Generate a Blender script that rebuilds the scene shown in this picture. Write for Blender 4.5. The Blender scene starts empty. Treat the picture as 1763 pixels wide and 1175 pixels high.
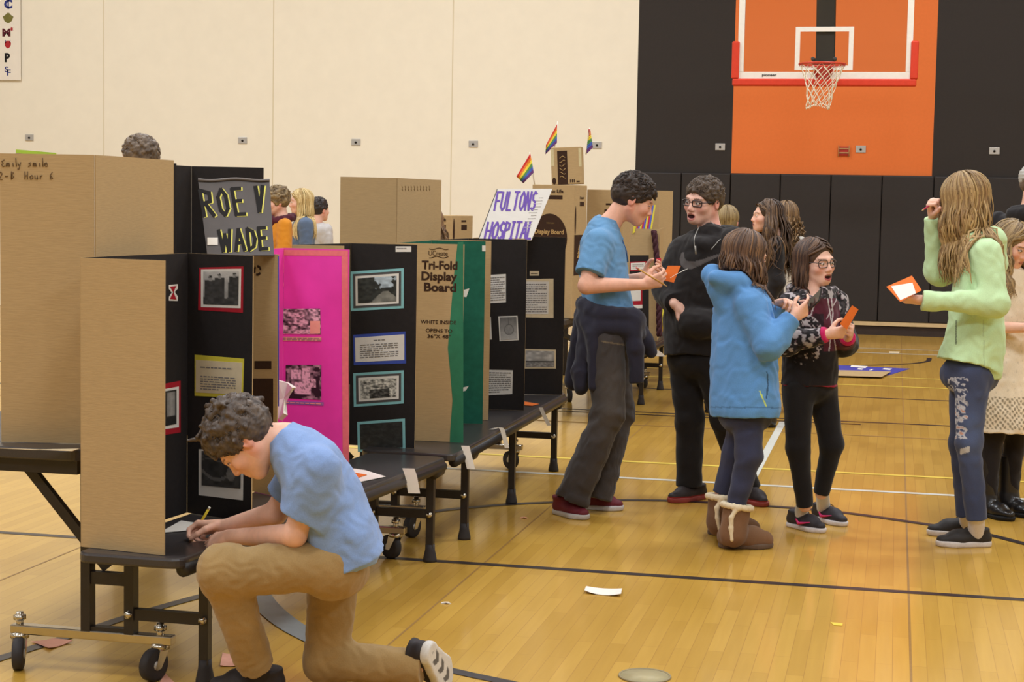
import bpy, bmesh, math, random
import numpy as np
from mathutils import Vector, Matrix

SC = bpy.context.scene
COL = SC.collection
random.seed(7)
RNG = np.random.default_rng(11)
PI = math.pi

# ------------------------------------------------------------------ camera
# World axes follow the gym: +X along the end wall, +Y towards it, Z up, metres.
F_PX, CAM_H = 2937.0, 1.54
YAW, PITCH, ROLL = math.radians(-12.606), math.radians(4.662), math.radians(1.053)

def _cam_rows():
    cy, sy = math.cos(YAW), math.sin(YAW)
    rz = np.array([[cy, -sy, 0], [sy, cy, 0], [0, 0, 1.0]])
    cp, sp = math.cos(PITCH), math.sin(PITCH)
    m = np.array([[1, 0, 0], [0, -sp, -cp], [0, cp, -sp]])
    cr, sr = math.cos(ROLL), math.sin(ROLL)
    q = np.array([[cr, -sr, 0], [sr, cr, 0], [0, 0, 1.0]])
    return q @ m @ rz            # rows: right, down, forward
CW = _cam_rows()
CAM = np.array([0, 0, CAM_H])

cam_data = bpy.data.cameras.new('camera')
cam_data.sensor_width = 36.0
cam_data.lens = 36.0 * F_PX / 1763.0
cam_data.clip_end = 200
cam = bpy.data.objects.new('camera', cam_data)
COL.objects.link(cam)
cam.matrix_world = Matrix(((CW[0][0], -CW[1][0], -CW[2][0], 0),
                           (CW[0][1], -CW[1][1], -CW[2][1], 0),
                           (CW[0][2], -CW[1][2], -CW[2][2], CAM_H),
                           (0, 0, 0, 1)))
SC.camera = cam
cam['kind'] = 'helper'

# ------------------------------------------------------------------ light
SC.view_settings.view_transform = 'Standard'
SC.view_settings.look = 'None'
SC.view_settings.gamma = 1.0
SC.view_settings.use_curve_mapping = False
SC.view_settings.exposure = 0.0
SC.cycles.max_bounces = 6
SC.cycles.diffuse_bounces = 3
SC.cycles.glossy_bounces = 3
SC.cycles.transparent_max_bounces = 12
SC.cycles.use_denoising = True
world = bpy.data.worlds.new('world')
SC.world = world
world.use_nodes = True
world.node_tree.nodes['Background'].inputs[0].default_value = (1.0, 0.92, 0.78, 1)
world.node_tree.nodes['Background'].inputs[1].default_value = 0.33

def area_light(loc, size, power, color):
    d = bpy.data.lights.new('gym_lamp', 'AREA')
    d.shape = 'SQUARE'
    d.size = size
    d.energy = power
    d.color = color
    o = bpy.data.objects.new('gym_lamp', d)
    o.location = loc
    COL.objects.link(o)
    return o

# the gym's ceiling lamps, rows hung under the roof
for gx in (-9.0, -3.0, 3.0, 9.0):
    for gy in (-3.0, 3.5, 10.0, 16.5):
        area_light((gx - 2.0, gy, 7.6), 1.6, 212.0, (0.905, 0.99, 1.10))

# ------------------------------------------------------------------ pixels -> places
def ray(px, py):
    v = np.array([(px - 881.5) / F_PX, (py - 587.5) / F_PX, 1.0])
    return CW.T @ v              # world direction with unit camera depth
def fl(px, py, z=0.0):
    d = ray(px, py)
    return CAM + d * ((z - CAM_H) / d[2])
def dp(px, py, D):
    return CAM + ray(px, py) * D
def onwall(px, py, Y):
    d = ray(px, py)
    return CAM + d * (Y / d[1])
def depth(p):
    return float(CW[2] @ (np.asarray(p) - CAM))
def proj(p):
    v = CW @ (np.asarray(p, float) - CAM)
    return v[0] / v[2] * F_PX + 881.5, v[1] / v[2] * F_PX + 587.5
CR = np.array([CW[0][0], CW[0][1], 0]); CR /= np.linalg.norm(CR)    # horizontal: photo right
CFW = np.array([-CR[1], CR[0], 0])                                  # horizontal: away from the viewer
UP = np.array([0, 0, 1.0])

# ------------------------------------------------------------------ materials
def lin(c):
    c = np.asarray(c, float) / 255.0
    return np.where(c <= 0.04045, c / 12.92, ((c + 0.055) / 1.055) ** 2.4)

MATS = {}
def mat(name, rgb, rough=0.6, spec=0.4, var=0.08, scale=30.0, bump=0.0, metal=0.0, stretch=(1, 1, 1), coat=0.0, sheen=0.0):
    """plain procedural surface: base colour (sRGB 0-255) with soft noise variation"""
    if name in MATS:
        return MATS[name]
    m = bpy.data.materials.new(name)
    m.use_nodes = True
    nt = m.node_tree
    b = nt.nodes['Principled BSDF']
    c = lin(rgb)
    tc = nt.nodes.new('ShaderNodeTexCoord')
    mp = nt.nodes.new('ShaderNodeMapping')
    mp.inputs['Scale'].default_value = stretch
    nz = nt.nodes.new('ShaderNodeTexNoise')
    nz.inputs['Scale'].default_value = scale
    nz.inputs['Detail'].default_value = 4
    rp = nt.nodes.new('ShaderNodeValToRGB')
    rp.color_ramp.elements[0].position = 0.25
    rp.color_ramp.elements[1].position = 0.75
    rp.color_ramp.elements[0].color = (*np.clip(c * (1 - var), 0, 1), 1)
    rp.color_ramp.elements[1].color = (*np.clip(c * (1 + var), 0, 1), 1)
    L = nt.links.new
    L(tc.outputs['Object'], mp.inputs['Vector'])
    L(mp.outputs['Vector'], nz.inputs['Vector'])
    L(nz.outputs['Fac'], rp.inputs['Fac'])
    L(rp.outputs['Color'], b.inputs['Base Color'])
    b.inputs['Roughness'].default_value = rough
    b.inputs['Specular IOR Level'].default_value = spec
    b.inputs['Metallic'].default_value = metal
    b.inputs['Coat Weight'].default_value = coat
    b.inputs['Sheen Weight'].default_value = sheen
    if bump:
        bp = nt.nodes.new('ShaderNodeBump')
        bp.inputs['Strength'].default_value = bump
        bp.inputs['Distance'].default_value = 0.01
        L(nz.outputs['Fac'], bp.inputs['Height'])
        L(bp.outputs['Normal'], b.inputs['Normal'])
    MATS[name] = m
    return m

def mat_attr(name, rough=0.6, spec=0.3, var=0.08, scale=60.0, bump=0.0, sss=0.0, sheen=0.0):
    """surface coloured by the mesh's own colour attribute (prints, skin, hair) times noise"""
    if name in MATS:
        return MATS[name]
    m = bpy.data.materials.new(name)
    m.use_nodes = True
    nt = m.node_tree
    b = nt.nodes['Principled BSDF']
    L = nt.links.new
    at = nt.nodes.new('ShaderNodeAttribute')
    at.attribute_name = 'Col'
    tc = nt.nodes.new('ShaderNodeTexCoord')
    nz = nt.nodes.new('ShaderNodeTexNoise')
    nz.inputs['Scale'].default_value = scale
    nz.inputs['Detail'].default_value = 3
    L(tc.outputs['Object'], nz.inputs['Vector'])
    mr = nt.nodes.new('ShaderNodeMapRange')
    mr.inputs['From Min'].default_value = 0.25
    mr.inputs['From Max'].default_value = 0.75
    mr.inputs['To Min'].default_value = 1 - var
    mr.inputs['To Max'].default_value = 1 + var
    L(nz.outputs['Fac'], mr.inputs['Value'])
    vm = nt.nodes.new('ShaderNodeVectorMath')
    vm.operation = 'SCALE'
    L(at.outputs['Color'], vm.inputs[0])
    L(mr.outputs['Result'], vm.inputs['Scale'])
    L(vm.outputs['Vector'], b.inputs['Base Color'])
    b.inputs['Roughness'].default_value = rough
    b.inputs['Specular IOR Level'].default_value = spec
    b.inputs['Sheen Weight'].default_value = sheen
    if sss:
        b.inputs['Subsurface Weight'].default_value = sss
        b.inputs['Subsurface Radius'].default_value = (0.008, 0.003, 0.0015)
        b.inputs['Subsurface Scale'].default_value = 0.6
    if bump:
        bp = nt.nodes.new('ShaderNodeBump')
        bp.inputs['Strength'].default_value = bump
        bp.inputs['Distance'].default_value = 0.004
        L(nz.outputs['Fac'], bp.inputs['Height'])
        L(bp.outputs['Normal'], b.inputs['Normal'])
    MATS[name] = m
    return m

# ------------------------------------------------------------------ objects
def link(o, parent=None):
    COL.objects.link(o)
    if parent is not None:
        o.parent = parent
    return o

def tag(o, label=None, cat=None, group=None, kind=None):
    if label: o['label'] = label
    if cat: o['category'] = cat
    if group: o['group'] = group
    if kind: o['kind'] = kind
    return o

def empty(name, loc, label=None, cat=None, group=None):
    o = bpy.data.objects.new(name, None)
    o.empty_display_size = 0.1
    o.location = Vector(loc)
    COL.objects.link(o)
    tag(o, label, cat, group)
    return o

def origin_of(parent):
    """world position of a (possibly nested) unrotated parent"""
    v = np.zeros(3)
    while parent is not None:
        v += np.array(parent.location)
        parent = parent.parent
    return v

class MB:
    """collects shapes given in world coordinates; build() links them as ONE mesh object"""
    def __init__(s):
        s.v, s.f, s.m, s.sm = [], [], [], []
        s.cur = 0
        s.smooth = False
    def add(s, vs, fs):
        o = len(s.v)
        s.v += [tuple(map(float, p)) for p in vs]
        for f in fs:
            s.f.append([i + o for i in f]); s.m.append(s.cur); s.sm.append(s.smooth)
    def box(s, c, size, R=None):
        c = np.asarray(c, float); h = np.asarray(size, float) / 2
        R = np.eye(3) if R is None else np.asarray(R)
        vs = [c + R @ (h * np.array(q)) for q in [(-1,-1,-1),(1,-1,-1),(1,1,-1),(-1,1,-1),(-1,-1,1),(1,-1,1),(1,1,1),(-1,1,1)]]
        s.add(vs, [(3,2,1,0),(4,5,6,7),(0,1,5,4),(1,2,6,5),(2,3,7,6),(3,0,4,7)])
    def bbox(s, lo, hi):
        lo, hi = np.asarray(lo, float), np.asarray(hi, float)
        s.box((lo + hi) / 2, hi - lo)
    def bar(s, a, b, w, h=None, up=UP):
        a, b = np.asarray(a, float), np.asarray(b, float)
        h = w if h is None else h
        z = b - a; L = np.linalg.norm(z); z = z / L
        x = np.cross(up, z)
        if np.linalg.norm(x) < 1e-3: x = np.cross((1, 0, 0), z)
        x /= np.linalg.norm(x); y = np.cross(z, x)
        s.box((a + b) / 2, (w, h, L), np.stack([x, y, z], 1))
    def tube(s, pts, r, n=10, caps=True, sx=1.0):
        pts = [np.asarray(p, float) for p in pts]
        rs = r if hasattr(r, '__len__') else [r] * len(pts)
        rings = []; prev = None
        for i, p in enumerate(pts):
            t = pts[min(i + 1, len(pts) - 1)] - pts[max(i - 1, 0)]
            t = t / (np.linalg.norm(t) + 1e-12)
            if prev is None:
                a = np.cross(t, UP)
                if np.linalg.norm(a) < 1e-3: a = np.cross(t, (1, 0, 0))
            else:
                a = prev - t * np.dot(prev, t)
            a /= np.linalg.norm(a) + 1e-12; prev = a
            b = np.cross(t, a)
            rings.append([p + rs[i] * (sx * math.cos(2*PI*k/n) * a + math.sin(2*PI*k/n) * b) for k in range(n)])
        vs = [q for r_ in rings for q in r_]; fs = []
        for i in range(len(rings) - 1):
            for k in range(n):
                fs.append((i*n+k, i*n+(k+1)%n, (i+1)*n+(k+1)%n, (i+1)*n+k))
        if caps:
            fs.append(tuple(range(n))[::-1]); fs.append(tuple(range((len(rings)-1)*n, len(rings)*n)))
        s.smooth = True; s.add(vs, fs); s.smooth = False
    def cyl(s, a, b, r, n=16): s.tube([a, b], r, n)
    def torus(s, c, R, r, nrm=UP, n=32, m=8):
        nrm = np.asarray(nrm, float); nrm /= np.linalg.norm(nrm)
        a = np.cross(nrm, (0, 1, 0))
        if np.linalg.norm(a) < 1e-3: a = np.cross(nrm, (1, 0, 0))
        a /= np.linalg.norm(a); b = np.cross(nrm, a); c = np.asarray(c, float)
        vs = []; fs = []
        for i in range(n):
            d = math.cos(2*PI*i/n)*a + math.sin(2*PI*i/n)*b
            for k in range(m):
                vs.append(c + d*(R + r*math.cos(2*PI*k/m)) + nrm*r*math.sin(2*PI*k/m))
        for i in range(n):
            for k in range(m):
                fs.append((i*m+k, ((i+1)%n)*m+k, ((i+1)%n)*m+(k+1)%m, i*m+(k+1)%m))
        s.smooth = True; s.add(vs, fs); s.smooth = False
    def poly(s, pts, thick, nrm):
        """extruded polygon: pts on the front face, thickness going against nrm"""
        n = len(pts); nrm = np.asarray(nrm, float)
        fr = [np.asarray(p, float) for p in pts]; bk = [p - nrm * thick for p in fr]
        fs = [tuple(range(n)), tuple(range(n, 2*n))[::-1]]
        fs += [(i, n+i, n+(i+1)%n, (i+1)%n) for i in range(n)]
        s.add(fr + bk, fs)
    def build(s, name, mats, parent=None, bevel=0.0):
        mats = mats if isinstance(mats, (list, tuple)) else [mats]
        o3 = origin_of(parent) if parent is not None else np.zeros(3)
        me = bpy.data.meshes.new(name)
        if parent is None:
            arr = np.array(s.v); o3 = np.array([(arr[:,0].min()+arr[:,0].max())/2, (arr[:,1].min()+arr[:,1].max())/2, arr[:,2].min()])
        me.from_pydata([tuple(np.array(p) - o3) for p in s.v], [], s.f)
        for m_ in mats: me.materials.append(m_)
        me.polygons.foreach_set('material_index', s.m)
        me.polygons.foreach_set('use_smooth', s.sm)
        bm = bmesh.new(); bm.from_mesh(me); bmesh.ops.recalc_face_normals(bm, faces=bm.faces); bm.to_mesh(me); bm.free()
        o = bpy.data.objects.new(name, me)
        if parent is None: o.location = Vector(o3)
        link(o, parent)
        if bevel:
            bv = o.modifiers.new('bevel', 'BEVEL'); bv.width = bevel; bv.segments = 2; bv.limit_method = 'ANGLE'
        return o

def copy_tree(o, parent=None):
    c = o.copy(); COL.objects.link(c)
    if parent is not None: c.parent = parent
    for ch in list(o.children): copy_tree(ch, c)
    return c

def text_mesh(body, o, ux, uy, height, mt, parent, name='lettering', width=None, bold=0.0, shear=0.0, spacing=1.0, thick=0.0008):
    """flat raised lettering starting at o, running along ux, capital height `height` along uy"""
    cu = bpy.data.curves.new('t', 'FONT')
    cu.body = body; cu.size = 1.0; cu.offset = bold; cu.shear = shear; cu.space_character = spacing
    cu.resolution_u = 3
    t = bpy.data.objects.new('t', cu)
    me = bpy.data.meshes.new_from_object(t)
    bpy.data.objects.remove(t); bpy.data.curves.remove(cu)
    co = np.zeros(len(me.vertices) * 3); me.vertices.foreach_get('co', co); co = co.reshape(-1, 3)
    if len(co) == 0: return None
    co[:, 0] -= co[:, 0].min(); co[:, 1] -= 0
    sy = height / 0.70; sx = sy if width is None else width / max(co[:, 0].max(), 1e-6)
    ux, uy = np.asarray(ux, float), np.asarray(uy, float)
    n = np.cross(ux, uy); n /= np.linalg.norm(n)
    w = np.asarray(o, float) + co[:, :1] * sx * ux + co[:, 1:2] * sy * uy + n * thick
    w -= origin_of(parent)
    me.vertices.foreach_set('co', w.ravel())
    me.materials.clear(); me.materials.append(mt)
    ob = bpy.data.objects.new(name, me)
    me.name = name
    link(ob, parent)
    return ob

def color_mesh(name, V, F, C, mt, parent=None, smooth=True):
    """mesh from arrays (world coordinates), per-vertex linear colours"""
    me = bpy.data.meshes.new(name)
    o3 = origin_of(parent) if parent is not None else np.zeros(3)
    V = np.asarray(V, np.float32) - o3.astype(np.float32); F = np.asarray(F, np.int32)
    k = F.shape[1]
    me.vertices.add(len(V)); me.vertices.foreach_set('co', V.ravel())
    me.loops.add(F.size); me.loops.foreach_set('vertex_index', F.ravel())
    me.polygons.add(len(F)); me.polygons.foreach_set('loop_start', np.arange(0, F.size, k, dtype=np.int32))
    me.polygons.foreach_set('use_smooth', np.full(len(F), smooth))
    me.update(calc_edges=True)
    if C is not None:
        a = me.attributes.new('Col', 'FLOAT_COLOR', 'POINT')
        cc = np.ones((len(V), 4), np.float32); cc[:, :3] = C
        a.data.foreach_set('color', cc.ravel())
    me.materials.append(mt)
    o = bpy.data.objects.new(name, me)
    link(o, parent)
    return o

CARD = mat('cardboard', (182, 154, 112), 0.85, 0.15, 0.07, 90, 0.06, stretch=(0.3, 0.3, 3))
CARD_EDGE = mat('cardboard_edge', (184, 154, 108), 0.9, 0.1, 0.12, 200)
BLACKBOARD = mat('black_board', (40, 35, 33), 0.75, 0.25, 0.12, 60)
PINK = mat('pink_board', (236, 68, 176), 0.55, 0.35, 0.06, 12)
PEACH = mat('peach_border', (236, 128, 128), 0.7, 0.2, 0.08, 50)
GREENP = mat('green_paper', (48, 120, 88), 0.6, 0.3, 0.12, 25)
GREEND = mat('green_board', (30, 96, 76), 0.7, 0.2, 0.15, 30)
INK = mat('ink', (62, 44, 34), 0.8, 0.1, 0.1, 80)
BLACKINK = mat('black_ink', (30, 27, 26), 0.7, 0.2, 0.1, 80)
GREYINK = mat('grey_ink', (134, 128, 124), 0.8, 0.1, 0.1, 80)
PAPER = mat('white_paper', (232, 224, 212), 0.8, 0.2, 0.03, 40)
CREAMP = mat('cream_paper', (226, 206, 168), 0.8, 0.2, 0.05, 40)
REDP = mat('red_paper', (172, 34, 46), 0.7, 0.2, 0.08, 40)
YELP = mat('yellow_paper', (222, 206, 70), 0.7, 0.2, 0.06, 40)
TEALP = mat('pale_teal_paper', (140, 196, 196), 0.7, 0.2, 0.05, 40)
GREYP = mat('grey_paper', (84, 80, 78), 0.75, 0.2, 0.06, 40)
BLUEP = mat('blue_paper', (66, 84, 168), 0.7, 0.2, 0.06, 40)
ORANGEP = mat('orange_paper', (226, 112, 44), 0.75, 0.2, 0.05, 40)
PINKP = mat('pink_note_paper', (242, 176, 150), 0.8, 0.2, 0.05, 40)
BLACKMETAL = mat('black_metal', (38, 32, 30), 0.4, 0.5, 0.15, 40, 0.02)
CHROME = mat('chrome', (196, 190, 178), 0.22, 0.5, 0.06, 30, metal=1.0)
RUBBER = mat('dark_rubber', (54, 50, 50), 0.65, 0.3, 0.12, 50)
BLAMI = mat('bench_top', (58, 53, 52), 0.32, 0.5, 0.1, 120)
BEDGE = mat('bench_edge', (34, 30, 29), 0.45, 0.45, 0.12, 60)
PICT = mat_attr('printed_picture', 0.5, 0.4, 0.10, 260)

# ------------------------------------------------------------------ the gym shell
WY = 21.27
XL, XR, YB, ZT = -17.0, 14.0, -14.0, 8.4

def floor_material():
    m = bpy.data.materials.new('maple_floor')
    m.use_nodes = True
    nt = m.node_tree; L = nt.links.new; b = nt.nodes['Principled BSDF']
    tc = nt.nodes.new('ShaderNodeTexCoord')
    mp = nt.nodes.new('ShaderNodeMapping'); mp.inputs['Rotation'].default_value = (0, 0, PI / 2)
    L(tc.outputs['Object'], mp.inputs['Vector'])
    br = nt.nodes.new('ShaderNodeTexBrick')
    br.offset = 0.37; br.offset_frequency = 2; br.squash = 1.0
    br.inputs['Scale'].default_value = 1.0
    br.inputs['Brick Width'].default_value = 0.62
    br.inputs['Row Height'].default_value = 0.057
    br.inputs['Mortar Size'].default_value = 0.0011
    br.inputs['Mortar Smooth'].default_value = 0.3
    br.inputs['Color1'].default_value = (*lin((210, 168, 78)), 1)
    br.inputs['Color2'].default_value = (*lin((196, 154, 66)), 1)
    br.inputs['Mortar'].default_value = (*lin((176, 132, 62)), 1)
    L(mp.outputs['Vector'], br.inputs['Vector'])
    nz = nt.nodes.new('ShaderNodeTexNoise'); nz.inputs['Scale'].default_value = 3.0; nz.inputs['Detail'].default_value = 6
    mp2 = nt.nodes.new('ShaderNodeMapping'); mp2.inputs['Scale'].default_value = (14, 0.9, 1)
    L(tc.outputs['Object'], mp2.inputs['Vector']); L(mp2.outputs['Vector'], nz.inputs['Vector'])
    mx = nt.nodes.new('ShaderNodeMixRGB'); mx.blend_type = 'MULTIPLY'; mx.inputs['Fac'].default_value = 0.35
    rp = nt.nodes.new('ShaderNodeValToRGB')
    rp.color_ramp.elements[0].position = 0.3; rp.color_ramp.elements[0].color = (0.80, 0.76, 0.66, 1)
    rp.color_ramp.elements[1].position = 0.7; rp.color_ramp.elements[1].color = (1, 1, 1, 1)
    L(nz.outputs['Fac'], rp.inputs['Fac'])
    L(br.outputs['Color'], mx.inputs['Color1']); L(rp.outputs['Color'], mx.inputs['Color2'])
    L(mx.outputs['Color'], b.inputs['Base Color'])
    b.inputs['Roughness'].default_value = 0.42
    b.inputs['Specular IOR Level'].default_value = 0.35
    b.inputs['Coat Weight'].default_value = 0.65
    b.inputs['Coat Tint'].default_value = (1.0, 0.94, 0.78, 1)
    b.inputs['Coat Roughness'].default_value = 0.13
    n2 = nt.nodes.new('ShaderNodeTexNoise'); n2.inputs['Scale'].default_value = 1.2; n2.inputs['Detail'].default_value = 2
    mp3 = nt.nodes.new('ShaderNodeMapping'); mp3.inputs['Scale'].default_value = (8, 1.0, 1)
    L(tc.outputs['Object'], mp3.inputs['Vector']); L(mp3.outputs['Vector'], n2.inputs['Vector'])
    bp = nt.nodes.new('ShaderNodeBump'); bp.inputs['Strength'].default_value = 0.07; bp.inputs['Distance'].default_value = 0.006
    L(n2.outputs['Fac'], bp.inputs['Height']); L(bp.outputs['Normal'], b.inputs['Coat Normal'])
    return m

def structure(name, mb, mt):
    return tag(mb.build(name, mt), kind='structure')

mb = MB(); mb.bbox((XL, YB, -0.1), (XR, WY + 0.2, 0)); structure('floor', mb, floor_material())
CREAMW = mat('cream_wall_paint', (243, 233, 212), 0.75, 0.2, 0.02, 6)
BLACKW = mat('black_wall_paint', (50, 44, 40), 0.7, 0.25, 0.06, 40)
ORANGEW = mat('orange_wall_paint', (226, 116, 52), 0.65, 0.3, 0.03, 30)
CEILM = mat('white_ceiling_paint', (225, 220, 208), 0.9, 0.1, 0.03, 4)
mb = MB()
# end wall: cream left of the corner, black painted bay with an orange rectangle behind the hoop
ox0, ox1, oz0 = -2.02, 0.392, 1.945
mb.cur = 0; mb.bbox((XL, WY, 0), (-3.216, WY + 0.2, ZT))
mb.cur = 1
mb.bbox((-3.216, WY, 0), (ox0, WY + 0.2, ZT)); mb.bbox((ox1, WY, 0), (4.6, WY + 0.2, ZT)); mb.bbox((ox0, WY, 0), (ox1, WY + 0.2, oz0))
mb.cur = 2; mb.bbox((ox0, WY, oz0), (ox1, WY + 0.2, ZT))
mb.cur = 0; mb.bbox((4.6, WY, 0), (XR, WY + 0.2, ZT))
structure('wall_back', mb, [CREAMW, BLACKW, ORANGEW])
mb = MB(); mb.bbox((XL - 0.2, YB, 0), (XL, WY, ZT)); structure('wall_left', mb, CEILM)
mb = MB(); mb.bbox((XR, YB, 0), (XR + 0.2, WY, ZT)); structure('wall_right', mb, CEILM)
mb = MB(); mb.bbox((XL, YB - 0.2, 0), (XR, YB, ZT)); structure('wall_front', mb, CEILM)
mb = MB(); mb.bbox((XL, YB, ZT), (XR, WY, ZT + 0.1)); structure('ceiling', mb, CEILM)
SEAMW = mat('wall_joint', (222, 208, 178), 0.8, 0.1, 0.02, 10)
mb = MB()
for sx in (-10.42, -8.02, -5.60):
    mb.bbox((sx - 0.007, WY - 0.002, 0), (sx + 0.007, WY + 0.01, ZT))
structure('trim_1', mb, SEAMW)
# wooden ledge and dark base under the wall pads
mb = MB(); mb.bbox((-3.21, WY - 0.05, 0.118), (4.5, WY + 0.01, 0.166)); structure('trim_2', mb, mat('pale_ledge_wood', (206, 178, 132), 0.5, 0.3, 0.08, 20))
mb = MB(); mb.bbox((-3.21, WY - 0.02, 0), (4.5, WY + 0.01, 0.118)); structure('baseboard_back', mb, mat('dark_base', (54, 42, 36), 0.6, 0.3, 0.1, 20))

# painted court lines, 1 mm thick paint lying on the boards
LINES = dict(black=mat('black_court_paint', (50, 42, 42), 0.35, 0.4, 0.15, 30), white=mat('white_court_paint', (214, 212, 200), 0.35, 0.4, 0.05, 30),
             yellow=mat('yellow_court_paint', (232, 200, 84), 0.35, 0.4, 0.06, 30), blue=mat('grey_blue_court_paint', (134, 140, 138), 0.35, 0.4, 0.08, 30),
             seam=mat('floor_joint', (150, 112, 58), 0.5, 0.3, 0.1, 30))
TR = [2]
def strip(pts, w, color, lift=0.0012):
    """a painted line along floor points; w in metres"""
    pts = [np.array([p[0], p[1]]) for p in pts]
    TR[0] += 1
    L_, R_ = [], []
    for i, p in enumerate(pts):
        t = pts[min(i+1, len(pts)-1)] - pts[max(i-1, 0)]; t = t / np.linalg.norm(t); n = np.array([-t[1], t[0]])
        L_.append((*(p + n*w/2), lift)); R_.append((*(p - n*w/2), lift))
    mb = MB(); n = len(pts)
    mb.add(L_ + R_, [(i, n+i, n+i+1, i+1) for i in range(n-1)])
    return structure('trim_%d' % TR[0], mb, LINES[color])
def xline(y, w, color, x0=-9.0, x1=9.0, lift=0.0012): return strip([(x0, y), (x1, y)], w, color, lift)
def spline(pts, k=8):
    pts = [np.asarray(p, float) for p in pts]; out = []
    q = [2*pts[0]-pts[1]] + pts + [2*pts[-1]-pts[-2]]
    for i in range(1, len(q)-2):
        for j in range(k):
            t = j/k
            out.append(0.5*((2*q[i])+(-q[i-1]+q[i+1])*t+(2*q[i-1]-5*q[i]+4*q[i+1]-q[i+2])*t*t+(-q[i-1]+3*q[i]-3*q[i+1]+q[i+2])*t**3))
    out.append(pts[-1]); return out

xline(6.965, 0.05, 'black')
xline(10.05, 0.05, 'yellow', lift=0.0016)
xline(9.44, 0.05, 'white')
xline(15.13, 0.05, 'yellow'); xline(15.95, 0.04, 'yellow')
xline(14.15, 0.045, 'black'); xline(12.5, 0.045, 'black'); xline(12.35, 0.04, 'black', -3.5, -0.2, 0.0018)
xline(11.75, 0.035, 'seam'); xline(18.6, 0.05, 'white'); xline(19.2, 0.04, 'white')
strip([(-0.747, 9.46), (-0.747, 12.3)], 0.05, 'white', 0.002)
def arc(pix, w, color, lift=0.0024, k=8):
    return strip(spline([fl(*p)[:2] for p in pix], k), w, color, lift)
arc([(1600, 617), (1598, 622), (1585, 625), (1555, 627.5), (1500, 629.5), (1445, 630), (1380, 627)], 0.05, 'black')
arc([(690, 892), (760, 880), (830, 873), (900, 868), (980, 865), (1040, 862.5), (1100, 862), (1180, 864), (1316, 872), (1443, 882.5), (1577, 901), (1680, 917), (1763, 937), (1830, 954)], 0.05, 'black')
arc([(-40, 1150), (0, 1135), (85, 1108), (155, 1085), (225, 1062), (340, 1029), (430, 1008)], 0.05, 'black')
arc([(560, 1095), (590, 1109), (640, 1124), (720, 1142), (800, 1161), (880, 1178), (960, 1196)], 0.05, 'black')
arc([(425, 985), (436, 1012), (455, 1040), (480, 1064), (512, 1086), (560, 1110)], 0.10, 'blue', 0.003)
for sx in (-1.667, 0.10, -3.43, 1.87):
    strip([(sx, 2.0), (sx, WY - 0.1)], 0.008, 'seam', 0.0006)

# wall pads
PADM = mat('black_vinyl_pad', (44, 38, 35), 0.55, 0.35, 0.08, 25, 0.05)
PADE = [-3.24 + 0.61 * i for i in range(13)]
for i in range(12):
    mb = MB(); mb.bbox((PADE[i] + 0.004, WY - 0.055, 0.168), (PADE[i + 1] - 0.004, WY - 0.001, 1.94))
    o = mb.build('wall_pad', PADM, None, 0.012)
    tag(o, 'tall black vinyl safety pad on the end wall under the hoop', 'wall pad', 'black wall pads in a row')

# steel wall sockets
PLATE = mat('brushed_steel_plate', (186, 182, 176), 0.4, 0.5, 0.05, 80, metal=0.35)
SOCK = [(51, 237, 'far left, near the hanging banner'), (418, 242, 'above the black board with the dark sign'), (613, 245, 'above the plain folded board'), (815, 248, 'above the white lettered sign'),
        (1028, 250, 'beside the rightmost little flag'), (1240, 253, 'on the black wall left of the orange paint'), (1482, 257, 'on the orange paint under the hoop'), (1712, 260, 'on the black wall right of the orange paint')]
for i, (px, py, where) in enumerate(SOCK):
    p = onwall(px, py, WY)
    r = empty('wall_socket', (p[0], WY, p[2]), 'small steel socket plate %s' % where, 'socket', 'steel wall sockets in a row')
    mb = MB(); mb.bbox((p[0]-.06, WY-.012, p[2]-.042), (p[0]+.06, WY+.002, p[2]+.042)); mb.build('plate', PLATE, r, 0.003)
    mb = MB(); mb.cyl((p[0], WY-.011, p[2]-.004), (p[0], WY-.02, p[2]-.004), 0.014); mb.build('socket_hole', BLACKINK, r)
# red crank bracket
p = onwall(1453, 260.5, WY)
r = empty('wall_bracket', (p[0], WY, p[2]), 'small dark red metal bracket on the orange wall', 'bracket')
mb = MB(); mb.bbox((p[0]-.065, WY-.02, p[2]-.055), (p[0]+.065, WY+.001, p[2]+.055)); mb.build('back_plate', mat('red_bracket_paint', (176, 44, 30), 0.5, 0.4, 0.1, 40), r, 0.004)
mb = MB()
for dz in (0.03, -0.02): mb.bbox((p[0]-.055, WY-.03, p[2]+dz-.008), (p[0]+.055, WY-.019, p[2]+dz+.008))
for dx in (-.062, .062): mb.cyl((p[0]+dx, WY-.03, p[2]-.07), (p[0]+dx, WY-.03, p[2]+.07), .006, 8)
mb.build('bar', mat('tan_metal', (176, 132, 84), 0.45, 0.4, 0.1, 40), r)

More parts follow.
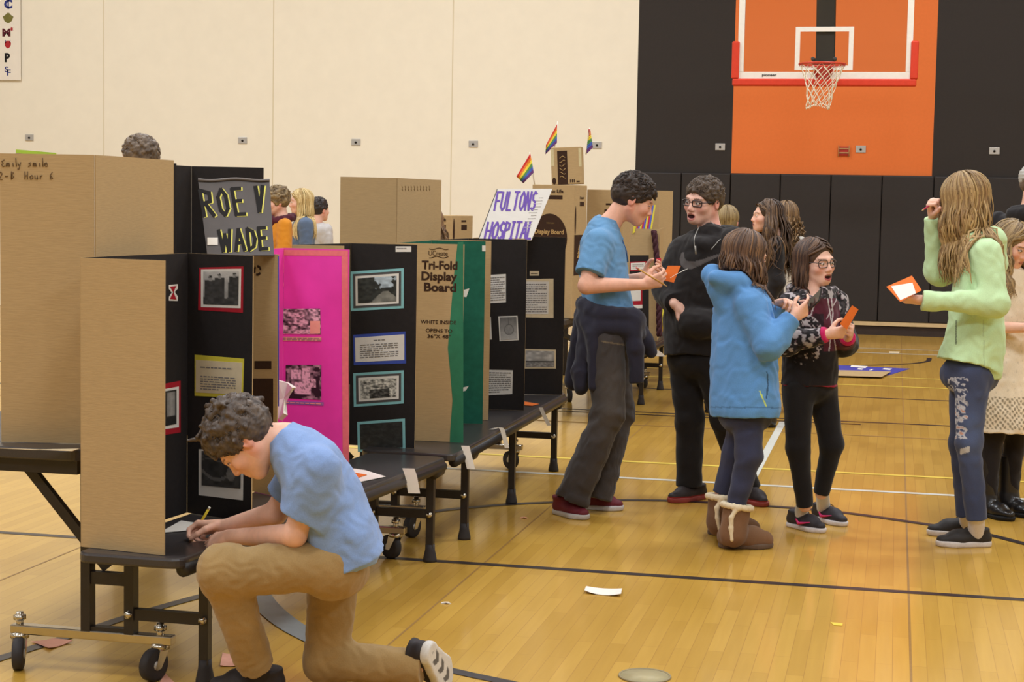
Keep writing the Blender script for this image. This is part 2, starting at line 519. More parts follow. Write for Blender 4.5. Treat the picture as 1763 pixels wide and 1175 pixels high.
# ------------------------------------------------------------------ banner of team letters, upper left
bx0, bx1, bz0, bz1 = -12.9, -11.62, 3.06, 6.2
by = WY - 0.03
r = empty('team_banner', ((bx0+bx1)/2, by, bz0), 'white hanging banner with a column of team logos', 'banner')
mb = MB(); mb.bbox((bx0, by, bz0), (bx1, by+.004, bz1)); mb.build('banner_cloth', mat('banner_vinyl', (240, 230, 214), 0.6, 0.2, 0.03, 6), r)
NAVY = mat('navy_ink', (52, 60, 128), 0.7, 0.2, 0.05, 30); MAROON = mat('maroon_ink', (92, 34, 44), 0.7, 0.2, 0.05, 30)
OLIVE = mat('olive_ink', (122, 116, 60), 0.7, 0.2, 0.2, 30); REDINK = mat('red_ink', (178, 48, 52), 0.7, 0.2, 0.05, 30)
def btext(s, px0, py1, h, w, mt, bold=0.03, **k):
    q = onwall(px0, py1, by)
    return text_mesh(s, (q[0], by, q[2]), (1, 0, 0), (0, 0, 1), h, mt, r, 'team_letter', w, bold, **k)
K_ = 21.3 / F_PX
btext('C', 7, 14, 15*K_, 17*K_, NAVY, 0.05); btext('l', 13, 15, 16*K_, 3*K_, NAVY, 0.03)
btext('M', 4, 62, 13*K_, 17*K_, MAROON, 0.05)
btext('P', 8, 106, 15*K_, 11*K_, BLACKINK, 0.06)
btext('S', 8, 124, 10*K_, 8*K_, NAVY, 0.02); btext('F', 12, 130, 11*K_, 8*K_, NAVY, 0.02)
def bshape(pts, mt):
    mb = MB(); w = [onwall(*q, by) for q in pts]; mb.poly([(a[0], by-.001, a[2]) for a in w], 0.0015, (0, -1, 0)); mb.build('team_emblem', mt, r)
bshape([(20+3.5*math.cos(a)*(1 if i%2 else .45), 50-4.5*math.sin(a)*(1 if i%2 else .45)) for i, a in enumerate(np.linspace(0, 2*PI, 11)[:-1])], REDINK)
bshape([(14+8.5*math.cos(a)*(1+.12*math.sin(5*a)), 31-8*math.sin(a)*(1+.15*math.cos(4*a))) for a in np.linspace(0, 2*PI, 25)[:-1]], OLIVE)
bshape([(13.5+5.5*math.cos(a), 77-6.5*math.sin(a)-1.5*abs(math.cos(a))) for a in np.linspace(0, 2*PI, 21)[:-1]], REDINK)
bshape([(9, 68), (11, 73), (9, 75)], NAVY); bshape([(18, 68), (18, 75), (16, 73)], NAVY)

# ------------------------------------------------------------------ basketball hoop
BYD = 18.62
c0 = onwall(1415.5, 108, BYD); bcx = float(onwall(1419, 100, BYD)[0])
REDPAD = mat('red_orange_padding', (214, 62, 36), 0.55, 0.3, 0.05, 30, 0.03)
RIMR = mat('orange_red_rim_paint', (200, 58, 36), 0.4, 0.45, 0.06, 30)
WHITEF = mat('white_frame_paint', (236, 230, 218), 0.45, 0.4, 0.03, 30)
STEELB = mat('dark_steel_post', (64, 60, 54), 0.5, 0.4, 0.08, 30)
r = empty('basketball_hoop', (bcx, BYD, 2.83), 'glass basketball backboard with red padding, orange rim and white net', 'basketball hoop')
zb, zt, hw = 2.905, 3.975, 0.915
gl = bpy.data.materials.new('clear_backboard_glass'); gl.use_nodes = True
nt = gl.node_tree; nt.nodes.remove(nt.nodes['Principled BSDF'])
tr = nt.nodes.new('ShaderNodeBsdfTransparent'); tr.inputs[0].default_value = (0.985, 0.99, 0.985, 1)
gs = nt.nodes.new('ShaderNodeBsdfGlossy'); gs.inputs['Roughness'].default_value = 0.04
fr = nt.nodes.new('ShaderNodeFresnel'); fr.inputs['IOR'].default_value = 1.45
ms = nt.nodes.new('ShaderNodeMixShader')
nt.links.new(fr.outputs[0], ms.inputs[0]); nt.links.new(tr.outputs[0], ms.inputs[1]); nt.links.new(gs.outputs[0], ms.inputs[2])
nt.links.new(ms.outputs[0], nt.nodes['Material Output'].inputs[0])
mb = MB(); mb.bbox((bcx-hw, BYD-.006, zb), (bcx+hw, BYD+.006, zt)); mb.build('glass_pane', gl, r)
mb = MB()
for x0, x1, z0, z1 in ((-hw, hw, zb, zb+.075), (-hw, hw, zt-.075, zt), (-hw, -hw+.065, zb+.075, zt-.075), (hw-.065, hw, zb+.075, zt-.075)):
    mb.bbox((bcx+x0, BYD-.02, z0), (bcx+x1, BYD+.02, z1))
mb.build('frame', WHITEF, r, 0.004)
sq = onwall(1419, 83, BYD); sz = float(onwall(1419, 121, BYD)[2]); sw = 0.305; sh = 0.457; scx = float(sq[0])
mb = MB()
for x0, x1, z0, z1 in ((-sw, sw, sz, sz+.05), (-sw, sw, sz+sh-.05, sz+sh), (-sw, -sw+.05, sz+.05, sz+sh-.05), (sw-.05, sw, sz+.05, sz+sh-.05)):
    mb.bbox((scx+x0, BYD-.011, z0), (scx+x1, BYD-.0065, z1))
mb.build('target_square', WHITEF, r)
mb = MB()
mb.bbox((bcx-hw-.05, BYD-.045, zb-.075), (bcx+hw+.05, BYD+.045, zb+.002))
for s in (-1, 1): mb.bbox((bcx+s*(hw+.022)-.04, BYD-.045, zb), (bcx+s*(hw+.022)+.04, BYD+.045, zb+.40))
mb.build('edge_padding', REDPAD, r, 0.015)
q = onwall(1312, 131, BYD-.021)
text_mesh('pioneer', q, (1, 0, 0), (0, 0, 1), 0.026, BLACKINK, r, 'maker_lettering', 0.155, 0.02, thick=0.002)
# post and bracket behind the glass
mb = MB()
a = onwall(1421, 104, BYD+.12); b = onwall(1424, -60, BYD+.12)
mb.bar(a, b, 0.20, 0.14, up=(0, 1, 0)); mb.build('support_post', STEELB, r, 0.008)
mb = MB(); mb.bbox((scx-.12, BYD+.02, sz+.02), (scx+.12, BYD+.06, sz+.13))
for s in (-1, 1): mb.cyl((scx+s*.115, BYD-.02, sz+.12), (scx+s*.115, BYD+.05, sz+.12), .022, 8)
mb.build('mounting_bracket', STEELB, r, 0.004)
rc = np.array([float(onwall(1415.5, 112, BYD-.38)[0]), BYD-.38, float(onwall(1415.5, 110.5, BYD-.38)[2])])
mb = MB(); mb.torus(rc, 0.237, 0.0095, n=48)
mb.torus(rc + np.array([0, 0, -.016]), 0.236, 0.004, n=40, m=6)
mb.build('rim', RIMR, r)
mb = MB(); mb.poly([(scx-.1, BYD-.022, rc[2]+.01), (scx-.1, BYD-.022, rc[2]-.06), (scx-.04, BYD-.022, rc[2]-.17), (scx+.04, BYD-.022, rc[2]-.17), (scx+.1, BYD-.022, rc[2]-.06), (scx+.1, BYD-.022, rc[2]+.01)], -.02, (0, -1, 0))
for s in (-1, 1): mb.bar((scx+s*.06, BYD-.02, rc[2]-.1), (rc[0]+s*.09, rc[1]+.21, rc[2]-.008), .02, .012)
mb.build('rim_plate', mat('rim_plate_paint', (166, 48, 32), 0.5, 0.4, 0.08, 30), r)
mb = MB(); nn = 12; rows = 7
def netp(a, t):
    rad = 0.236*(1-t) + t*0.113 + 0.02*math.sin(PI*t)*(-1)
    sway = np.array([-0.03*t*t, 0, 0])
    wob = 0.012*math.sin(7*a+3*t)*t
    return rc + sway + np.array([math.cos(a)*(rad+wob), math.sin(a)*(rad+wob), -0.43*t - 0.02*math.sin(2*a+1)*t*t])
for k in range(nn):
    for s in (-1, 1):
        pts = [netp(2*PI*(k + s*0.5*t*rows)/nn, t) for t in np.linspace(0.01, 1, rows*3+1)]
        mb.tube(pts, 0.0042, 5)
for k in range(nn*2):
    a = 2*PI*k/(nn*2)
    mb.tube([netp(a, 1.0), netp(a+.1, 1.0)+np.array([0, 0, -.02]), netp(a+.24, 1.0)], 0.004, 5)
mb.build('net', mat('white_net_cord', (238, 226, 202), 0.8, 0.1, 0.05, 60), r)

# ------------------------------------------------------------------ folding bench tables
BX0, BX1 = -2.36, -1.865         # unused span guide: bench edges are given per table
def rounded_slab(mb, x0, x1, y0, y1, z0, z1, r, n=6):
    pts = []
    for cx, cy, a0 in ((x1-r, y1-r, 0), (x0+r, y1-r, 90), (x0+r, y0+r, 180), (x1-r, y0+r, 270)):
        for k in range(n+1):
            a = math.radians(a0 + 90*k/n); pts.append((cx + r*math.cos(a), cy + r*math.sin(a)))
    mb.poly([(p[0], p[1], z1) for p in pts], z1 - z0, (0, 0, 1))

def caster(root, x, y, z_bar, heading):
    """chrome swivel caster: stem nut, fork and wheel hanging from the bar"""
    c = MB()
    c.cyl((x, y, z_bar-.015), (x, y, z_bar+.055), .012, 10); c.cyl((x, y, z_bar+.03), (x, y, z_bar+.045), .02, 6)
    h = np.array([math.cos(heading), math.sin(heading), 0]); sd = np.array([-h[1], h[0], 0])
    c.cyl((x, y, z_bar-.03), (x, y, z_bar-.012), .03, 14)
    ax = np.array([x, y, .052]) + h*.03
    for s in (-1, 1):
        top = np.array([x, y, z_bar-.025]) + sd*s*.022
        nrm = sd*s
        w = np.cross(nrm, UP)
        c.poly([top + w*.022, top - w*.022, ax + sd*s*.022 - w*.012 - UP*.012, ax + sd*s*.022 + w*.012 - UP*.012], .004, nrm)
    o = c.build('caster', CHROME, root)
    w = MB(); w.tube([ax - sd*.017, ax - sd*.014, ax + sd*.014, ax + sd*.017], [.044, .052, .052, .044], 22)
    w.cur = 1; w.cyl(ax - sd*.019, ax + sd*.019, .016, 12)
    w.build('wheel', [RUBBER, PLATE], o)
    return o

def bench_table(label, ys, frames, bx, tx, top_y, mid_legs=(), skew=0.0):
    """ys: bench span, frames: Y of the leg frames, bx: (left, right) of the bench, tx: (left, right) of the table top"""
    r = empty('bench_table', ((bx[1]+tx[0])/2, (ys[0]+ys[1])/2, 0), label, 'table', 'black folding bench tables in a row')
    mb = MB(); rounded_slab(mb, tx[0], tx[1], top_y[0], top_y[1], .70, .738, .05)
    mb.build('table_top', BLAMI, r, .006)
    mb = MB(); mb.bbox((tx[0]+.03, top_y[0]+.03, .655), (tx[1]-.03, top_y[0]+.07, .70)); mb.bbox((tx[0]+.03, top_y[1]-.07, .655), (tx[1]-.03, top_y[1]-.03, .70))
    for x in (tx[0]+.06, tx[1]-.06): mb.bbox((x-.02, top_y[0]+.07, .665), (x+.02, top_y[1]-.07, .70))
    mb.build('apron_frame', BLACKMETAL, r)
    mirror = tx[0] + tx[1]
    for side in (0,):
        sk = lambda y: skew*(y - (ys[0]+ys[1])/2)
        fx = (lambda x, y=(ys[0]+ys[1])/2: x + sk(y)) if side == 0 else (lambda x, y=0: mirror - x)
        lo, hi = sorted((fx(bx[0]), fx(bx[1])))
        mb = MB(); rounded_slab(mb, lo, hi, ys[0], ys[1], .412, .445, .045)
        if side == 0: mb.v = [(p[0] + sk(p[1]), p[1], p[2]) for p in mb.v]
        b = mb.build('bench', BLAMI, r, .008)
        e = MB(); 
        e.tube([(fx(bx[1] - .012, yy), yy, .408) for yy in (ys[0]+.03, ys[1]-.03)], .024, 12); e.build('edge_roll', BEDGE, b)
        for y in list(frames) + list(mid_legs):
            l = MB(); xl = fx(bx[1] - .045, y)
            l.bar((xl, y, .06), (xl, y, .41), .032, .032); l.build('leg', BLACKMETAL, r)
            g = MB(); g.tube([(xl, y, 0), (xl, y, .012), (xl, y, .05), (xl, y, .075)], [.03, .03, .022, .021], 12); g.build('leg_tip', RUBBER, r.children[-1])
        for y in frames:
            c = MB(); xa, xb = fx(tx[0] + (tx[1]-tx[0])*.75, y), fx(bx[0] + .125, y)
            zb_ = .128
            c.bar((xa - .02*(1 if side == 0 else -1), y, zb_), (xb + .075*(1 if side == 0 else -1), y, zb_), .04, .03); c.build('caster_bar', CHROME, r, .004)
            if side == 0:
                caster(r, xa + .005, y, zb_, -1.2 if y == frames[0] else 2.2)
                caster(r, xb + .03, y, zb_, -1.9 if y == frames[0] else 2.6)
            p = MB(); x1 = fx(bx[0] + .060 - .155, y); x2 = fx(bx[0] + .055, y)
            p.bar((x1, y, zb_+.012), (x1, y, .66), .040, .032); p.bar((x2, y, zb_+.012), (x2, y, .412), .040, .032)
            p.bar((x1, y, .315), (x2, y, .315), .04, .028, up=(0, 1, 0))
            p.bar((x2, y, .205), (fx(bx[1]-.045, y), y, .205), .036, .028, up=(0, 1, 0))
            p.bar((x1, y, zb_+.022), (x2, y, zb_+.022), .012, .03, up=(0, 1, 0))
            p.build('leg_frame', BLACKMETAL, r)
            for x in (x2, fx(bx[1]-.045, y)):
                k = MB(); k.cyl((x, y-.03, .205), (x, y+.03, .205), .012, 10); k.build('bolt', CHROME, r)
            u = MB(); u.bar((x2 - .05, y, .40), (fx(bx[1]-.03, y), y, .40), .03, .03, up=(0, 1, 0))
            u.tube([(fx(bx[1]-.02, y), y-.05, .387), (fx(bx[1]-.02, y), y+.05, .387)], .024, 10); u.build('bench_bracket', BLACKMETAL, r)
        d = MB(); xm = fx(tx[0] + (tx[1]-tx[0])*.66)
        d.bar((xm, ys[0]+.22, .69), (fx(tx[1]+.03), frames[0]+.03, .34), .032, .03); d.build('brace', BLACKMETAL, r)
    return r

T1 = bench_table('black folding bench table nearest the viewer, beside the kneeling boy', (4.74, 7.02), (4.975, 6.95), (-2.31, -1.957), (-3.20, -2.468), (4.88, 6.98), (5.95,), .0985)
T2 = bench_table('black folding bench table under the green board and the board of text sheets', (7.09, 9.66), (7.46, 9.54), (-2.26, -1.83), (-3.16, -2.46), (7.12, 9.60), (8.44,))
T3 = bench_table('black folding bench table farthest away, under the printed cartons', (11.95, 14.6), (12.98, 14.08), (-2.16, -1.83), (-3.22, -2.19), (11.45, 14.55))

# paper strips hanging from the bench edges: (top px, top py, end px, end py, width m, D)
def hanging_strip(pix, w, D, label, curl=0.02):
    """a strip laid on the bench edge and drooping towards the floor"""
    P = [dp(px, py, D) for px, py in pix]
    pts = spline(P, 5); m = MB()
    n = len(pts); V = []
    for i, p in enumerate(pts):
        V.append(p - CR*w/2); V.append(p + CR*w/2)
    m.add(V, [(2*i, 2*i+1, 2*i+3, 2*i+2) for i in range(n-1)])
    o = m.build('paper_strip', PAPER)
    s = o.modifiers.new('solid', 'SOLIDIFY'); s.thickness = .0012
    return tag(o, label, 'paper', 'paper strips hanging from the bench edges')
hanging_strip([(703, 807), (708, 822), (713, 850)], .048, 6.85, 'white paper strip hanging from the near bench beside the closed black slab end')
hanging_strip([(801, 768), (804, 780), (811, 808)], .036, 7.53, 'white paper strip hanging from the bench edge below the green board')
hanging_strip([(845, 740), (862, 737), (868, 752), (873, 772)], .022, 8.19, 'curled white paper strip hanging from the bench below the brown board edge')
hanging_strip([(931, 702), (936, 714), (945, 733)], .022, 9.12, 'white paper strip hanging from the bench end left of the boy in the blue polo')
hanging_strip([(1146, 585), (1152, 592), (1157, 604)], .018, 14.08, 'thin white paper strip curling off the far bench beside the boy in black')
hanging_strip([(1113, 601), (1124, 606), (1133, 614)], .12, 13.0, 'wide white paper flap sticking out from the far bench')

def flat_sheet(corners, mt, label, name='paper_sheet', cat='paper', group=None, z=0.002, curl=0.0, face=None, text=0):
    """a loose sheet lying at height z, corners as photo points"""
    P = [fl(px, py, z) for px, py in corners]
    V = []; n = 6
    for i in range(n+1):
        for j in range(n+1):
            u, v = i/n, j/n
            p = (P[0]*(1-u)+P[1]*u)*(1-v) + (P[3]*(1-u)+P[2]*u)*v
            p = p + UP*curl*(abs(2*u-1)**2)*(.4+.6*v)
            V.append(p)
    m = MB(); m.add(V, [(i*(n+1)+j, (i+1)*(n+1)+j, (i+1)*(n+1)+j+1, i*(n+1)+j+1) for i in range(n) for j in range(n)])
    o = m.build(name, mt)
    s = o.modifiers.new('solid', 'SOLIDIFY'); s.thickness = .0015; s.offset = 0
    return tag(o, label, cat, group)
flat_sheet([(1009, 1012), (1071, 1016), (1069, 1028), (1006, 1022)], PAPER, 'pale curled paper strip lying on the open floor in the middle', curl=.012)
flat_sheet([(54, 1106), (92, 1101), (125, 1106), (84, 1119)], PINKP, 'pink paper on the floor under the near bench caster', curl=.006)
flat_sheet([(383, 1125), (400, 1128), (412, 1148), (379, 1148)], PINKP, 'pink paper on the floor between the near bench leg and the khaki shin', curl=.004)
flat_sheet([(284, 1160), (302, 1178), (270, 1182), (276, 1176)], PINKP, 'pink paper corner at the bottom edge by the right caster', curl=.004)
flat_sheet([(1531, 605.5), (1549, 605.8), (1548, 608.5), (1531, 608)], CREAMP, 'small cream paper on the far floor in front of the black pads')
flat_sheet([(1429, 1072), (1451, 1074), (1450, 1078), (1436, 1077)], mat('yellow_tape', (232, 196, 70), 0.6, 0.3, 0.04, 30), 'scrap of yellow tape on the floor at lower right', 'tape_scrap', 'tape', z=.0015)
for i, (px, py, lb) in enumerate([(768, 1040, 'tiny crumpled white scrap on the floor behind the kneeling shoe'), (902, 893, 'tiny pink paper scrap on the floor left of the maroon sneakers')]):
    p = fl(px, py, 0); m = MB(); 
    for k in range(3): m.box(p + np.array([.008*k-.008, .006*(k % 2), .003]), (.022, .014, .003), np.array(Matrix.Rotation(.5*k, 3, 'Z') @ Matrix.Rotation(.25*k-.2, 3, 'Y')))
    tag(m.build('paper_scrap', PINKP if i else PAPER), lb, 'paper scrap')
q = fl(1110, 1166, 0); m = MB(); m.tube([q + UP*.0005, q + UP*.004], .082, 40)
o = m.build('floor_socket_cover', mat('tan_floor_cover', (172, 158, 118), 0.5, 0.3, 0.08, 30)); tag(o, 'round tan floor cover plate at the bottom edge', 'floor cover')
m = MB(); m.torus(q + UP*.003, .083, .004, n=40, m=6); m.build('rim_ring', mat('cover_rim', (146, 132, 98), 0.5, 0.4, 0.08, 30), o)

# sheets resting on the benches and table
flat_sheet([(598, 806), (628, 810), (664, 821), (606, 833)], PAPER, 'white sheet on the near bench beside the pink board', z=.4485)
flat_sheet([(598, 812), (632, 818), (606, 826)] + [(598, 826)], ORANGEP, 'orange slip lying on the white sheet beside the pink board', z=.4515)
flat_sheet([(903, 692), (928, 696), (916, 699), (903, 698)], ORANGEP, 'orange slip on the bench at the foot of the farthest black panel', z=.4485)
flat_sheet([(274, 918), (312, 897), (362, 905), (350, 911), (296, 928)], PAPER, 'white worksheet on the bench under the writing hand', z=.4485)
flat_sheet([(0, 772), (60, 775), (137, 773), (125, 777), (40, 779)][:4], CREAMP, 'pale sheet on the near table at the foot of the plain folded board', z=.7415)
flat_sheet([(975, 538), (985, 529), (1004, 537), (984, 542)], PINKP, 'pink paper at the table edge below the printed carton', z=.7415, curl=.02)

# ------------------------------------------------------------------ tri-fold display boards
class Panel:
    """one flat leaf of a board; n points to its decorated side"""
    def __init__(s, a, b, z0, h, obj=None):
        s.a, s.b, s.z0, s.h = np.array([*a, z0]), np.array([*b, z0]), z0, h
        s.W = float(np.linalg.norm(s.b - s.a)); s.ux = (s.b - s.a)/s.W
        s.n = np.array([s.ux[1], -s.ux[0], 0]); s.obj = obj
    def hit(s, px, py, lift=0.0):
        d = ray(px, py); o = s.a + s.n*lift
        return CAM + d*(np.dot(o - CAM, s.n)/np.dot(d, s.n))
    def uv(s, px, py):
        p = s.hit(px, py) - s.a
        return float(np.dot(p, s.ux)), float(p[2])
    def at(s, u, v, lift=0.0): return s.a + s.ux*u + UP*v + s.n*lift

T_ = 0.0045
def trifold(label, pts, z0, inside, outside=None, h=0.914, group=None, name='display_board', hgts=None):
    """pts: floor-plan points from one free edge to the other, decorated side on the right of travel"""
    outside = outside or CARD
    c = np.mean(np.array(pts), 0)
    r = empty(name, (c[0], c[1], z0), label, 'display board', group)
    P = []
    for i in range(len(pts)-1):
        hh = h if hgts is None else hgts[i]
        p = Panel(pts[i], pts[i+1], z0, hh)
        m = MB(); e = p.ux*.0003
        A, B = p.a + e, p.b - e; t = p.n*T_; H = UP*hh
        m.cur = 0; m.add([A, B, B+H, A+H], [(0, 1, 2, 3)])
        m.cur = 1; m.add([A-t, B-t, B+H-t, A+H-t], [(1, 0, 3, 2)])
        X8 = [A, B, B+H, A+H, A-t, B-t, B+H-t, A+H-t]
        m.cur = 1; m.add(X8, [(0, 4, 5, 1), (1, 5, 6, 2), (3, 7, 4, 0)]); m.cur = 2; m.add(X8, [(2, 6, 7, 3)])
        ins = inside[i] if isinstance(inside, (list, tuple)) else inside
        p.obj = m.build('center_panel' if (i == 1 and len(pts) == 4) else 'side_panel', [ins, outside, CARD_EDGE if outside is CARD else outside], r)
        p.root = r
        P.append(p)
    return r, P

def sheet(p, quad, mt, name, lift=0.001, parent=None, thick=0.0008, label=None, back=False):
    """a card stuck on panel p; quad = photo points TL, TR, BR, BL"""
    sgn = -1 if back else 1
    off = lift if not back else -(T_ + lift)
    w = [p.hit(*q, off) for q in quad]
    m = MB(); m.poly(w[::-1], thick, p.n*sgn)
    o = m.build(name, mt, parent or p.obj)
    if label: o['label'] = label
    return o
def rect(x0, y0, x1, y1): return [(x0, y0), (x1, y0), (x1, y1), (x0, y1)]
def inset(q, f):
    c = np.mean(np.array(q, float), 0); return [tuple(c + (np.array(k)-c)*f) for k in q]
def inset_px(q, d):
    q = [np.array(k, float) for k in q]
    u = (q[1]-q[0])/np.linalg.norm(q[1]-q[0]); v = (q[3]-q[0])/np.linalg.norm(q[3]-q[0])
    return [tuple(q[0]+u*d+v*d), tuple(q[1]-u*d+v*d), tuple(q[2]-u*d-v*d), tuple(q[3]+u*d-v*d)]
def text_lines(p, quad, n, parent, mt=GREYINK, lift=0.0028, fill=0.9, name='print_lines', seed=1, indent_first=False, title=False):
    """rows of word-sized dashes across a sheet"""
    rg = random.Random(seed); m = MB(); q = [np.array(k, float) for k in quad]
    for i in range(n):
        v = (i+.5)/n
        a, b = q[0]*(1-v)+q[3]*v, q[1]*(1-v)+q[2]*v
        u = 0.0; end = 1.0 if rg.random() < .75 else rg.uniform(.5, .95)
        if title and i == 0: u, end = .35, .65
        if title and i == 1: continue
        while u < end:
            L_ = rg.uniform(.05, .16); e = min(u+L_, end)
            hgt = (q[3]-q[0])/n*.20
            A, B = a*(1-u)+b*u, a*(1-e)+b*e
            w = [p.hit(*k, lift) for k in (A-hgt, B-hgt, B+hgt, A+hgt)]
            m.add(w, [(3, 2, 1, 0)])
            u = e + .025
    return m.build(name, mt, parent)
def picture(p, quad, fn, parent, nu=40, nv=30, lift=0.003, name='photo', wob=0.0):
    q = [np.array(k, float) for k in quad]; V = []; 
    u, v = np.meshgrid(np.linspace(0, 1, nu), np.linspace(0, 1, nv), indexing='ij')
    for i in range(nu):
        for j in range(nv):
            a = q[0]*(1-u[i, j])+q[1]*u[i, j]; b = q[3]*(1-u[i, j])+q[2]*u[i, j]
            V.append(p.hit(*(a*(1-v[i, j])+b*v[i, j]), lift))
    I = np.arange(nu*nv).reshape(nu, nv)
    Fc = np.stack([I[:-1, :-1], I[:-1, 1:], I[1:, 1:], I[1:, :-1]], -1).reshape(-1, 4)
    return color_mesh(name, np.array(V), Fc, lin(fn(u.ravel(), v.ravel())), PICT, parent, False)
def vnoise(u, v, sc, seed):
    rg = np.random.default_rng(seed); g = rg.random((sc+2, sc+2))
    x, y = u*sc, v*sc; i, j = np.floor(x).astype(int), np.floor(y).astype(int); fx, fy = x-i, y-j
    i, j = np.clip(i, 0, sc), np.clip(j, 0, sc)
    fx, fy = fx*fx*(3-2*fx), fy*fy*(3-2*fy)
    return (g[i, j]*(1-fx)+g[i+1, j]*fx)*(1-fy)+(g[i, j+1]*(1-fx)+g[i+1, j+1]*fx)*fy
def grey(t, lo=25, hi=225, tint=(1, .97, .93)): return np.clip(lo+(hi-lo)*t, 0, 255)[:, None]*np.array(tint)

ZB = 0.4465
# A: nearest board, cardboard back to the viewer, black inside
def D2(px, D, py=600): p = dp(px, py, D); return (p[0], p[1])
BACK_A = [D2(285, 5.15), D2(140.5, 5.26), (-2.362, 5.455), D2(434.5, 5.70)]
rA, PA = trifold('nearest tri-fold board on the near bench, brown back and black inside with photos', BACK_A, ZB, BLACKBOARD, h=.899)
pw = PA[2]
mt_ = sheet(pw, [(343, 461), (419, 459), (418, 539), (341, 534)], REDP, 'photo_mat', label='red mat')
pm = sheet(pw, [(346, 464), (415, 463), (414, 531), (346, 529)], PAPER, 'photo_border', .0018, mt_)
def two_men(u, v):
    g = .78 - .3*v + .15*vnoise(u, v, 6, 3)
    for cx, w, top in ((.20, .16, .14), (.46, .15, .08), (.88, .16, .05)):
        g = np.where((np.abs(u-cx) < w*(.85+.6*np.clip(v-top, 0, .3))) & (v > top+.12), .12+.14*vnoise(u, v, 14, 5), g)
        g = np.where(((u-cx)**2/.0022+(v-top-.08)**2/.006) < 1, .62, g)
        g = np.where(((u-cx)**2/.0028+(v-top-.02)**2/.0012) < 1, .1, g)
    g = np.where(v > .72+.1*vnoise(u, v, 5, 9), .1+.2*vnoise(u, v, 12, 2), g)
    return grey(g)
picture(pw, [(350, 468), (411, 467), (410, 526), (350, 524)], two_men, pm)
mt_ = sheet(pw, [(335, 611), (420, 618), (418, 686), (335, 682)], YELP, 'note_mat', label='yellow mat')
pm = sheet(pw, [(337, 620), (417, 625), (415, 680), (337, 676)], CREAMP, 'note_sheet', .0018, mt_)
text_lines(pw, [(345, 630), (400, 633), (400, 638), (345, 635)], 1, pm, GREYINK, .003)
text_lines(pw, [(345, 646), (406, 650), (405, 675), (345, 672)], 6, pm, GREYINK, .003, seed=4)
pm = sheet(pw, [(342, 774), (419, 777), (418, 862), (342, 853)], PAPER, 'photo_border', label='white bordered print with torn lower edge')
def swans(u, v):
    g = .16+.2*vnoise(u, v, 8, 7)
    g = np.where(np.abs((v-.55)-.25*np.sin(u*4)) < .05, .55, g)
    g = np.where(((u-.75)**2/.012+(v-.6)**2/.05) < 1, .55+.2*vnoise(u, v, 10, 3), g)
    g = np.where((v < .3) & (np.sin(v*60+u*8) > .6), .5, g)
    return grey(g, 20, 180)
picture(pw, [(347, 777), (415, 780), (414, 842), (347, 836)], swans, pm)
pc = PA[1]
mt_ = sheet(pc, [(280, 662), (311, 656), (311, 745), (280, 750)], REDP, 'photo_mat', label='red mat')
pm = sheet(pc, [(280, 671), (308, 666), (308, 736), (280, 740)], PAPER, 'photo_border', .002, mt_)
picture(pc, [(280, 675), (304, 671), (304, 730), (280, 735)], lambda u, v: grey(np.where((np.abs(u-.62) < .3) & (np.abs(v-.4) < .34), .65-.5*np.abs(u-.62)+.1*vnoise(u, v, 9, 3), .08+.1*vnoise(u, v, 9, 1)), 20, 220), pm, 16, 30, .0035)
# red letter cut-out edged in white
for mt__, q, nm in ((PAPER, [(291, 491), (306, 489.5), (306.5, 497), (301, 503), (306.5, 511), (306, 518.5), (291, 518), (291, 512), (296, 504), (291, 498)], 'letter_edge'), (REDP, [(293, 494), (304, 492.5), (298.5, 503.5), (304, 516), (293, 515), (299, 504)], 'letter')):
    m = MB(); m.poly([pc.hit(*k, .0015 if nm == 'letter_edge' else .0025) for k in q][::-1], .0008, pc.n); m.build(nm, mt__, pc.obj)

# B: pink board
rB, PB = trifold('pink tri-fold board behind the kneeling boy, peach border and two protest photos', [D2(479.5, 6.22), (-2.455, 6.02), (-2.452, 6.64), D2(600, 6.98)], ZB, PINK, h=.888)
w = PB[2]
for q, nm in (([(455, 430), (599, 431.5), (599, 441), (455, 440)], 'top_border'), ([(588, 441), (599, 441.5), (601, 806), (590, 805)], 'side_border')):
    sheet(w, q, PEACH, nm, .001, label='peach paper border')
def crowd(seed, tint):
    def f(u, v):
        g = .5*vnoise(u, v, 14, seed)+.35*vnoise(u, v, 26, seed+1)+.2*vnoise(u, v, 5, seed+2)
        return grey(np.clip((g-.5)*2.4+.58, 0, 1), 40, 240, tint)
    return f
o = picture(w, [(485, 532), (551, 531.5), (552, 576), (484, 575)], crowd(21, (1, .84, .86)), w.obj, 44, 30, .002, 'protest_photo')
sheet(w, rect(534, 553, 551, 575), PINKP, 'caption_card', .003)
s_ = sheet(w, [(481, 580), (553, 581), (553, 588), (481, 587)], PINKP, 'caption_strip', .002); text_lines(w, [(482, 581), (552, 582), (552, 587.5), (482, 586.5)], 2, s_, GREYINK, .0035)
def signs(u, v):
    g = .12+.55*vnoise(u, v, 15, 31)*(vnoise(u, v, 8, 32) > .45)
    for a, b, c, d in ((.15, .15, .42, .42), (.45, .1, .68, .5), (.25, .5, .7, .85), (.72, .4, .85, .66)):
        k = (u > a) & (u < c) & (v > b) & (v < d); g = np.where(k, .8-.25*(vnoise(u, v, 24, 33) > .66), g)
    return grey(np.clip((g-.4)*1.5+.45, 0, 1), 30, 235, (1, .85, .87))
picture(w, [(492, 629), (553, 629), (553, 689), (492, 686)], signs, w.obj, 44, 40, .002, 'protest_photo')
s_ = sheet(w, [(486, 690), (557, 693), (557, 699), (486, 696)], mat('lilac_strip', (150, 112, 176), .7, .2, .05, 40), 'caption_strip', .002)
text_lines(w, [(488, 691), (555, 694), (555, 698), (488, 695)], 1, s_, PINKP, .0035)
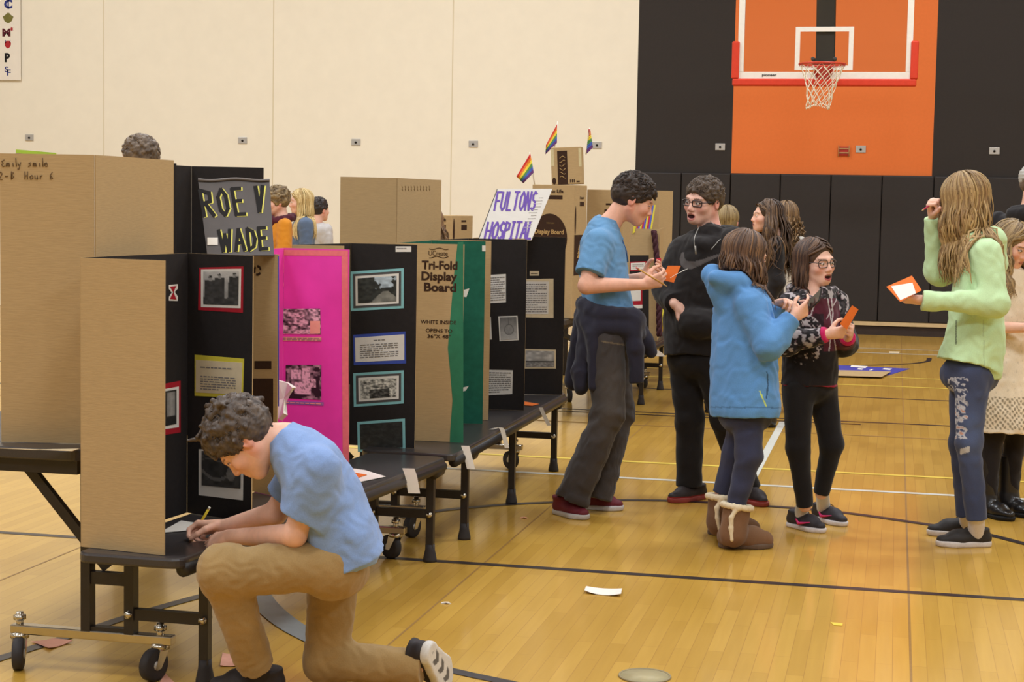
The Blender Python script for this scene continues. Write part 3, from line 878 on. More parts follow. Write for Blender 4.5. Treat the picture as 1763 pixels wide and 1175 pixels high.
# printing on the shaded back of the left leaf
bk = PB[0]
sheet(bk, rect(478.2, 441, 480.2, 700), mat('violet_edge_tape', (104, 96, 190), .6, .3, .05, 40), 'edge_tape', .0006, back=True)
sheet(bk, rect(438, 622, 467, 636), INK, 'printed_block', .0008, back=True)
sheet(bk, rect(434, 652, 470, 800), INK, 'printed_panel', .0008, back=True)
m = MB()
for k in range(3):
    a0 = 2*PI*k/3 + .5
    pts = []
    for rr, sgn in ((7.5, 1), (4.2, -1)):
        seg = [(443+rr*.9*math.cos(a), 466+rr*1.25*math.sin(a)) for a in np.linspace(a0, a0+1.5, 6)]
        pts += seg if sgn > 0 else seg[::-1]
    m.poly([bk.hit(*q, -T_-.0012) for q in pts], .0006, -bk.n)
m.build('recycling_mark', INK, bk.obj)
# crumpled white paper stuck behind the leaf's edge
def crumple(c, sx, sy, sz, seed, mt, name, parent):
    rg = np.random.default_rng(seed); bm = bmesh.new(); bmesh.ops.create_icosphere(bm, subdivisions=3, radius=1)
    o3 = origin_of(parent)
    for v in bm.verts:
        d = np.array(v.co); n_ = 1+.12*math.sin(5*d[0]+seed)+.1*math.sin(7*d[2]+2*d[1])+.05*rg.random()
        v.co = Vector(np.asarray(c)-o3+(CR*d[0]*sx+CFW*d[1]*sy+UP*d[2]*sz)*n_)
    me = bpy.data.meshes.new(name); bm.to_mesh(me); bm.free(); me.materials.append(mt)
    o = bpy.data.objects.new(name, me); return link(o, parent)
p_ = dp(489, 686, 6.30)
m = MB()
pts = [(477, 655), (495, 660), (503, 668), (501, 678), (491, 697), (488, 712), (479, 722), (476, 690)]
V0 = [dp(px, py, 6.28 + .02*math.sin(i*2.1)) for i, (px, py) in enumerate(pts)]
m.add([p_] + V0, [(0, i+1, (i+1) % len(pts)+1) for i in range(len(pts))])
o = m.build('crumpled_tissue', PAPER, PB[2].obj); sd = o.modifiers.new('s', 'SOLIDIFY'); sd.thickness = .02

# C: black board with four matted pictures
rC, PC = trifold('black tri-fold board right of the pink board, four matted pictures in a column', [(-2.235, 6.77), (-2.448, 6.735), (-2.348, 7.205), D2(716, 7.50)], ZB, BLACKBOARD, h=.899)
w = PC[2]
def road(u, v):
    g = .16+.2*vnoise(u, v, 12, 41)
    sky = (np.abs(u-.70) < .10+.22*vnoise(u, v, 9, 42)) & (v < .18+.5*vnoise(u, v, 7, 46))
    c = grey(g, 15, 170, (1, 1, .9))
    c[sky] = (np.array([190, 202, 208])*(.75+.35*vnoise(u, v, 12, 47))[:, None])[sky]
    rd = (v > .58) & (np.abs(u-(.72)) < .08+.75*(v-.58))
    c[rd] = (np.array([140, 136, 124])*(0.8+.3*vnoise(u, v, 9, 44))[:, None])[rd]
    return c
def jungle(u, v):
    g = .45*vnoise(u, v, 16, 51)+.4*vnoise(u, v, 30, 52)+.15
    g = np.where((u > .25) & (u < .8) & (v > .55), g*.55, g); return grey(np.clip((g-.45)*1.9+.5, 0, 1), 30, 235, (1, .97, .9))
def dark(u, v): return grey(.16+.3*vnoise(u, v, 10, 61)*vnoise(u, v, 25, 62), 20, 140, (1, 1, .95))
for q, mt0, sty, fn in (([(603, 468), (695, 462), (695, 531), (604, 536)], TEALP, 3, road), ([(608, 577), (698, 571), (699, 626), (609, 629)], BLUEP, 0, None),
                        ([(608, 643), (695, 638), (695, 695), (609, 701)], TEALP, 3, jungle), ([(615, 727), (697, 721), (698, 775), (616, 779)], TEALP, 1, dark)):
    lb = {3: 'pale teal and grey mat', 0: 'blue mat', 1: 'pale teal mat'}[sty]
    mt_ = sheet(w, q, mt0, 'photo_mat', .001, label=lb)
    if sty == 0:
        pm = sheet(w, [(611, 582), (696, 576), (696, 620), (612, 624)], PAPER, 'note_sheet', .0018, mt_)
        text_lines(w, [(620, 586), (686, 582), (686, 614), (620, 618)], 9, pm, GREYINK, .003, seed=9, title=True); continue
    q1 = inset_px(q, 4.5)
    if sty == 3:
        sheet(w, q1, GREYP, 'inner_mat', .0018, mt_); q2 = inset_px(q, 8.5)
        sheet(w, q2, PAPER, 'photo_border', .0026, mt_); picture(w, inset_px(q, 12.5), fn, mt_, 44, 30, .0036)
    else:
        picture(w, q1, fn, mt_, 30, 24, .0022)
pm = sheet(w, rect(681, 424.5, 708, 434), PAPER, 'name_label', .001); text_lines(w, rect(683, 426, 700, 430), 1, pm, GREYINK, .002)

# D: cardboard back with printing, green inside
rD, PD = trifold('tri-fold board with green inside, brown printed back reading Tri-Fold Display Board', [D2(797, 7.72), (-2.215, 7.45), (-2.215, 8.06), D2(833, 8.38)], ZB, GREEND, h=.899)
bk = PD[0]; nb = -bk.n; uxb = -bk.ux
def back_text(s, px, py, hpx, wpx, mt, bold=.03):
    D = depth(bk.hit(px, py)); k = D/F_PX
    v = ray(px+1, py) - ray(px, py)
    return text_mesh(s, bk.hit(px, py, -T_-.0006), uxb, UP, hpx*k, mt, bk.obj, 'printed_text', wpx*k*1.02, bold)
back_text('Tri-Fold', 726, 463, 14, 62, INK, .035)
back_text('Display', 725.5, 482, 14, 62, INK, .035)
back_text('Board', 730, 501, 14, 56, INK, .035)
back_text('WHITE INSIDE', 724, 557, 6.2, 62, INK, .02); back_text('OPENS TO', 733, 572, 6, 46, INK, .02); back_text('36"X 48"', 736, 582, 6, 40, INK, .02)
back_text('UCreate', 738, 440, 8.5, 33, INK, .0)
m = MB()
for y0, ph in ((428.5, 0), (443.0, 1.2)):
    pts = [bk.hit(739+33*t, y0+1.4*math.sin(9*t+ph), -T_-.0008) for t in np.linspace(0, 1, 14)]; m.tube(pts, .0016, 5)
m.build('printed_swirl', INK, bk.obj)
# green paper folded round the leaf's free edge
qg = [(788, 417), (797.5, 416.5), (797.5, 769), (774, 773), (775, 745), (779, 690), (775, 640), (771, 600), (776, 540), (781, 480), (785, 445)]
m = MB(); m.poly([bk.hit(*q, -T_-.0012) for q in qg], .001, nb); m.build('paper_wrap', GREENP, bk.obj)
wl = PD[2]
for q in ([(796, 500), (808, 497), (803, 512), (796, 511)], [(796, 668), (807, 665), (802, 673), (796, 675)]):
    sheet(wl, q, PAPER, 'white_tab', .002)
sheet(wl, rect(830, 423, 836, 433), PAPER, 'clip', .002)

# E and K: black boards with text sheets
rE, PE = trifold('black tri-fold board with white text sheets and a round drawing, next to the brown edge', [D2(843, 8.53), (-2.245, 8.225), (-2.19, 8.70), D2(904, 8.96)], ZB, BLACKBOARD, h=.899)
w = PE[2]
for q, n, sd in (([(838, 474), (871, 472), (871, 521), (838, 523)], 11, 3), ([(838, 637), (883, 638), (882, 679), (838, 681)], 10, 5)):
    pm = sheet(w, q, PAPER, 'text_sheet'); text_lines(w, inset(q, .86), n, pm, GREYINK, .003, seed=sd)
pm = sheet(w, [(858, 545), (891, 544), (893, 586), (860, 588)], PAPER, 'photo_border')
def ball(u, v):
    g = .35+.4*v+.08*vnoise(u, v, 9, 71); d = ((u-.52)**2/.075+(v-.56)**2/.05)
    g = np.where(d < 1, .5+.12*vnoise(u, v, 12, 72), g); g = np.where((d > .85) & (d < 1.1), .32, g); g = np.where((np.abs(u-.52) < .02) & (v < .34), .3, g); return grey(g, 30, 230)
picture(w, [(860, 547), (889, 546), (891, 584), (862, 586)], ball, pm, 30, 36, .003)
pm = sheet(w, [(838, 546), (845, 546), (847, 585), (838, 585)], PAPER, 'text_sheet')
rK, PK = trifold('farthest black tri-fold board of the near row, cream-matted text sheet and landscape print', [D2(901, 9.16), (-2.20, 8.87), (-2.16, 9.44), D2(970, 9.72)], ZB, BLACKBOARD, h=.899)
w = PK[2]
pm = sheet(w, rect(912, 467, 928, 475), CREAMP, 'name_label'); text_lines(w, rect(914, 470, 926, 473), 1, pm, INK, .002)
mt_ = sheet(w, [(903, 481), (953, 480), (953, 548), (903, 547)], CREAMP, 'text_mat', label='cream mat')
pm = sheet(w, [(903, 485), (945, 485), (944, 541), (903, 541)], PAPER, 'text_sheet', .0018, mt_); text_lines(w, rect(905, 488, 941, 539), 13, pm, GREYINK, .003, seed=12)
mt_ = sheet(w, [(903, 601), (957, 602), (957, 635), (903, 635)], CREAMP, 'photo_mat', label='cream mat')
def field(u, v):
    g = np.where(v < .62, .55+.35*vnoise(u, v, 7, 81), .35+.4*vnoise(u, v, 20, 82)); g = np.where((np.abs(v-.66) < .04), .15, g); return grey(g, 30, 235)
picture(w, [(905, 604), (954, 605), (954, 632), (905, 632)], field, mt_, 36, 24, .0028)

# F: plain board on the near table, opened to the far side
rF, PF = trifold('large plain brown folded board on the near table with pencilled writing at its top', [(-2.62, 5.80), (-2.492, 5.62), (-2.492, 5.02), (-2.79, 4.965)], .7395, BLACKBOARD, h=.925)
bk = PF[2]
def hand(p, lines, mt, rad=.0016, name='handwriting', back=True):
    """pencil strokes: list of polylines in photo points"""
    m = MB()
    for s in lines: m.tube([p.hit(*q, (-T_-.0008) if back else .0012) for q in s], rad, 5)
    return m.build(name, mt, p.obj)
def stroke_text(s, x, y, h, adv):
    """simple handwritten letters as polylines; h = x-height in photo pixels"""
    G = {'e': [[(.1, .5), (.8, .45), (.6, .05), (.2, .2), (.1, .7), (.5, 1), (.9, .8)]], 'm': [[(0, 1), (.05, .1), (.3, .1), (.4, 1)], [(.4, .3), (.65, .1), (.75, 1)]],
         'i': [[(.3, .1), (.4, 1)]], 'l': [[(.3, -1), (.45, 1)]], 'y': [[(.1, .1), (.4, .8)], [(.8, 0), (.3, 1.7), (0, 1.5)]], 's': [[(.8, .05), (.2, .2), (.7, .65), (.1, 1)]],
         'n': [[(.1, 1), (.15, .1), (.55, .1), (.7, 1)]], 't': [[(.4, -.8), (.45, 1)], [(.1, 0), (.8, -.05)]], 'k': [[(.2, -1), (.25, 1)], [(.8, 0), (.3, .5), (.8, 1)]],
         'H': [[(.1, -.8), (.15, 1)], [(.75, -.8), (.7, 1)], [(.1, .2), (.75, .1)]], 'o': [[(.5, .1), (.1, .4), (.3, 1), (.8, .8), (.8, .2), (.5, .1)]],
         'u': [[(.1, .1), (.2, .9), (.6, .9), (.7, .1), (.75, 1)]], 'r': [[(.2, .1), (.25, 1)], [(.25, .4), (.7, .05)]], '6': [[(.7, -.7), (.2, .1), (.3, 1), (.8, .7), (.5, .3), (.2, .5)]],
         '8': [[(.6, -.7), (.1, -.4), (.7, .3), (.5, 1), (.1, .6), (.7, -.3), (.6, -.7)]], '2': [[(.1, -.4), (.5, -.8), (.8, -.3), (.1, 1), (.9, 1)]], '-': [[(.1, .3), (.8, .3)]], 'B': [[(.2, 1), (.25, -.8), (.8, -.5), (.3, 0), (.85, .4), (.2, 1)]], 'E': [[(.8, -.6), (.1, -.2), (.5, .2), (.1, .5), (.4, 1), (1, .8)]]}
    out = []
    for c in s:
        for st in G.get(c, []): out.append([(x+a*h*.95, y+(b-1)*h) for a, b in st])
        x += adv*(.55 if c in 'il' else 1)
    return out
PENCIL = mat('pencil_grey', (104, 82, 58), .8, .2, .1, 60)
hand(bk, stroke_text('Emily smile', 2, 287, 7.5, 9.0) + stroke_text('2-B', -2, 309, 7.5, 10) + stroke_text('Hour 6', 42, 309, 7.5, 8.6), PENCIL)

# G: black board behind it
rG, PG = trifold('plain black tri-fold board standing behind the sign reading ROE V WADE', [(-2.60, 5.90), (-2.765, 5.83), (-2.765, 6.42), D2(452, 6.92)], .7395, BLACKBOARD, BLACKBOARD, h=.92)

# H: plain board on the second table
rH, PH = trifold('plain brown folded board on the second table above the four-picture board', [(-2.75, 9.36), (-2.485, 9.22), (-2.565, 8.63), D2(583, 8.93)], .7395, BLACKBOARD, h=.915)
_q = [[(692+5.2*i+1.6*(k % 2), 320+9*((k*3+i*2) % 4)/3) for k in range(5)] for i in range(10)]
m = hand(PH[1], _q, mat('faint_pencil', (150, 120, 78), .8, .2, .05, 60), .0012)
m['label'] = 'faint pencilled words'

# header sign ROE V WADE
def header_sign(label, c, mt, group=None, thick=.004):
    """free-standing lettered sheet, corners TL TR BR BL in world space"""
    c = [np.asarray(k, float) for k in c]
    nn0 = np.cross(c[2]-c[3], c[0]-c[3]); dd = c[1]-CAM; c[1] = CAM + dd*(np.dot(c[3]-CAM, nn0)/np.dot(dd, nn0))
    ux = c[2]-c[3]; ux /= np.linalg.norm(ux); uy = c[0]-c[3]; L_ = np.linalg.norm(uy); uy /= L_
    n = np.cross(ux, uy); n /= np.linalg.norm(n)
    r = empty('header_sign', (c[2]+c[3])/2, label, 'sign')
    m = MB(); m.poly([c[3], c[2], c[1], c[0]], thick, n); o = m.build('sign_sheet', mt, r)
    return r, c, n
SIGNG = mat('dark_grey_poster', (84, 78, 76), .4, .45, .1, 18)
LIME = mat('yellow_letter_edge', (218, 208, 96), .6, .3, .05, 30)
zs = 1.346
def sgn(px, py, D): return dp(px, py, D)
cS = [sgn(341, 309, 6.32), sgn(464, 310, 6.36), sgn(472, 440, 6.20), sgn(357, 440, 6.14)]
rs, cS, nS = header_sign('dark grey cut-letter sign reading ROE V WADE above the nearest board', cS, SIGNG)
class Q:                                     # a sign surface, addressed by photo points
    def __init__(s, c, n, obj): s.o, s.n, s.obj = c[3], n, obj
    def hit(s, px, py, lift=0.0):
        d = ray(px, py); o = s.o + s.n*lift
        return CAM + d*(np.dot(o-CAM, s.n)/np.dot(d, s.n))
sg = Q(cS, nS, rs)
BLK = {'R': [[(0, 1), (0, 0)], [(0, 0), (.9, .12), (.85, .45), (0, .52)], [(.3, .52), (1, 1)]], 'O': [[(.5, 0), (.05, .3), (.1, .8), (.5, 1), (.92, .75), (.9, .25), (.5, 0)]],
       'E': [[(.95, 0), (0, 0), (0, 1), (1, 1)], [(0, .48), (.8, .48)]], 'V': [[(0, 0), (.5, 1), (1, 0)]], 'W': [[(0, 0), (.25, 1), (.5, .2), (.75, 1), (1, 0)]],
       'A': [[(0, 1), (.5, 0), (1, 1)], [(.2, .65), (.8, .65)]], 'D': [[(0, 1), (0, 0), (.75, .15), (1, .5), (.75, .85), (0, 1)]],
       'F': [[(1, 0), (0, 0), (0, 1)], [(0, .48), (.8, .48)]], 'U': [[(0, 0), (0, .8), (.4, 1), (.8, .85), (.9, 0)]], 'L': [[(0, 0), (0, 1), (.9, 1)]], 'T': [[(0, 0), (1, 0)], [(.5, 0), (.5, 1)]],
       'N': [[(0, 1), (0, 0), (.9, 1), (.9, 0)]], 'S': [[(.95, .1), (.5, 0), (.05, .2), (.2, .45), (.8, .55), (.95, .8), (.5, 1), (0, .9)]], 'H': [[(0, 0), (0, 1)], [(.9, 0), (.9, 1)], [(0, .5), (.9, .5)]],
       'P': [[(0, 1), (0, 0), (.85, .1), (.85, .42), (0, .5)]], 'I': [[(.5, 0), (.5, 1)], [(.15, 0), (.85, 0)], [(.15, 1), (.85, 1)]]}
def block_letter(surf, ch, quad, wpx, mt, lift, name='letter', dx=0, dy=0, label=None):
    """broad-stroke letter as flat ribbons; quad TL TR BR BL in photo points"""
    q = [np.array(k, float) for k in quad]; m = MB()
    def uvp(u, v): return (q[0]*(1-u)+q[1]*u)*(1-v)+(q[3]*(1-u)+q[2]*u)*v
    for st in BLK[ch]:
        pts = [uvp(*k)+np.array([dx, dy]) for k in st]
        for a, b in zip(pts[:-1], pts[1:]):
            t = (b-a)/np.linalg.norm(b-a); nn_ = np.array([-t[1], t[0]])*wpx/2; e = t*wpx*.3
            w4 = [surf.hit(*k, lift) for k in (a-e+nn_, b+e+nn_, b+e-nn_, a-e-nn_)]
            m.poly(w4, .0006, surf.n); lift += .00003
    o = m.build(name, mt, surf.obj)
    if label: o['label'] = label
    return o
def letters(surf, word, quads, wpx, mt, lift, edge=None):
    for ch, q in zip(word, quads):
        if edge is not None: block_letter(surf, ch, q, wpx*.95, edge, lift-.0007, 'letter_edge', 2.6, .8)
        block_letter(surf, ch, q, wpx, mt, lift)
def row(x, y, ws, h, gap=5, lean=0.0, down=0.0):
    out = []
    for w_ in ws:
        out.append([(x+lean*h, y), (x+w_+lean*h, y+down*w_), (x+w_, y+h+down*w_), (x, y+h)]); x += w_+gap; y += down*(w_+gap)
    return out
letters(sg, 'ROE', row(352, 328, (17, 16, 15), 44, 11, -.18, -.05), 6.2, BLACKINK, .0022, LIME)
letters(sg, 'V', [[(440, 322), (452, 321), (453, 364), (441, 364)]], 7.0, BLACKINK, .0022, LIME)
letters(sg, 'WADE', row(380, 397, (19, 15, 12, 12), 36, 7.5, -.1, -.06), 6.0, BLACKINK, .0022, LIME)
m = MB(); m.poly([sg.hit(*k, .0035) for k in ((357, 422), (375, 422), (375, 409), (357, 409))], .001, sg.n); m.build('name_label', PAPER, rs)
m = MB(); m.tube([sg.hit(341+ (464-341)*t, 309.5+1.5*math.sin(9*t), .004) for t in np.linspace(0, 1, 14)], .006, 6); m.build('taped_top_edge', mat('clear_tape_edge', (112, 104, 100), .3, .5, .1, 30), rs)

# header sign FULTONS HOSPITAL
WPOST = mat('white_poster', (190, 182, 171), .6, .3, .03, 14); PURP = mat('purple_marker', (92, 62, 140), .7, .2, .1, 60)
cF = [dp(856, 325.5, 9.62), dp(951, 325, 9.70), dp(915, 413.5, 9.12), dp(823, 414, 9.06)]
rf, cF, nF = header_sign('white poster reading FULTONS HOSPITAL in purple, leaning above the black boards', cF, WPOST)
sf = Q(cF, nF, rf)
letters(sf, 'FULTONS', row(851, 331, (7, 8, 7, 8, 8, 7, 6), 31, 2.9, .19, -.01), 3.3, PURP, .002)
letters(sf, 'HOSPITAL', row(834, 383, (9, 9, 6.5, 7, 6, 8, 9, 7), 29, 2.6, .22, -.015), 3.5, PURP, .002)
m = MB()
for i in range(11):
    a = (931-i*2.3, 341+i*5.1); 
    m.tube([sf.hit(a[0]-(3+3*(i % 3)), a[1], .001), sf.hit(a[0]+4+(i*5 % 4), a[1]-.3, .001)], .0022, 4)
m.build('pencil_notes', mat('pale_pencil', (186, 178, 168), .8, .2, .05, 60), rf)
m = MB(); m.tube([sf.hit(856-33*t, 326+88*t, .001) for t in np.linspace(0, 1, 5)], .002, 4); m.build('dark_edge', BLACKINK, rf)

# lime-topped card behind board F
m = MB(); V = [dp(26, 285, 5.75), dp(97, 288, 5.80), dp(97, 263.5, 5.80), dp(27, 257.5, 5.75)]
V = [np.array([p[0], p[1], .7395]) for p in V[:2]] + V[2:]
r = empty('header_card', (V[0]+V[1])/2, 'white card with lime top edge just showing over the plain brown board', 'sign')
nn_ = np.cross(V[1]-V[0], UP); nn_ /= np.linalg.norm(nn_)
m.poly(V, .003, nn_); m.build('card_sheet', PAPER, r)
m = MB(); m.poly([V[3]-UP*.012+nn_*.001, V[2]-UP*.012+nn_*.001, V[2]+nn_*.001, V[3]+nn_*.001], .0012, nn_); m.build('lime_edge', mat('lime_paper', (188, 222, 74), .6, .3, .05, 30), r)

# ------------------------------------------------------------------ printed cartons on the far table
def carton(label, c, w, d, h, yaw, mt=CARD, roll=0.0, name='carton', group='printed cardboard cartons'):
    """c: front-left bottom corner; w across, d back; returns root and its front / side faces as Q surfaces"""
    R = np.array(Matrix.Rotation(yaw, 3, 'Z') @ Matrix.Rotation(roll, 3, 'Y'))
    c = np.asarray(c, float); X, Y_, Z = R[:, 0]*w, R[:, 1]*d, R[:, 2]*h
    r = empty(name, c, label, 'carton', group)
    m = MB(); m.add([c, c+X, c+X+Y_, c+Y_, c+Z, c+X+Z, c+X+Y_+Z, c+Y_+Z], [(3, 2, 1, 0), (4, 5, 6, 7), (0, 1, 5, 4), (1, 2, 6, 5), (2, 3, 7, 6), (3, 0, 4, 7)])
    body = m.build('carton_body', mt, r, .004)
    f = Q([0, 0, 0, c], -R[:, 1], r); f.ux, f.uz = R[:, 0], R[:, 2]; f.o = c
    s = Q([0, 0, 0, c+X], R[:, 0], r); s.ux, s.uz = R[:, 1], R[:, 2]; s.o = c+X
    return r, f, s
def decal(surf, u0, v0, u1, v1, mt, name='printed_block', lift=.001, shape='rect'):
    m = MB()
    if shape == 'rect': pts = [(u0, v0), (u1, v0), (u1, v1), (u0, v1)]
    else:
        cu, cv, a, b = (u0+u1)/2, (v0+v1)/2, (u1-u0)/2, (v1-v0)/2
        pts = [(min(cu+a*math.cos(t), 9), cv+b*math.sin(t)) for t in np.linspace(0, 2*PI, 33)[:-1]]
    m.poly([surf.o + surf.ux*u + surf.uz*v + surf.n*lift for u, v in pts], .0006, surf.n)
    return m.build(name, mt, surf.obj)
def ctext(surf, s, u, v, h, w, mt, bold=.03): return text_mesh(s, surf.o+surf.ux*u+surf.uz*v+surf.n*.0022, surf.ux, surf.uz, h, mt, surf.obj, 'printed_text', w, bold)
yw = .0 
ZT_ = .7395
TANI = mat('tan_print', (186, 152, 100), .8, .1, .05, 60)
c = dp(912, 560, 11.95); c[2] = ZT_
r, f, s = carton('tall printed carton behind the white poster, dark circle lettered Display Board', c, .31, .27, .925, math.radians(-9))
decal(f, .0, .38, .265, .725, INK, 'printed_circle', shape='oval')
ctext(f, 'Display Board', .025, .585, .030, .215, TANI); decal(f, .12, .825, .225, .852, INK); ctext(f, 'Brings to Life', .05, .87, .022, .18, INK)
decal(f, .11, .655, .17, .664, TANI)
decal(f, .04, .10, .10, .16, INK); decal(f, .13, .2, .22, .215, INK); decal(f, .13, .02, .25, .07, INK)
decal(s, .02, .58, .05, .78, INK, shape='oval'); decal(s, .12, .78, .21, .81, INK); ctext(s, 'Board', .12, .83, .018, .08, INK); decal(s, .02, .30, .22, .58, INK, 'printed_panel')
m = MB()
for k in range(3):
    w_, v0 = .045-.012*k, .42+.028*k
    m.poly([s.o+s.ux*(.12+a)+s.uz*(v0+b)+s.n*.0025 for a, b in ((-w_, 0), (w_, 0), (0, .04))], .0006, s.n)
m.build('tree_mark', TANI, r)
c = dp(1006, 560, 12.3); c[2] = ZT_
r, f, s = carton('plain printed carton right of the lettered one, behind the head of the boy in polo', c, .27, .24, .90, math.radians(-4))
decal(f, .13, .73, .24, .76, INK); decal(f, .14, .79, .22, .803, INK); decal(f, .02, .3, .10, .55, INK, 'printed_panel')
c = dp(950, 324, 11.98); c[2] = ZT_ + .926
r, f, s = carton('small tilted carton with a dark vertical band, topmost of the carton stack', c + CFW*.03, .215, .20, .26, math.radians(6), roll=math.radians(-3))
decal(f, .045, .0, .115, .235, INK, 'printed_band'); decal(f, .005, -.0, .032, .05, INK, shape='oval'); [decal(f, .130+.013*k, .012, .137+.013*k, .034, INK, 'printed_bottle') for k in range(3)]; decal(f, .175, .012, .198, .022, INK)
m = MB(); 
for k in range(6): m.tube([f.o+f.ux*(.06+.04*t)+f.uz*(.05+k*.028+.008*math.sin(5*t+k))+f.n*.002 for t in np.linspace(0, 1, 6)], .002, 4)
m.build('printed_swirl', TANI, r)
TORN = mat('torn_pale_paper', (206, 192, 150), .9, .1, .1, 60)
decal(f, .0, .13, .022, .25, TORN, 'torn_tape'); decal(f, .195, .12, .215, .25, TORN, 'torn_tape')
c = dp(757, 420, 11.6); c[2] = ZT_
c0_ = dp(755, 420, 11.95)
r, f, s = carton('printed carton between the plain brown board and the white poster', (c0_[0]-.09, c0_[1]-.15, ZT_), .25, .30, .70, math.radians(-14))
decal(f, .10, .60, .20, .635, INK); ctext(f, 'to Life', .10, .66, .028, .10, INK)
decal(s, .01, .50, .035, .68, INK, shape='oval'); decal(s, .13, .60, .21, .635, INK); decal(s, .13, .655, .20, .668, INK); decal(s, .15, .53, .19, .536, INK); decal(s, .15, .50, .19, .506, INK)

# little rainbow flags stuck into the cartons
RAIN = [mat('flag_%s' % n, c, .6, .3, .03, 30) for n, c in (('red', (206, 44, 40)), ('orange', (232, 126, 44)), ('yellow', (238, 212, 60)), ('green', (86, 140, 78)), ('blue', (72, 98, 178)), ('violet', (104, 54, 118)))]
STICK = mat('white_flag_stick', (226, 218, 200), .6, .3, .03, 30)
def flag(label, base, tip, quad, D, wave=.02):
    """quad: cloth corners hoist-top, fly-top, fly-bottom, hoist-bottom in photo points"""
    b = dp(*base, D); r = empty('rainbow_flag', b, label, 'flag', 'small rainbow flags on the cartons')
    m = MB(); m.tube([b, dp(*tip, D)], .004, 6); m.build('flag_stick', STICK, r)
    q = [np.array(k, float) for k in quad]
    m = MB(); nu, nv = 8, 12
    V = []
    for j in range(nv+1):
        for i in range(nu+1):
            u, v = i/nu, j/nv
            p = (q[0]*(1-u)+q[1]*u)*(1-v)+(q[3]*(1-u)+q[2]*u)*v
            V.append(dp(p[0], p[1], D-.006+wave*math.sin(5*u+2*v)*u))
    m.smooth = True
    for j in range(nv):
        m.cur = j*6//nv
        m.add([V[j*(nu+1)+i] for i in range(nu+1)]+[V[(j+1)*(nu+1)+i] for i in range(nu+1)], [(i, i+1, nu+2+i, nu+1+i) for i in range(nu)])
    o = m.build('flag_cloth', RAIN, r); sd = o.modifiers.new('s', 'SOLIDIFY'); sd.thickness = .0012
    return r
flag('left rainbow flag, lowest of the three, above the white poster', (921, 322), (912, 262), [(913, 264), (889, 304), (901, 316), (919, 297)], 11.93)
flag('middle rainbow flag on the left side of the small top carton', (954, 262), (960, 209), [(959, 214), (940, 250), (939, 266), (959, 246)], 12.02)
flag('right rainbow flag beside a steel wall socket', (1009, 266), (1015, 220), [(1013, 222), (1016, 222), (1021, 254), (1010, 265)], 12.05)

r2 = empty('side_table', (-2.3, 15.6, 0), 'dark table behind the far bench carrying the tall plain brown board', 'table')
m = MB(); m.bbox((-2.9, 14.85, .70), (-1.72, 16.3, .738)); m.build('table_top', BLAMI, r2, .006)
for sx in (-2.85, -1.85):
    for sy in (14.95, 16.2):
        m = MB(); m.bar((sx, sy, 0), (sx, sy, .70), .035); m.build('leg', BLACKMETAL, r2)
# L: tall brown board on the far table, M: brown board with a black poster on the far bench
rL, PL = trifold('tall plain brown board on the far table behind the boy in the blue polo', [(-2.15, 14.98), D2(1050, 15.1), D2(1128, 15.3), D2(1152, 15.45)], ZT_, CARD, h=.925)
rM, PM = trifold('brown board on the far bench with a black poster of red-framed cards', [D2(1054, 13.75), D2(1131, 13.72), (-1.91, 14.3)], ZB, CARD, h=.899)
w = PM[0]
po = sheet(w, [(1060, 440), (1117, 440), (1117, 588), (1060, 588)], BLACKBOARD, 'black_poster', .0015)
c1 = sheet(w, [(1085, 451), (1113, 450), (1113, 466), (1085, 467)], REDP, 'card_mat', .0025, po); pm = sheet(w, [(1086, 453), (1111, 452), (1111, 464), (1086, 465)], PAPER, 'card', .0035, po); text_lines(w, [(1089, 455), (1108, 454), (1108, 462), (1089, 463)], 3, pm, GREYINK, .0045)
c1 = sheet(w, [(1080, 496), (1106, 495), (1106, 525), (1080, 526)], REDP, 'card_mat', .0025, po); sheet(w, [(1080, 498), (1103, 497), (1103, 518), (1080, 519)], PAPER, 'card', .0035, po)
sheet(w, [(1082, 526), (1106, 525), (1106, 531), (1082, 532)], PAPER, 'caption_strip', .0035, po)
# striped paper fan on its top edge
r = empty('striped_paper', dp(1106, 397, 13.68), 'yellow, red and blue striped paper standing on the brown far board', 'paper')
m = MB(); STR = [YELP, mat('stripe_red', (196, 46, 74), .7, .2, .05, 40), mat('stripe_blue', (92, 104, 186), .7, .2, .05, 40)]
seq = [0, 1, 2, 0, 1, 2, 0, 1, 2, 0]
for i, k in enumerate(seq):
    m.cur = k; x0, x1 = 1093+3.05*i, 1093+3.05*(i+1); tp = 358-.55*i
    m.poly([dp(a+(5.5 if t else -2), y, 13.66) for a, y, t in ((x0, 400, 0), (x1, 400, 0), (x1, tp, 1), (x0, tp, 1))], .003, -CFW)
m.build('striped_sheet', STR, r)
m = MB(); m.poly([dp(a, b, 13.655) for a, b in ((1089, 403), (1093, 400), (1099, 358), (1095, 362))], .002, -CFW); m.build('folded_end', YELP, r)
# dark garland with a yellow disc hanging past the board's edge
r = empty('garland', dp(1138, 560, 13.6), 'dark braided garland with a red patch hanging beside the brown far board', 'garland')
m = MB()
for k in range(3):
    m.tube([dp(1126+9*min(1, 2.2*t)+2.2*math.sin(30*t+k*2.1), 398+182*t, 13.62+.02*math.cos(30*t+k*2.1)) for t in np.linspace(0, 1, 60)], [.016]*59+[.006], 6)
m.build('braid', mat('dark_plum_yarn', (74, 46, 52), .9, .1, .3, 60), r)
m = MB(); m.tube([dp(1134, 445, 13.58), dp(1135, 470, 13.58)], [.02, .016], 8); m.build('red_patch', REDP, r)
m = MB(); m.tube([dp(1137, 546, 13.80), dp(1137, 546, 13.82)], .095, 24, sx=1); m.build('yellow_disc', YELP, r)
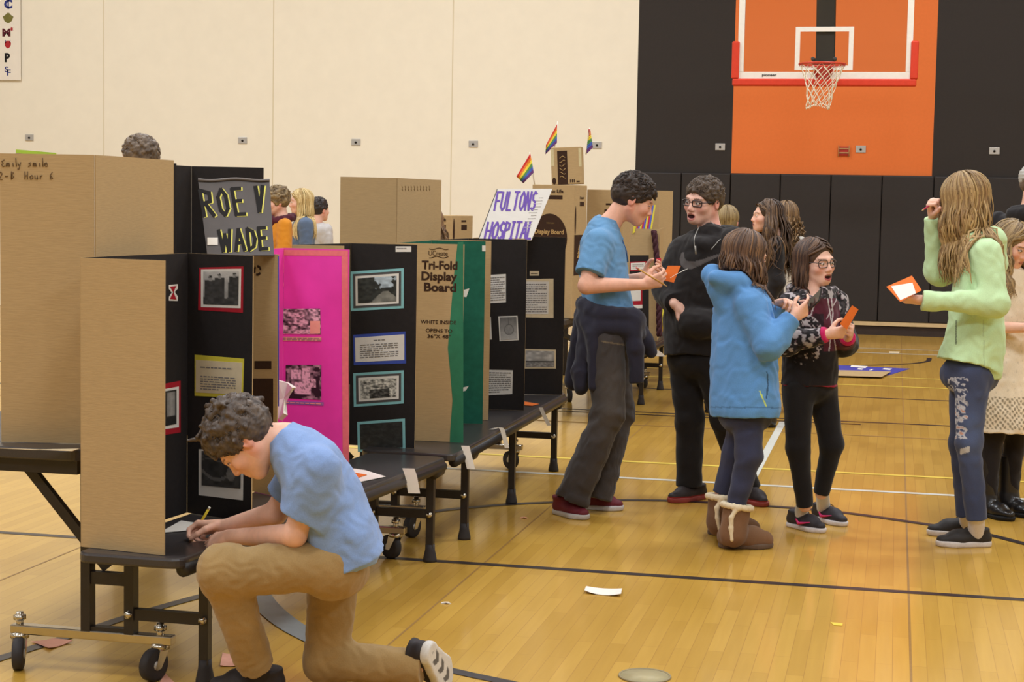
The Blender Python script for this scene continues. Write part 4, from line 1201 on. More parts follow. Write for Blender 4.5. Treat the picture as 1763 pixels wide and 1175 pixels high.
# blue board lying open on the far floor
q = [fl(*k, .004) for k in ((1380, 626), (1566, 635), (1530, 646), (1380, 640))]
r = empty('fallen_board', np.mean(q, 0), 'blue and brown display board lying flat on the far floor', 'display board')
m = MB(); m.poly(q[::-1], .004, UP); m.build('board_panel', mat('blue_board', (68, 70, 158), .6, .3, .06, 30), r)
q2 = [fl(*k, .02) for k in ((1380, 636), (1534, 640), (1518, 649), (1380, 645))]
m = MB(); m.poly(q2[::-1], .004, UP); m.build('folded_panel', CARD, r)
for k in (((1466, 629), (1494, 631), (1490, 634), (1464, 632)), ((1478, 634), (1487, 635), (1484, 637), (1475, 636)), ((1522, 634), (1536, 635), (1532, 637.5), (1519, 636)), ((1500, 636), (1504, 636), (1500, 638), (1496, 638))):
    m = MB(); m.poly([fl(*a, .0055) for a in k][::-1], .001, UP); m.build('paper_card', PAPER, r)

# ------------------------------------------------------------------ bodies: blended solids meshed as one skin
def nrm(v): v = np.asarray(v, float); return v/(np.linalg.norm(v)+1e-12)
class Prim:
    __slots__ = ('fn', 'c', 'r', 'k', 'op')
    def __init__(s, fn, c, r, k=.02, op='u'): s.fn, s.c, s.r, s.k, s.op = fn, np.asarray(c, float), float(r), k, op

def cone(a, b, ra, rb, k=.02, op='u', cap=False, cap0=False, flat=None, fs=1.0):
    """tapered limb from a to b; cap cuts it flat at b (hems, cuffs); flat/fs squash it along a direction"""
    a, b = np.asarray(a, float), np.asarray(b, float); d = b-a; L = np.linalg.norm(d)+1e-9; u = d/L
    def fn(P):
        q = P-a
        if flat is not None:
            f = q@flat; q = q + np.outer(f*(1/fs-1), flat)
        t = np.clip((q@u)/L, 0, 1)
        dist = np.linalg.norm(q-np.outer(t, d), axis=1)-(ra+(rb-ra)*t)
        if flat is not None: dist = dist*(fs if fs < 1 else 1)
        if cap: dist = np.maximum(dist, (P-b)@u)
        if cap0: dist = np.maximum(dist, (a-P)@u)
        return dist
    R = max(ra, rb)*(1 if flat is None else max(1, fs))
    return Prim(fn, (a+b)/2, L/2+R, k, op)

def frame(fwd, up=UP):
    f = nrm(fwd); s = nrm(np.cross(f, up)); u = np.cross(s, f); return np.stack([s, f, u], 1)   # columns: right, forward, up
def ell(c, r, R=None, k=.02, op='u'):
    c = np.asarray(c, float); r = np.asarray(r, float); R = np.eye(3) if R is None else R
    rm = r.min()
    def fn(P):
        q = (P-c)@R; k0 = np.linalg.norm(q/r, axis=1); k1 = np.linalg.norm(q/(r*r), axis=1)
        return np.where(k1 > 1e-9, k0*(k0-1)/(k1+1e-12), -rm)
    return Prim(fn, c, r.max(), k, op)
def loft(a, b, s, wa, da, wb, db, k=.02, op='u', p=2.0, pad=0.0):
    """elliptical trunk segment a->b; s = sideways direction, w = half width, d = half depth; flat ends"""
    a, b = np.asarray(a, float), np.asarray(b, float); d = b-a; L = np.linalg.norm(d); u = d/L
    s_ = nrm(s-u*np.dot(s, u)); f = np.cross(u, s_)
    def fn(P):
        q = P-a; t = q@u/L; tc = np.clip(t, 0, 1); c = q-np.outer(np.clip(t, -.2, 1.2), d)
        w = wa+(wb-wa)*tc; e = da+(db-da)*tc
        x, y = np.abs(c@s_)/w, np.abs(c@f)/e
        rr = (x**p+y**p)**(1/p)
        dr = (rr-1)*np.minimum(w, e)
        return np.maximum(dr, np.maximum(-t*L, (t-1)*L)-pad)
    return Prim(fn, (a+b)/2, L/2+max(wa, wb, da, db), k, op)
def trunk(sections, k=.03, p=2.0, pad=.0):
    """sections: list of (point, side vector, half width, half depth); one smooth tube with flat ends"""
    A = [np.asarray(q[0], float) for q in sections]; n = len(A)
    sv = [nrm(q[1]) for q in sections]
    us = np.arange(0, n-1+1e-6, 1/24); g = np.exp(-.5*(np.arange(-14, 15)/6.0)**2); g /= g.sum()
    tab = []
    for c in (2, 3):
        v = np.interp(us, np.arange(n), [q[c] for q in sections]); tab.append(np.convolve(np.pad(v, 14, mode='edge'), g, 'valid'))
    def fn(P):
        best = np.full(len(P), 1e9); X = np.zeros(len(P)); Y = np.zeros(len(P)); AX = np.zeros(len(P)); CP = np.full(len(P), -1e3); S_ = np.zeros(len(P))
        for i in range(n-1):
            d = A[i+1]-A[i]; L = np.linalg.norm(d); u = d/L; s_ = nrm(sv[i]+sv[i+1]); s_ = nrm(s_-u*np.dot(s_, u)); f = np.cross(u, s_)
            q = P-A[i]; t = q@u/L; tc = np.clip(t, 0, 1); c = q-np.outer(tc, d); ax = c@u
            cap = np.full(len(P), -1e3)
            if i == 0: cap = np.maximum(cap, -t*L-pad); ax = np.where(t < 0, 0, ax)
            if i == n-2: cap = np.maximum(cap, (t-1)*L-pad); ax = np.where(t > 1, 0, ax)
            dd = np.einsum('ij,ij->i', c, c); m = dd < best
            best[m] = dd[m]; X[m] = (c@s_)[m]; Y[m] = (c@f)[m]; AX[m] = ax[m]; CP[m] = cap[m]; S_[m] = i+tc[m]
        w = np.interp(S_, us, tab[0]); e = np.interp(S_, us, tab[1]); mn = np.minimum(w, e)
        rr = ((np.abs(X)/w)**p+(np.abs(Y)/e)**p+(np.abs(AX)/mn)**p)**(1/p)
        return np.maximum((rr-1)*mn, CP)
    P_ = np.array(A); c = (P_.max(0)+P_.min(0))/2; r = max(np.linalg.norm(a_-c)+max(q[2], q[3]) for a_, q in zip(A, sections))
    return [Prim(fn, c, r, k)]
def plane_cut(p, n, c, r, k=.004):
    """removes everything on the +n side of the plane through p, inside a ball (c, r)"""
    p, n, c = np.asarray(p, float), nrm(n), np.asarray(c, float)
    def fn(P): return np.maximum(-(P-p)@n, np.linalg.norm(P-c, axis=1)-r)
    return Prim(fn, c, r, k, 's')

def smin(a, b, k):
    h = np.clip(.5+.5*(b-a)/k, 0, 1); return b*(1-h)+a*h-k*h*(1-h)
def evaluate(prims, P, disp=None):
    d = np.full(len(P), 9.0)
    for pr in prims:
        m = np.einsum('ij,ij->i', P-pr.c, P-pr.c) < (pr.r+.12)**2
        if not m.any(): continue
        e = pr.fn(P[m])
        if pr.op == 'u': d[m] = smin(d[m], e, pr.k)
        elif pr.op == 's': d[m] = -smin(-d[m], e, pr.k)
    if disp is not None: d = d-disp(P)
    return d

def sdf_mesh(prims, h, disp=None, margin=.012):
    """surface nets over the blocks the surface passes through"""
    lo = np.min([p.c-p.r for p in prims if p.op == 'u'], 0)-.03; hi = np.max([p.c+p.r for p in prims if p.op == 'u'], 0)+.03
    B = 8; nb = np.ceil((hi-lo)/(B*h)).astype(int)+1
    g = np.stack(np.meshgrid(*[np.arange(n) for n in nb], indexing='ij'), -1).reshape(-1, 3)
    cen = lo+(g+.5)*B*h
    near = np.zeros(len(g), bool); rad = B*h*.87
    for pr in prims:
        if pr.op == 'u': near |= np.einsum('ij,ij->i', cen-pr.c, cen-pr.c) < (pr.r+rad+.02)**2
    g, cen = g[near], cen[near]
    d = evaluate(prims, cen)
    g = g[np.abs(d) < rad*1.25+margin+.01]
    ar = np.arange(B+1)
    loc = np.stack(np.meshgrid(ar, ar, ar, indexing='ij'), -1).reshape(-1, 3)
    V, KEY = [], []; QUAD = []
    n3 = (nb*B+2).astype(np.int64)
    def key(c): return (c[..., 0]*n3[1]+c[..., 1])*n3[2]+c[..., 2]
    CH = 400
    for s in range(0, len(g), CH):
        gb = g[s:s+CH]
        idx = gb[:, None, :]*B+loc[None]
        P = lo+idx*h
        cb = lo+(gb+.5)*B*h
        D = np.full(P.shape[:2], 9.0)
        for pr in prims:
            m = np.einsum('ij,ij->i', cb-pr.c, cb-pr.c) < (pr.r+rad+.03+pr.k)**2
            if not m.any(): continue
            e = pr.fn(P[m].reshape(-1, 3)).reshape(m.sum(), -1)
            if pr.op == 'u': D[m] = smin(D[m], e, pr.k)
            else: D[m] = -smin(-D[m], e, pr.k)
        if disp is not None: D = D-disp(P.reshape(-1, 3)).reshape(D.shape)
        D = D.reshape(len(gb), B+1, B+1, B+1)
        neg = D < 0
        c8 = [neg[:, i:i+B, j:j+B, k:k+B] for i in (0, 1) for j in (0, 1) for k in (0, 1)]
        cnt = sum(c.astype(np.int8) for c in c8); act = (cnt > 0) & (cnt < 8)
        bi, ci, cj, ck = np.nonzero(act)
        if len(bi) == 0: continue
        cor = np.stack([D[bi, ci+i, cj+j, ck+k] for i in (0, 1) for j in (0, 1) for k in (0, 1)], 1)
        off = np.array([(i, j, k) for i in (0, 1) for j in (0, 1) for k in (0, 1)], float)
        acc = np.zeros((len(bi), 3)); num = np.zeros(len(bi))
        for a in range(8):
            for bb in range(a+1, 8):
                if bin(a ^ bb).count('1') != 1: continue
                da, db = cor[:, a], cor[:, bb]; m = (da < 0) != (db < 0)
                t = np.where(m, da/(da-db+1e-20), 0)
                acc += np.where(m[:, None], off[a]+(off[bb]-off[a])*t[:, None], 0); num += m
        cell = gb[bi]*B+np.stack([ci, cj, ck], 1)
        V.append(lo+(cell+acc/num[:, None])*h); KEY.append(key(cell))
        o0 = cor[:, 0] < 0
        for ax, (c1, a1, a2) in enumerate(((4, 1, 2), (2, 2, 0), (1, 0, 1))):
            m = o0 != (cor[:, c1] < 0); cl = cell[m]
            e1 = np.zeros(3, int); e1[a1] = 1; e2 = np.zeros(3, int); e2[a2] = 1
            q = np.stack([key(cl), key(cl-e1), key(cl-e1-e2), key(cl-e2)], 1)
            q[~o0[m]] = q[~o0[m]][:, ::-1]
            QUAD.append(q)
    V = np.concatenate(V); KEY = np.concatenate(KEY); Qd = np.concatenate(QUAD)
    o = np.argsort(KEY); KS = KEY[o]
    pos = np.clip(np.searchsorted(KS, Qd), 0, len(KS)-1); ok = (KS[pos] == Qd).all(1)
    F = o[pos[ok]]
    # relax once: gentler facets
    W = np.zeros_like(V); c = np.zeros(len(V))
    for a in range(4):
        np.add.at(W, F[:, a], V[F[:, (a+1) % 4]]+V[F[:, (a+3) % 4]]); np.add.at(c, F[:, a], 2)
    V = np.where(c[:, None] > 0, V*.6+.4*W/np.maximum(c, 1)[:, None], V)
    return V, F

_wk = np.random.default_rng(5)
def wrinkles(amp, freq, seed=0, stretch=(1, 1, 1), n=7):
    """soft cloth creases as a displacement field"""
    rg = np.random.default_rng(seed); K = rg.normal(size=(n, 3)); K = K/np.linalg.norm(K, axis=1, keepdims=True)*freq*rg.uniform(.6, 1.7, (n, 1))*np.array(stretch)
    ph = rg.uniform(0, 6.28, n)
    def f(P):
        w = P + .02*np.sin(P[:, [1, 2, 0]]*freq*.7+ph[:3])
        v = np.sin(w@K.T+ph)
        s = v.mean(1)*2
        return amp*(np.sign(s)*np.abs(s)**.8)
    return f
def pnoise(P, freq, seed=0, n=8):
    rg = np.random.default_rng(seed); K = rg.normal(size=(n, 3))*freq; ph = rg.uniform(0, 6.28, n)
    return np.sin(P@K.T+ph+1.5*np.sin(P@K[::-1].T*.6+ph[::-1])).mean(1)

SKIN = mat_attr('skin', .52, .35, .04, 90, sss=.12)
HAIRM = mat_attr('hair', .48, .4, .12, 200)
CLOTH = mat_attr('cloth', .85, .15, .07, 240, .15, sheen=.15)
LEATHERM = mat_attr('shoe_material', .6, .3, .08, 120)
GLOSSLEATHER = mat_attr('glossy_leather', .28, .5, .08, 60)

def rotm(yaw, pitch, roll, base):
    """head frame: columns right, forward, up; base = horizontal facing direction; pitch down > 0; roll towards its right > 0"""
    f = nrm([base[0], base[1], 0]); s = np.cross(f, UP); R = np.stack([s, f, UP], 1)
    a = math.radians(yaw); Rz = np.array([[math.cos(a), -math.sin(a), 0], [math.sin(a), math.cos(a), 0], [0, 0, 1]])
    a = -math.radians(pitch); Rx = np.array([[1, 0, 0], [0, math.cos(a), -math.sin(a)], [0, math.sin(a), math.cos(a)]])
    a = math.radians(roll); Ry = np.array([[math.cos(a), 0, math.sin(a)], [0, 1, 0], [-math.sin(a), 0, math.cos(a)]])
    return R@Rz@Rx@Ry

class Head:
    """c centre, R frame (right, forward, up), s scale (1 = 22 cm tall)"""
    def __init__(s, c, R, sc=1.0, mouth=0.0): s.c, s.R, s.s, s.mouth = np.asarray(c, float), R, sc, mouth
    def w(s, x, y, z): return s.c+s.R@(np.array([x, y, z])*s.s)
    def loc(s, P): return ((P-s.c)@s.R)/s.s
    def prims(s):
        S = s.s; R = s.R; E = lambda c, r, k=.012, op='u', RR=None: ell(s.w(*c), np.array(r)*S, R if RR is None else RR, k*S, op)
        C = lambda a, b, ra, rb, k=.01, op='u': cone(s.w(*a), s.w(*b), ra*S, rb*S, k*S, op)
        out = [E((0, -.014, .032), (.074, .094, .079), .01), E((0, .022, -.020), (.064, .068, .074), .03),
               E((0, .034, -.058), (.047, .052, .044), .03), E((0, .066, -.089), (.022, .020, .018), .025),
               C((-.054, .0, -.045), (-.018, .062, -.088), .020, .016, .025), C((.054, .0, -.045), (.018, .062, -.088), .020, .016, .025),
               E((-.042, .058, -.026), (.024, .026, .022), .02), E((.042, .058, -.026), (.024, .026, .022), .02),
               C((-.042, .072, .022), (0, .083, .018), .010, .011, .014), C((.042, .072, .022), (0, .083, .018), .010, .011, .014),
               E((-.032, .094, .0), (.020, .016, .012), .012, 's'), E((.032, .094, .0), (.020, .016, .012), .012, 's'),
               C((0, .082, .010), (0, .102, -.029), .0080, .0115, .012), E((-.0115, .094, -.034), (.010, .011, .008), .006), E((.0115, .094, -.034), (.010, .011, .008), .006),
               E((-.0315, .0775, .0), (.0135, .0125, .0115), .003), E((.0315, .0775, .0), (.0135, .0125, .0115), .003),
               C((-.044, .083, -.0), (-.020, .087, .006), .0035, .0035, .004), C((.044, .083, -.0), (.020, .087, .006), .0035, .0035, .004)]
        m = s.mouth
        if m > 0:
            out += [E((0, .084, -.060-.5*m*.02), (.026, .016, .018+.012*m), .012), E((0, .100, -.062-.005*m), (.019+.005*m, .020, .003+.008*m), .004, 's'),
                    C((-.016, .086, -.053), (.016, .086, -.053), .006, .006, .006), C((-.014, .086, -.070-.018*m), (.014, .086, -.070-.018*m), .0065, .0065, .006)]
        else:
            out += [E((0, .081, -.060), (.026, .014, .016), .012), C((-.015, .087, -.0575), (.015, .087, -.0575), .0055, .0055, .004), C((-.013, .087, -.0665), (.013, .087, -.0665), .0058, .0058, .003)]
        for sd in (-1, 1):
            a = math.radians(-18*sd); RE = R@np.array([[math.cos(a), -math.sin(a), 0], [math.sin(a), math.cos(a), 0], [0, 0, 1]])
            out += [E((sd*.078, -.012, -.006), (.010, .020, .031), .007, 'u', RE), E((sd*.087, -.006, -.004), (.006, .010, .018), .006, 's', RE)]
        return out
    def color(s, P, skin, lip, brow, iris, col, blush=.25):
        """paint skin colours (sRGB) into col where P lies on the head"""
        L = s.loc(P); x, y, z = L.T; on = (np.abs(x) < .1) & (np.abs(y) < .13) & (z > -.13) & (z < .13)
        ch = np.exp(-(((np.abs(x)-.045)/.02)**2+((z+.03)/.02)**2))*(y > .03)*blush
        earc = np.exp(-((np.abs(x)-.085)/.02)**2)*(np.abs(y+.01) < .03)*.35
        nose = np.exp(-((x/.016)**2+((z+.032)/.014)**2))*(y > .085)*.2
        k = np.clip(ch+earc+nose, 0, 1)[:, None]*on[:, None]
        col = col*(1-k)+np.array([216, 112, 98])*k
        if s.mouth > 0:
            lp = on & (y > .072) & (((x/.0255)**2+((z+.063+.006*s.mouth)/(.0085+.0115*s.mouth))**2) < 1)
            ins = on & (y > .05) & (((x/(.018+.004*s.mouth))**2+((z+.062+.005*s.mouth)/(.0025+.0080*s.mouth))**2) < 1)
        else:
            lp = on & (y > .075) & (((x/.021)**2+((z+.062)/.0095)**2) < 1); ins = on & (y > .075) & (np.abs(z+.062) < .0014) & (np.abs(x) < .019)
        col[lp] = lip; col[ins] = (70, 26, 26)
        if s.mouth > .4:
            te = ins & (z > -.062+.0015*s.mouth) & (y > .06); col[te] = (214, 204, 190)
        for sd in (-1, 1):
            e = on & (y > .074) & ((((x-sd*.0315)/.0125)**2+((z-.0)/.0062)**2) < 1); col[e] = (226, 216, 208)
            i = on & (y > .074) & ((((x-sd*.0315)**2+(z-.0)**2) < .0054**2)); col[i] = iris
            li = on & (y > .07) & (np.abs((((x-sd*.0315)/.0142)**2+((z-.0)/.0078)**2)-1.05) < .22) & (z > .0005); col[li] = np.array(brow)*.6+20
            b = on & (y > .055) & (np.abs(x-sd*.033) < .019) & (np.abs(z-(.0225-.09*np.abs(np.abs(x)-.030))) < .0030); col[b] = np.array(brow)*.62+np.array(skin)*.38
        return col

def hand_prims(w, d, n, L=.165, curl=(.5, .5, .5, .5), thumb=.5, side=1, spread=.12, bend=None, th_in=.6):
    """w wrist, d direction of the hand, n palm normal (facing direction of the palm), side +1: thumb lies towards d x n"""
    d = nrm(d); n = nrm(n-d*np.dot(n, d)); t = np.cross(d, n)*side; k = L/.18
    w = np.asarray(w, float); P = lambda a, b, c: w+(d*a+t*b+n*c)*k
    out = [cone(P(-.01, 0, 0), P(.03, 0, 0), .022*k, .026*k, .012, flat=n, fs=.75)]
    base = [(.088, .030), (.092, .010), (.088, -.010), (.080, -.028)]
    for (a, b) in base: out.append(cone(P(.025, b*.55, 0), P(a, b, .003), .0155*k, .0115*k, .012))
    ln = [(.038, .025, .021), (.043, .028, .022), (.040, .026, .021), (.031, .020, .018)]
    for i, ((a, b), l) in enumerate(zip(base, ln)):
        p = P(a, b, .002); ang = 0.0; sp = (1.5-i)*spread
        c = curl[i] if not np.isscalar(curl) else curl
        for j, sl in enumerate(l):
            ang += c*(1.35 if j == 0 else 1.55 if j == 1 else .9)
            dd = (d*math.cos(sp)+t*math.sin(sp))*math.cos(ang)+n*math.sin(ang)
            q = p+dd*sl*k; r0 = (.0098-.0010*j-.0007*(i == 3))*k
            out.append(cone(p, q, r0, r0-.0011*k, .004)); p = q
    # thumb leaves the side of the palm near its base
    p = P(.022, .022, .006); dirs = [(.62, .62, .25+.5*thumb), (.82, .30, .25+.7*thumb), (.93, -.10, .15+.6*thumb)]
    for j, (sl, rr) in enumerate(((.042, .0135), (.032, .0112), (.026, .0100))):
        dd = nrm(d*dirs[j][0]+t*dirs[j][1]*(1-.35*thumb*th_in)+n*dirs[j][2]); q = p+dd*sl*k
        out.append(cone(p, q, rr*k, (rr-.0015)*k, .008 if j == 0 else .004)); p = q
    return out

def shoe_prims(heel, toe, up, Lf=None, w=.043, hgt=.07, ank=.05):
    """closed shoe from heel to toe points on the sole plane; up = sole normal"""
    heel, toe = np.asarray(heel, float), np.asarray(toe, float); f = nrm(toe-heel); L = np.linalg.norm(toe-heel); s = np.cross(f, up)
    P = lambda a, b, c: heel+f*a*L+s*b+up*c
    return [cone(P(.12, 0, .040), P(.60, 0, .036), w*.80, w*.92, .02, flat=up, fs=.9), cone(P(.6, 0, .034), P(.86, .004, .030), w*.95, w*.66, .02, flat=up, fs=.72),
            cone(P(.18, 0, .045), P(.20, 0, hgt), w*.78, ank, .02), cone(P(.30, 0, .055), P(.62, 0, .045), w*.62, w*.6, .03),
            plane_cut(P(.5, 0, .012), -up, P(.5, 0, 0), L*1.2), plane_cut(P(.15, 0, hgt+.012), up, P(.15, 0, hgt+.03), .12)]
def sole_prims(heel, toe, up, w=.047, th=.026, k=.006, raise_toe=.006):
    heel, toe = np.asarray(heel, float), np.asarray(toe, float); f = nrm(toe-heel); L = np.linalg.norm(toe-heel); s = np.cross(f, up)
    P = lambda a, b, c: heel+f*a*L+s*b+up*c
    pr = [cone(P(.13, 0, th*.5), P(.42, 0, th*.5), w*.80, w*.78, .03), cone(P(.42, 0, th*.5), P(.68, .003, th*.5), w*.78, w*.98, .03), cone(P(.68, .003, th*.5), P(.86, .003, th*.5+raise_toe), w*.98, w*.70, .03)]
    for q in pr: q.r += 0
    pr += [plane_cut(P(.5, 0, th), up, P(.5, 0, th), L*1.2), plane_cut(P(.5, 0, 0), -up, P(.5, 0, 0), L*1.2)]
    return pr

# ------------------------------------------------------------------ people
def scol(rgb): return np.array(rgb, float)
class Person:
    def __init__(s, label, skin=(236, 184, 158), h=.0042):
        s.label, s.skin, s.h = label, scol(skin), h
        s.pr = []; s.head = None; s.obj = None; s.lip = (204, 130, 118); s.brow = (70, 50, 40); s.iris = (60, 46, 36); s.cl = []
    def arm(s, sh, el, wr, hand, r=(.043, .036, .024)):
        s.pr += [cone(sh, el, r[0], r[1], .02), cone(el, wr, r[1]*1.02, r[2], .012)] + hand
    def leg(s, hip, kn, an, r=(.07, .048, .034)):
        s.pr += [cone(hip, kn, r[0], r[1], .02), cone(kn, an, r[1], r[2], .02)]
    def build(s, base, blush=.25):
        V, F = sdf_mesh(s.pr, s.h)
        C = np.tile(s.skin, (len(V), 1)); C *= (1+.035*pnoise(V, 60, 3))[:, None]
        # fingertips, knuckles and elbows a little redder
        if s.head is not None: C = s.head.color(V, s.skin, s.lip, s.brow, s.iris, C, blush)
        base = np.array([base[0], base[1], 0.0])
        me_o = color_mesh('person', V-base, F, lin(np.clip(C, 0, 255)), SKIN)
        me_o.location = Vector(base)
        s.obj = tag(me_o, s.label, 'person'); return s
    def wear(s, name, prims, rgb, h=.006, disp=None, mt=None, colfn=None, parent=None, var=.03, label=None, collide=False):
        V, F = sdf_mesh(prims, h, disp)
        C = np.tile(scol(rgb), (len(V), 1))*(1+var*pnoise(V, 25, 9))[:, None]
        if colfn is not None: C = colfn(V, C)
        o = color_mesh(name, V, F, lin(np.clip(C, 0, 255)), mt or CLOTH, parent or s.obj)
        if label: o['label'] = label
        if collide: s.cl = s.cl + [p for p in prims]
        return o

# ---- hair
HC = np.array([0, -.014, .032])
def scalp_ok(x, y, z, line):
    """line: dict front, side, back heights"""
    a = np.degrees(np.abs(np.arctan2(x, y)))
    lim = np.interp(a, [0, 35, 60, 80, 95, 115, 140, 180], [line[0], line[0]-.004, line[1]+.012, line[1]-.012, line[1]+.016, line[2]+.03, line[2], line[2]])
    return z > lim
def short_hair(s, line=(.062, .0, -.055), n=240, length=.028, r=.011, lift=.5, flow=(0, 1, 0), colors=((60, 44, 34), (92, 70, 52)), seed=1, top=1.5, h=.004, cap=.008, curl=0.0, mt=None, ns=2000):
    H = s.head; rg = np.random.default_rng(seed); S = H.s
    E = lambda c, rr, k=.01, op='u': ell(H.w(*c), np.array(rr)*S, H.R, k*S, op)
    f0 = line[0]
    pr = [E((0, -.014, .032), (.074+cap, .094+cap, .079+cap)), E((0, -.034, .0), (.070+cap, .072+cap*.6, .062), .02),
          E((0, .105, f0-.085), (.072, .060, .085), .012, 's'), E((0, .075, f0-.100), (.088, .052, .082), .012, 's'),
          E((-.09, .020, line[1]-.05), (.04, .040, .052), .01, 's'), E((.09, .020, line[1]-.05), (.04, .040, .052), .01, 's'),
          E((-.092, -.008, -.012), (.022, .026, .030), .006, 's'), E((.092, -.008, -.012), (.022, .026, .030), .006, 's'),
          E((0, -.04, line[2]-.06), (.12, .12, .06), .012, 's')]
    fl_ = np.array(flow, float); cnt = 0
    while cnt < n:
        v = rg.normal(size=3); v /= np.linalg.norm(v)
        p = HC+v*np.array([.074, .094, .079])
        if not scalp_ok(p[0], p[1], p[2], line): continue
        nn = nrm(v/np.array([.074, .094, .079])); t = fl_+rg.normal(size=3)*.55; t = nrm(t-nn*np.dot(t, nn))
        tp = np.clip((p[2]-.02)/.08, 0, 1); Lk = length*(.55+.45*tp*top)*rg.uniform(.7, 1.25)
        a = p+nn*cap*.6; b = a+(nn*lift*(.5+.5*tp)+t*(1-lift))*Lk*.6
        c = b+(t+nn*rg.uniform(-.5, .2)+rg.normal(size=3)*curl)*Lk*.5
        rr = r*rg.uniform(.7, 1.1)
        pr.append(cone(H.w(*a), H.w(*b), rr*S, rr*.9*S, .006*S)); pr.append(cone(H.w(*b), H.w(*c), rr*.9*S, rr*(.35+.3*min(curl, 1))*S, .004*S)); cnt += 1
    V, F = sdf_mesh(pr, h, lambda P: (.0016 if curl > .5 else .0005)*np.sin(pnoise(P, 120, seed)*9))
    k = np.clip(.5+.55*pnoise(V, 110, seed+1)+.35*pnoise(V, 260, seed+2), 0, 1)[:, None]
    C = np.array(colors[0])*(1-k)+np.array(colors[1])*k
    if ns:
        P0 = []; D0 = []
        while len(P0) < ns:
            v = rg.normal(size=3); v /= np.linalg.norm(v); p = HC+v*np.array([.074, .094, .079])
            if scalp_ok(p[0], p[1], p[2]-.006, line): P0.append(p); D0.append(v)
        P0 = np.array(P0); nn = np.array(D0)/np.array([.074, .094, .079]); nn /= np.linalg.norm(nn, axis=1, keepdims=True)
        t = fl_[None]+rg.normal(size=(ns, 3))*(.45+curl); t -= nn*np.einsum('ij,ij->i', t, nn)[:, None]; t /= np.linalg.norm(t, axis=1, keepdims=True)
        tp = np.clip((P0[:, 2]-.02)/.08, 0, 1); Lk = length*(.6+.5*tp*top)*rg.uniform(.7, 1.3, ns); u = np.linspace(0, 1, 6)
        lf = (lift*(.5+.5*tp))[:, None, None]
        X = P0[:, None]+nn[:, None]*(cap*.9)+(nn[:, None]*lf*(u-.75*u*u)[None, :, None]+t[:, None]*(1-.5*lf)*u[None, :, None])*Lk[:, None, None]
        if curl: X = X+np.stack([np.sin(u[None]*5+rg.uniform(0, 6, (ns, 1))) for _ in range(3)], -1)*.006*curl
        W = H.c+(X*S)@H.R.T; NW = np.repeat((nn@H.R.T)[:, None], 6, 1)
        V2, F2 = ribbon_tubes(W, NW, (.0032 if curl > .5 else .0027)*S*rg.uniform(.6, 1.2, ns), .002*S, np.array([.8, 1, 1, .9, .65, .1]))
        q = rg.random(ns)[:, None]; C2 = np.repeat(np.array(colors[0])*(1-q)+np.array(colors[1])*q, 24, 0)
        F = np.concatenate([F, F2+len(V)]); V = np.concatenate([V, V2]); C = np.concatenate([C, C2])
    return color_mesh('hair', V, F, lin(np.clip(C, 0, 255)), mt or HAIRM, s.obj)

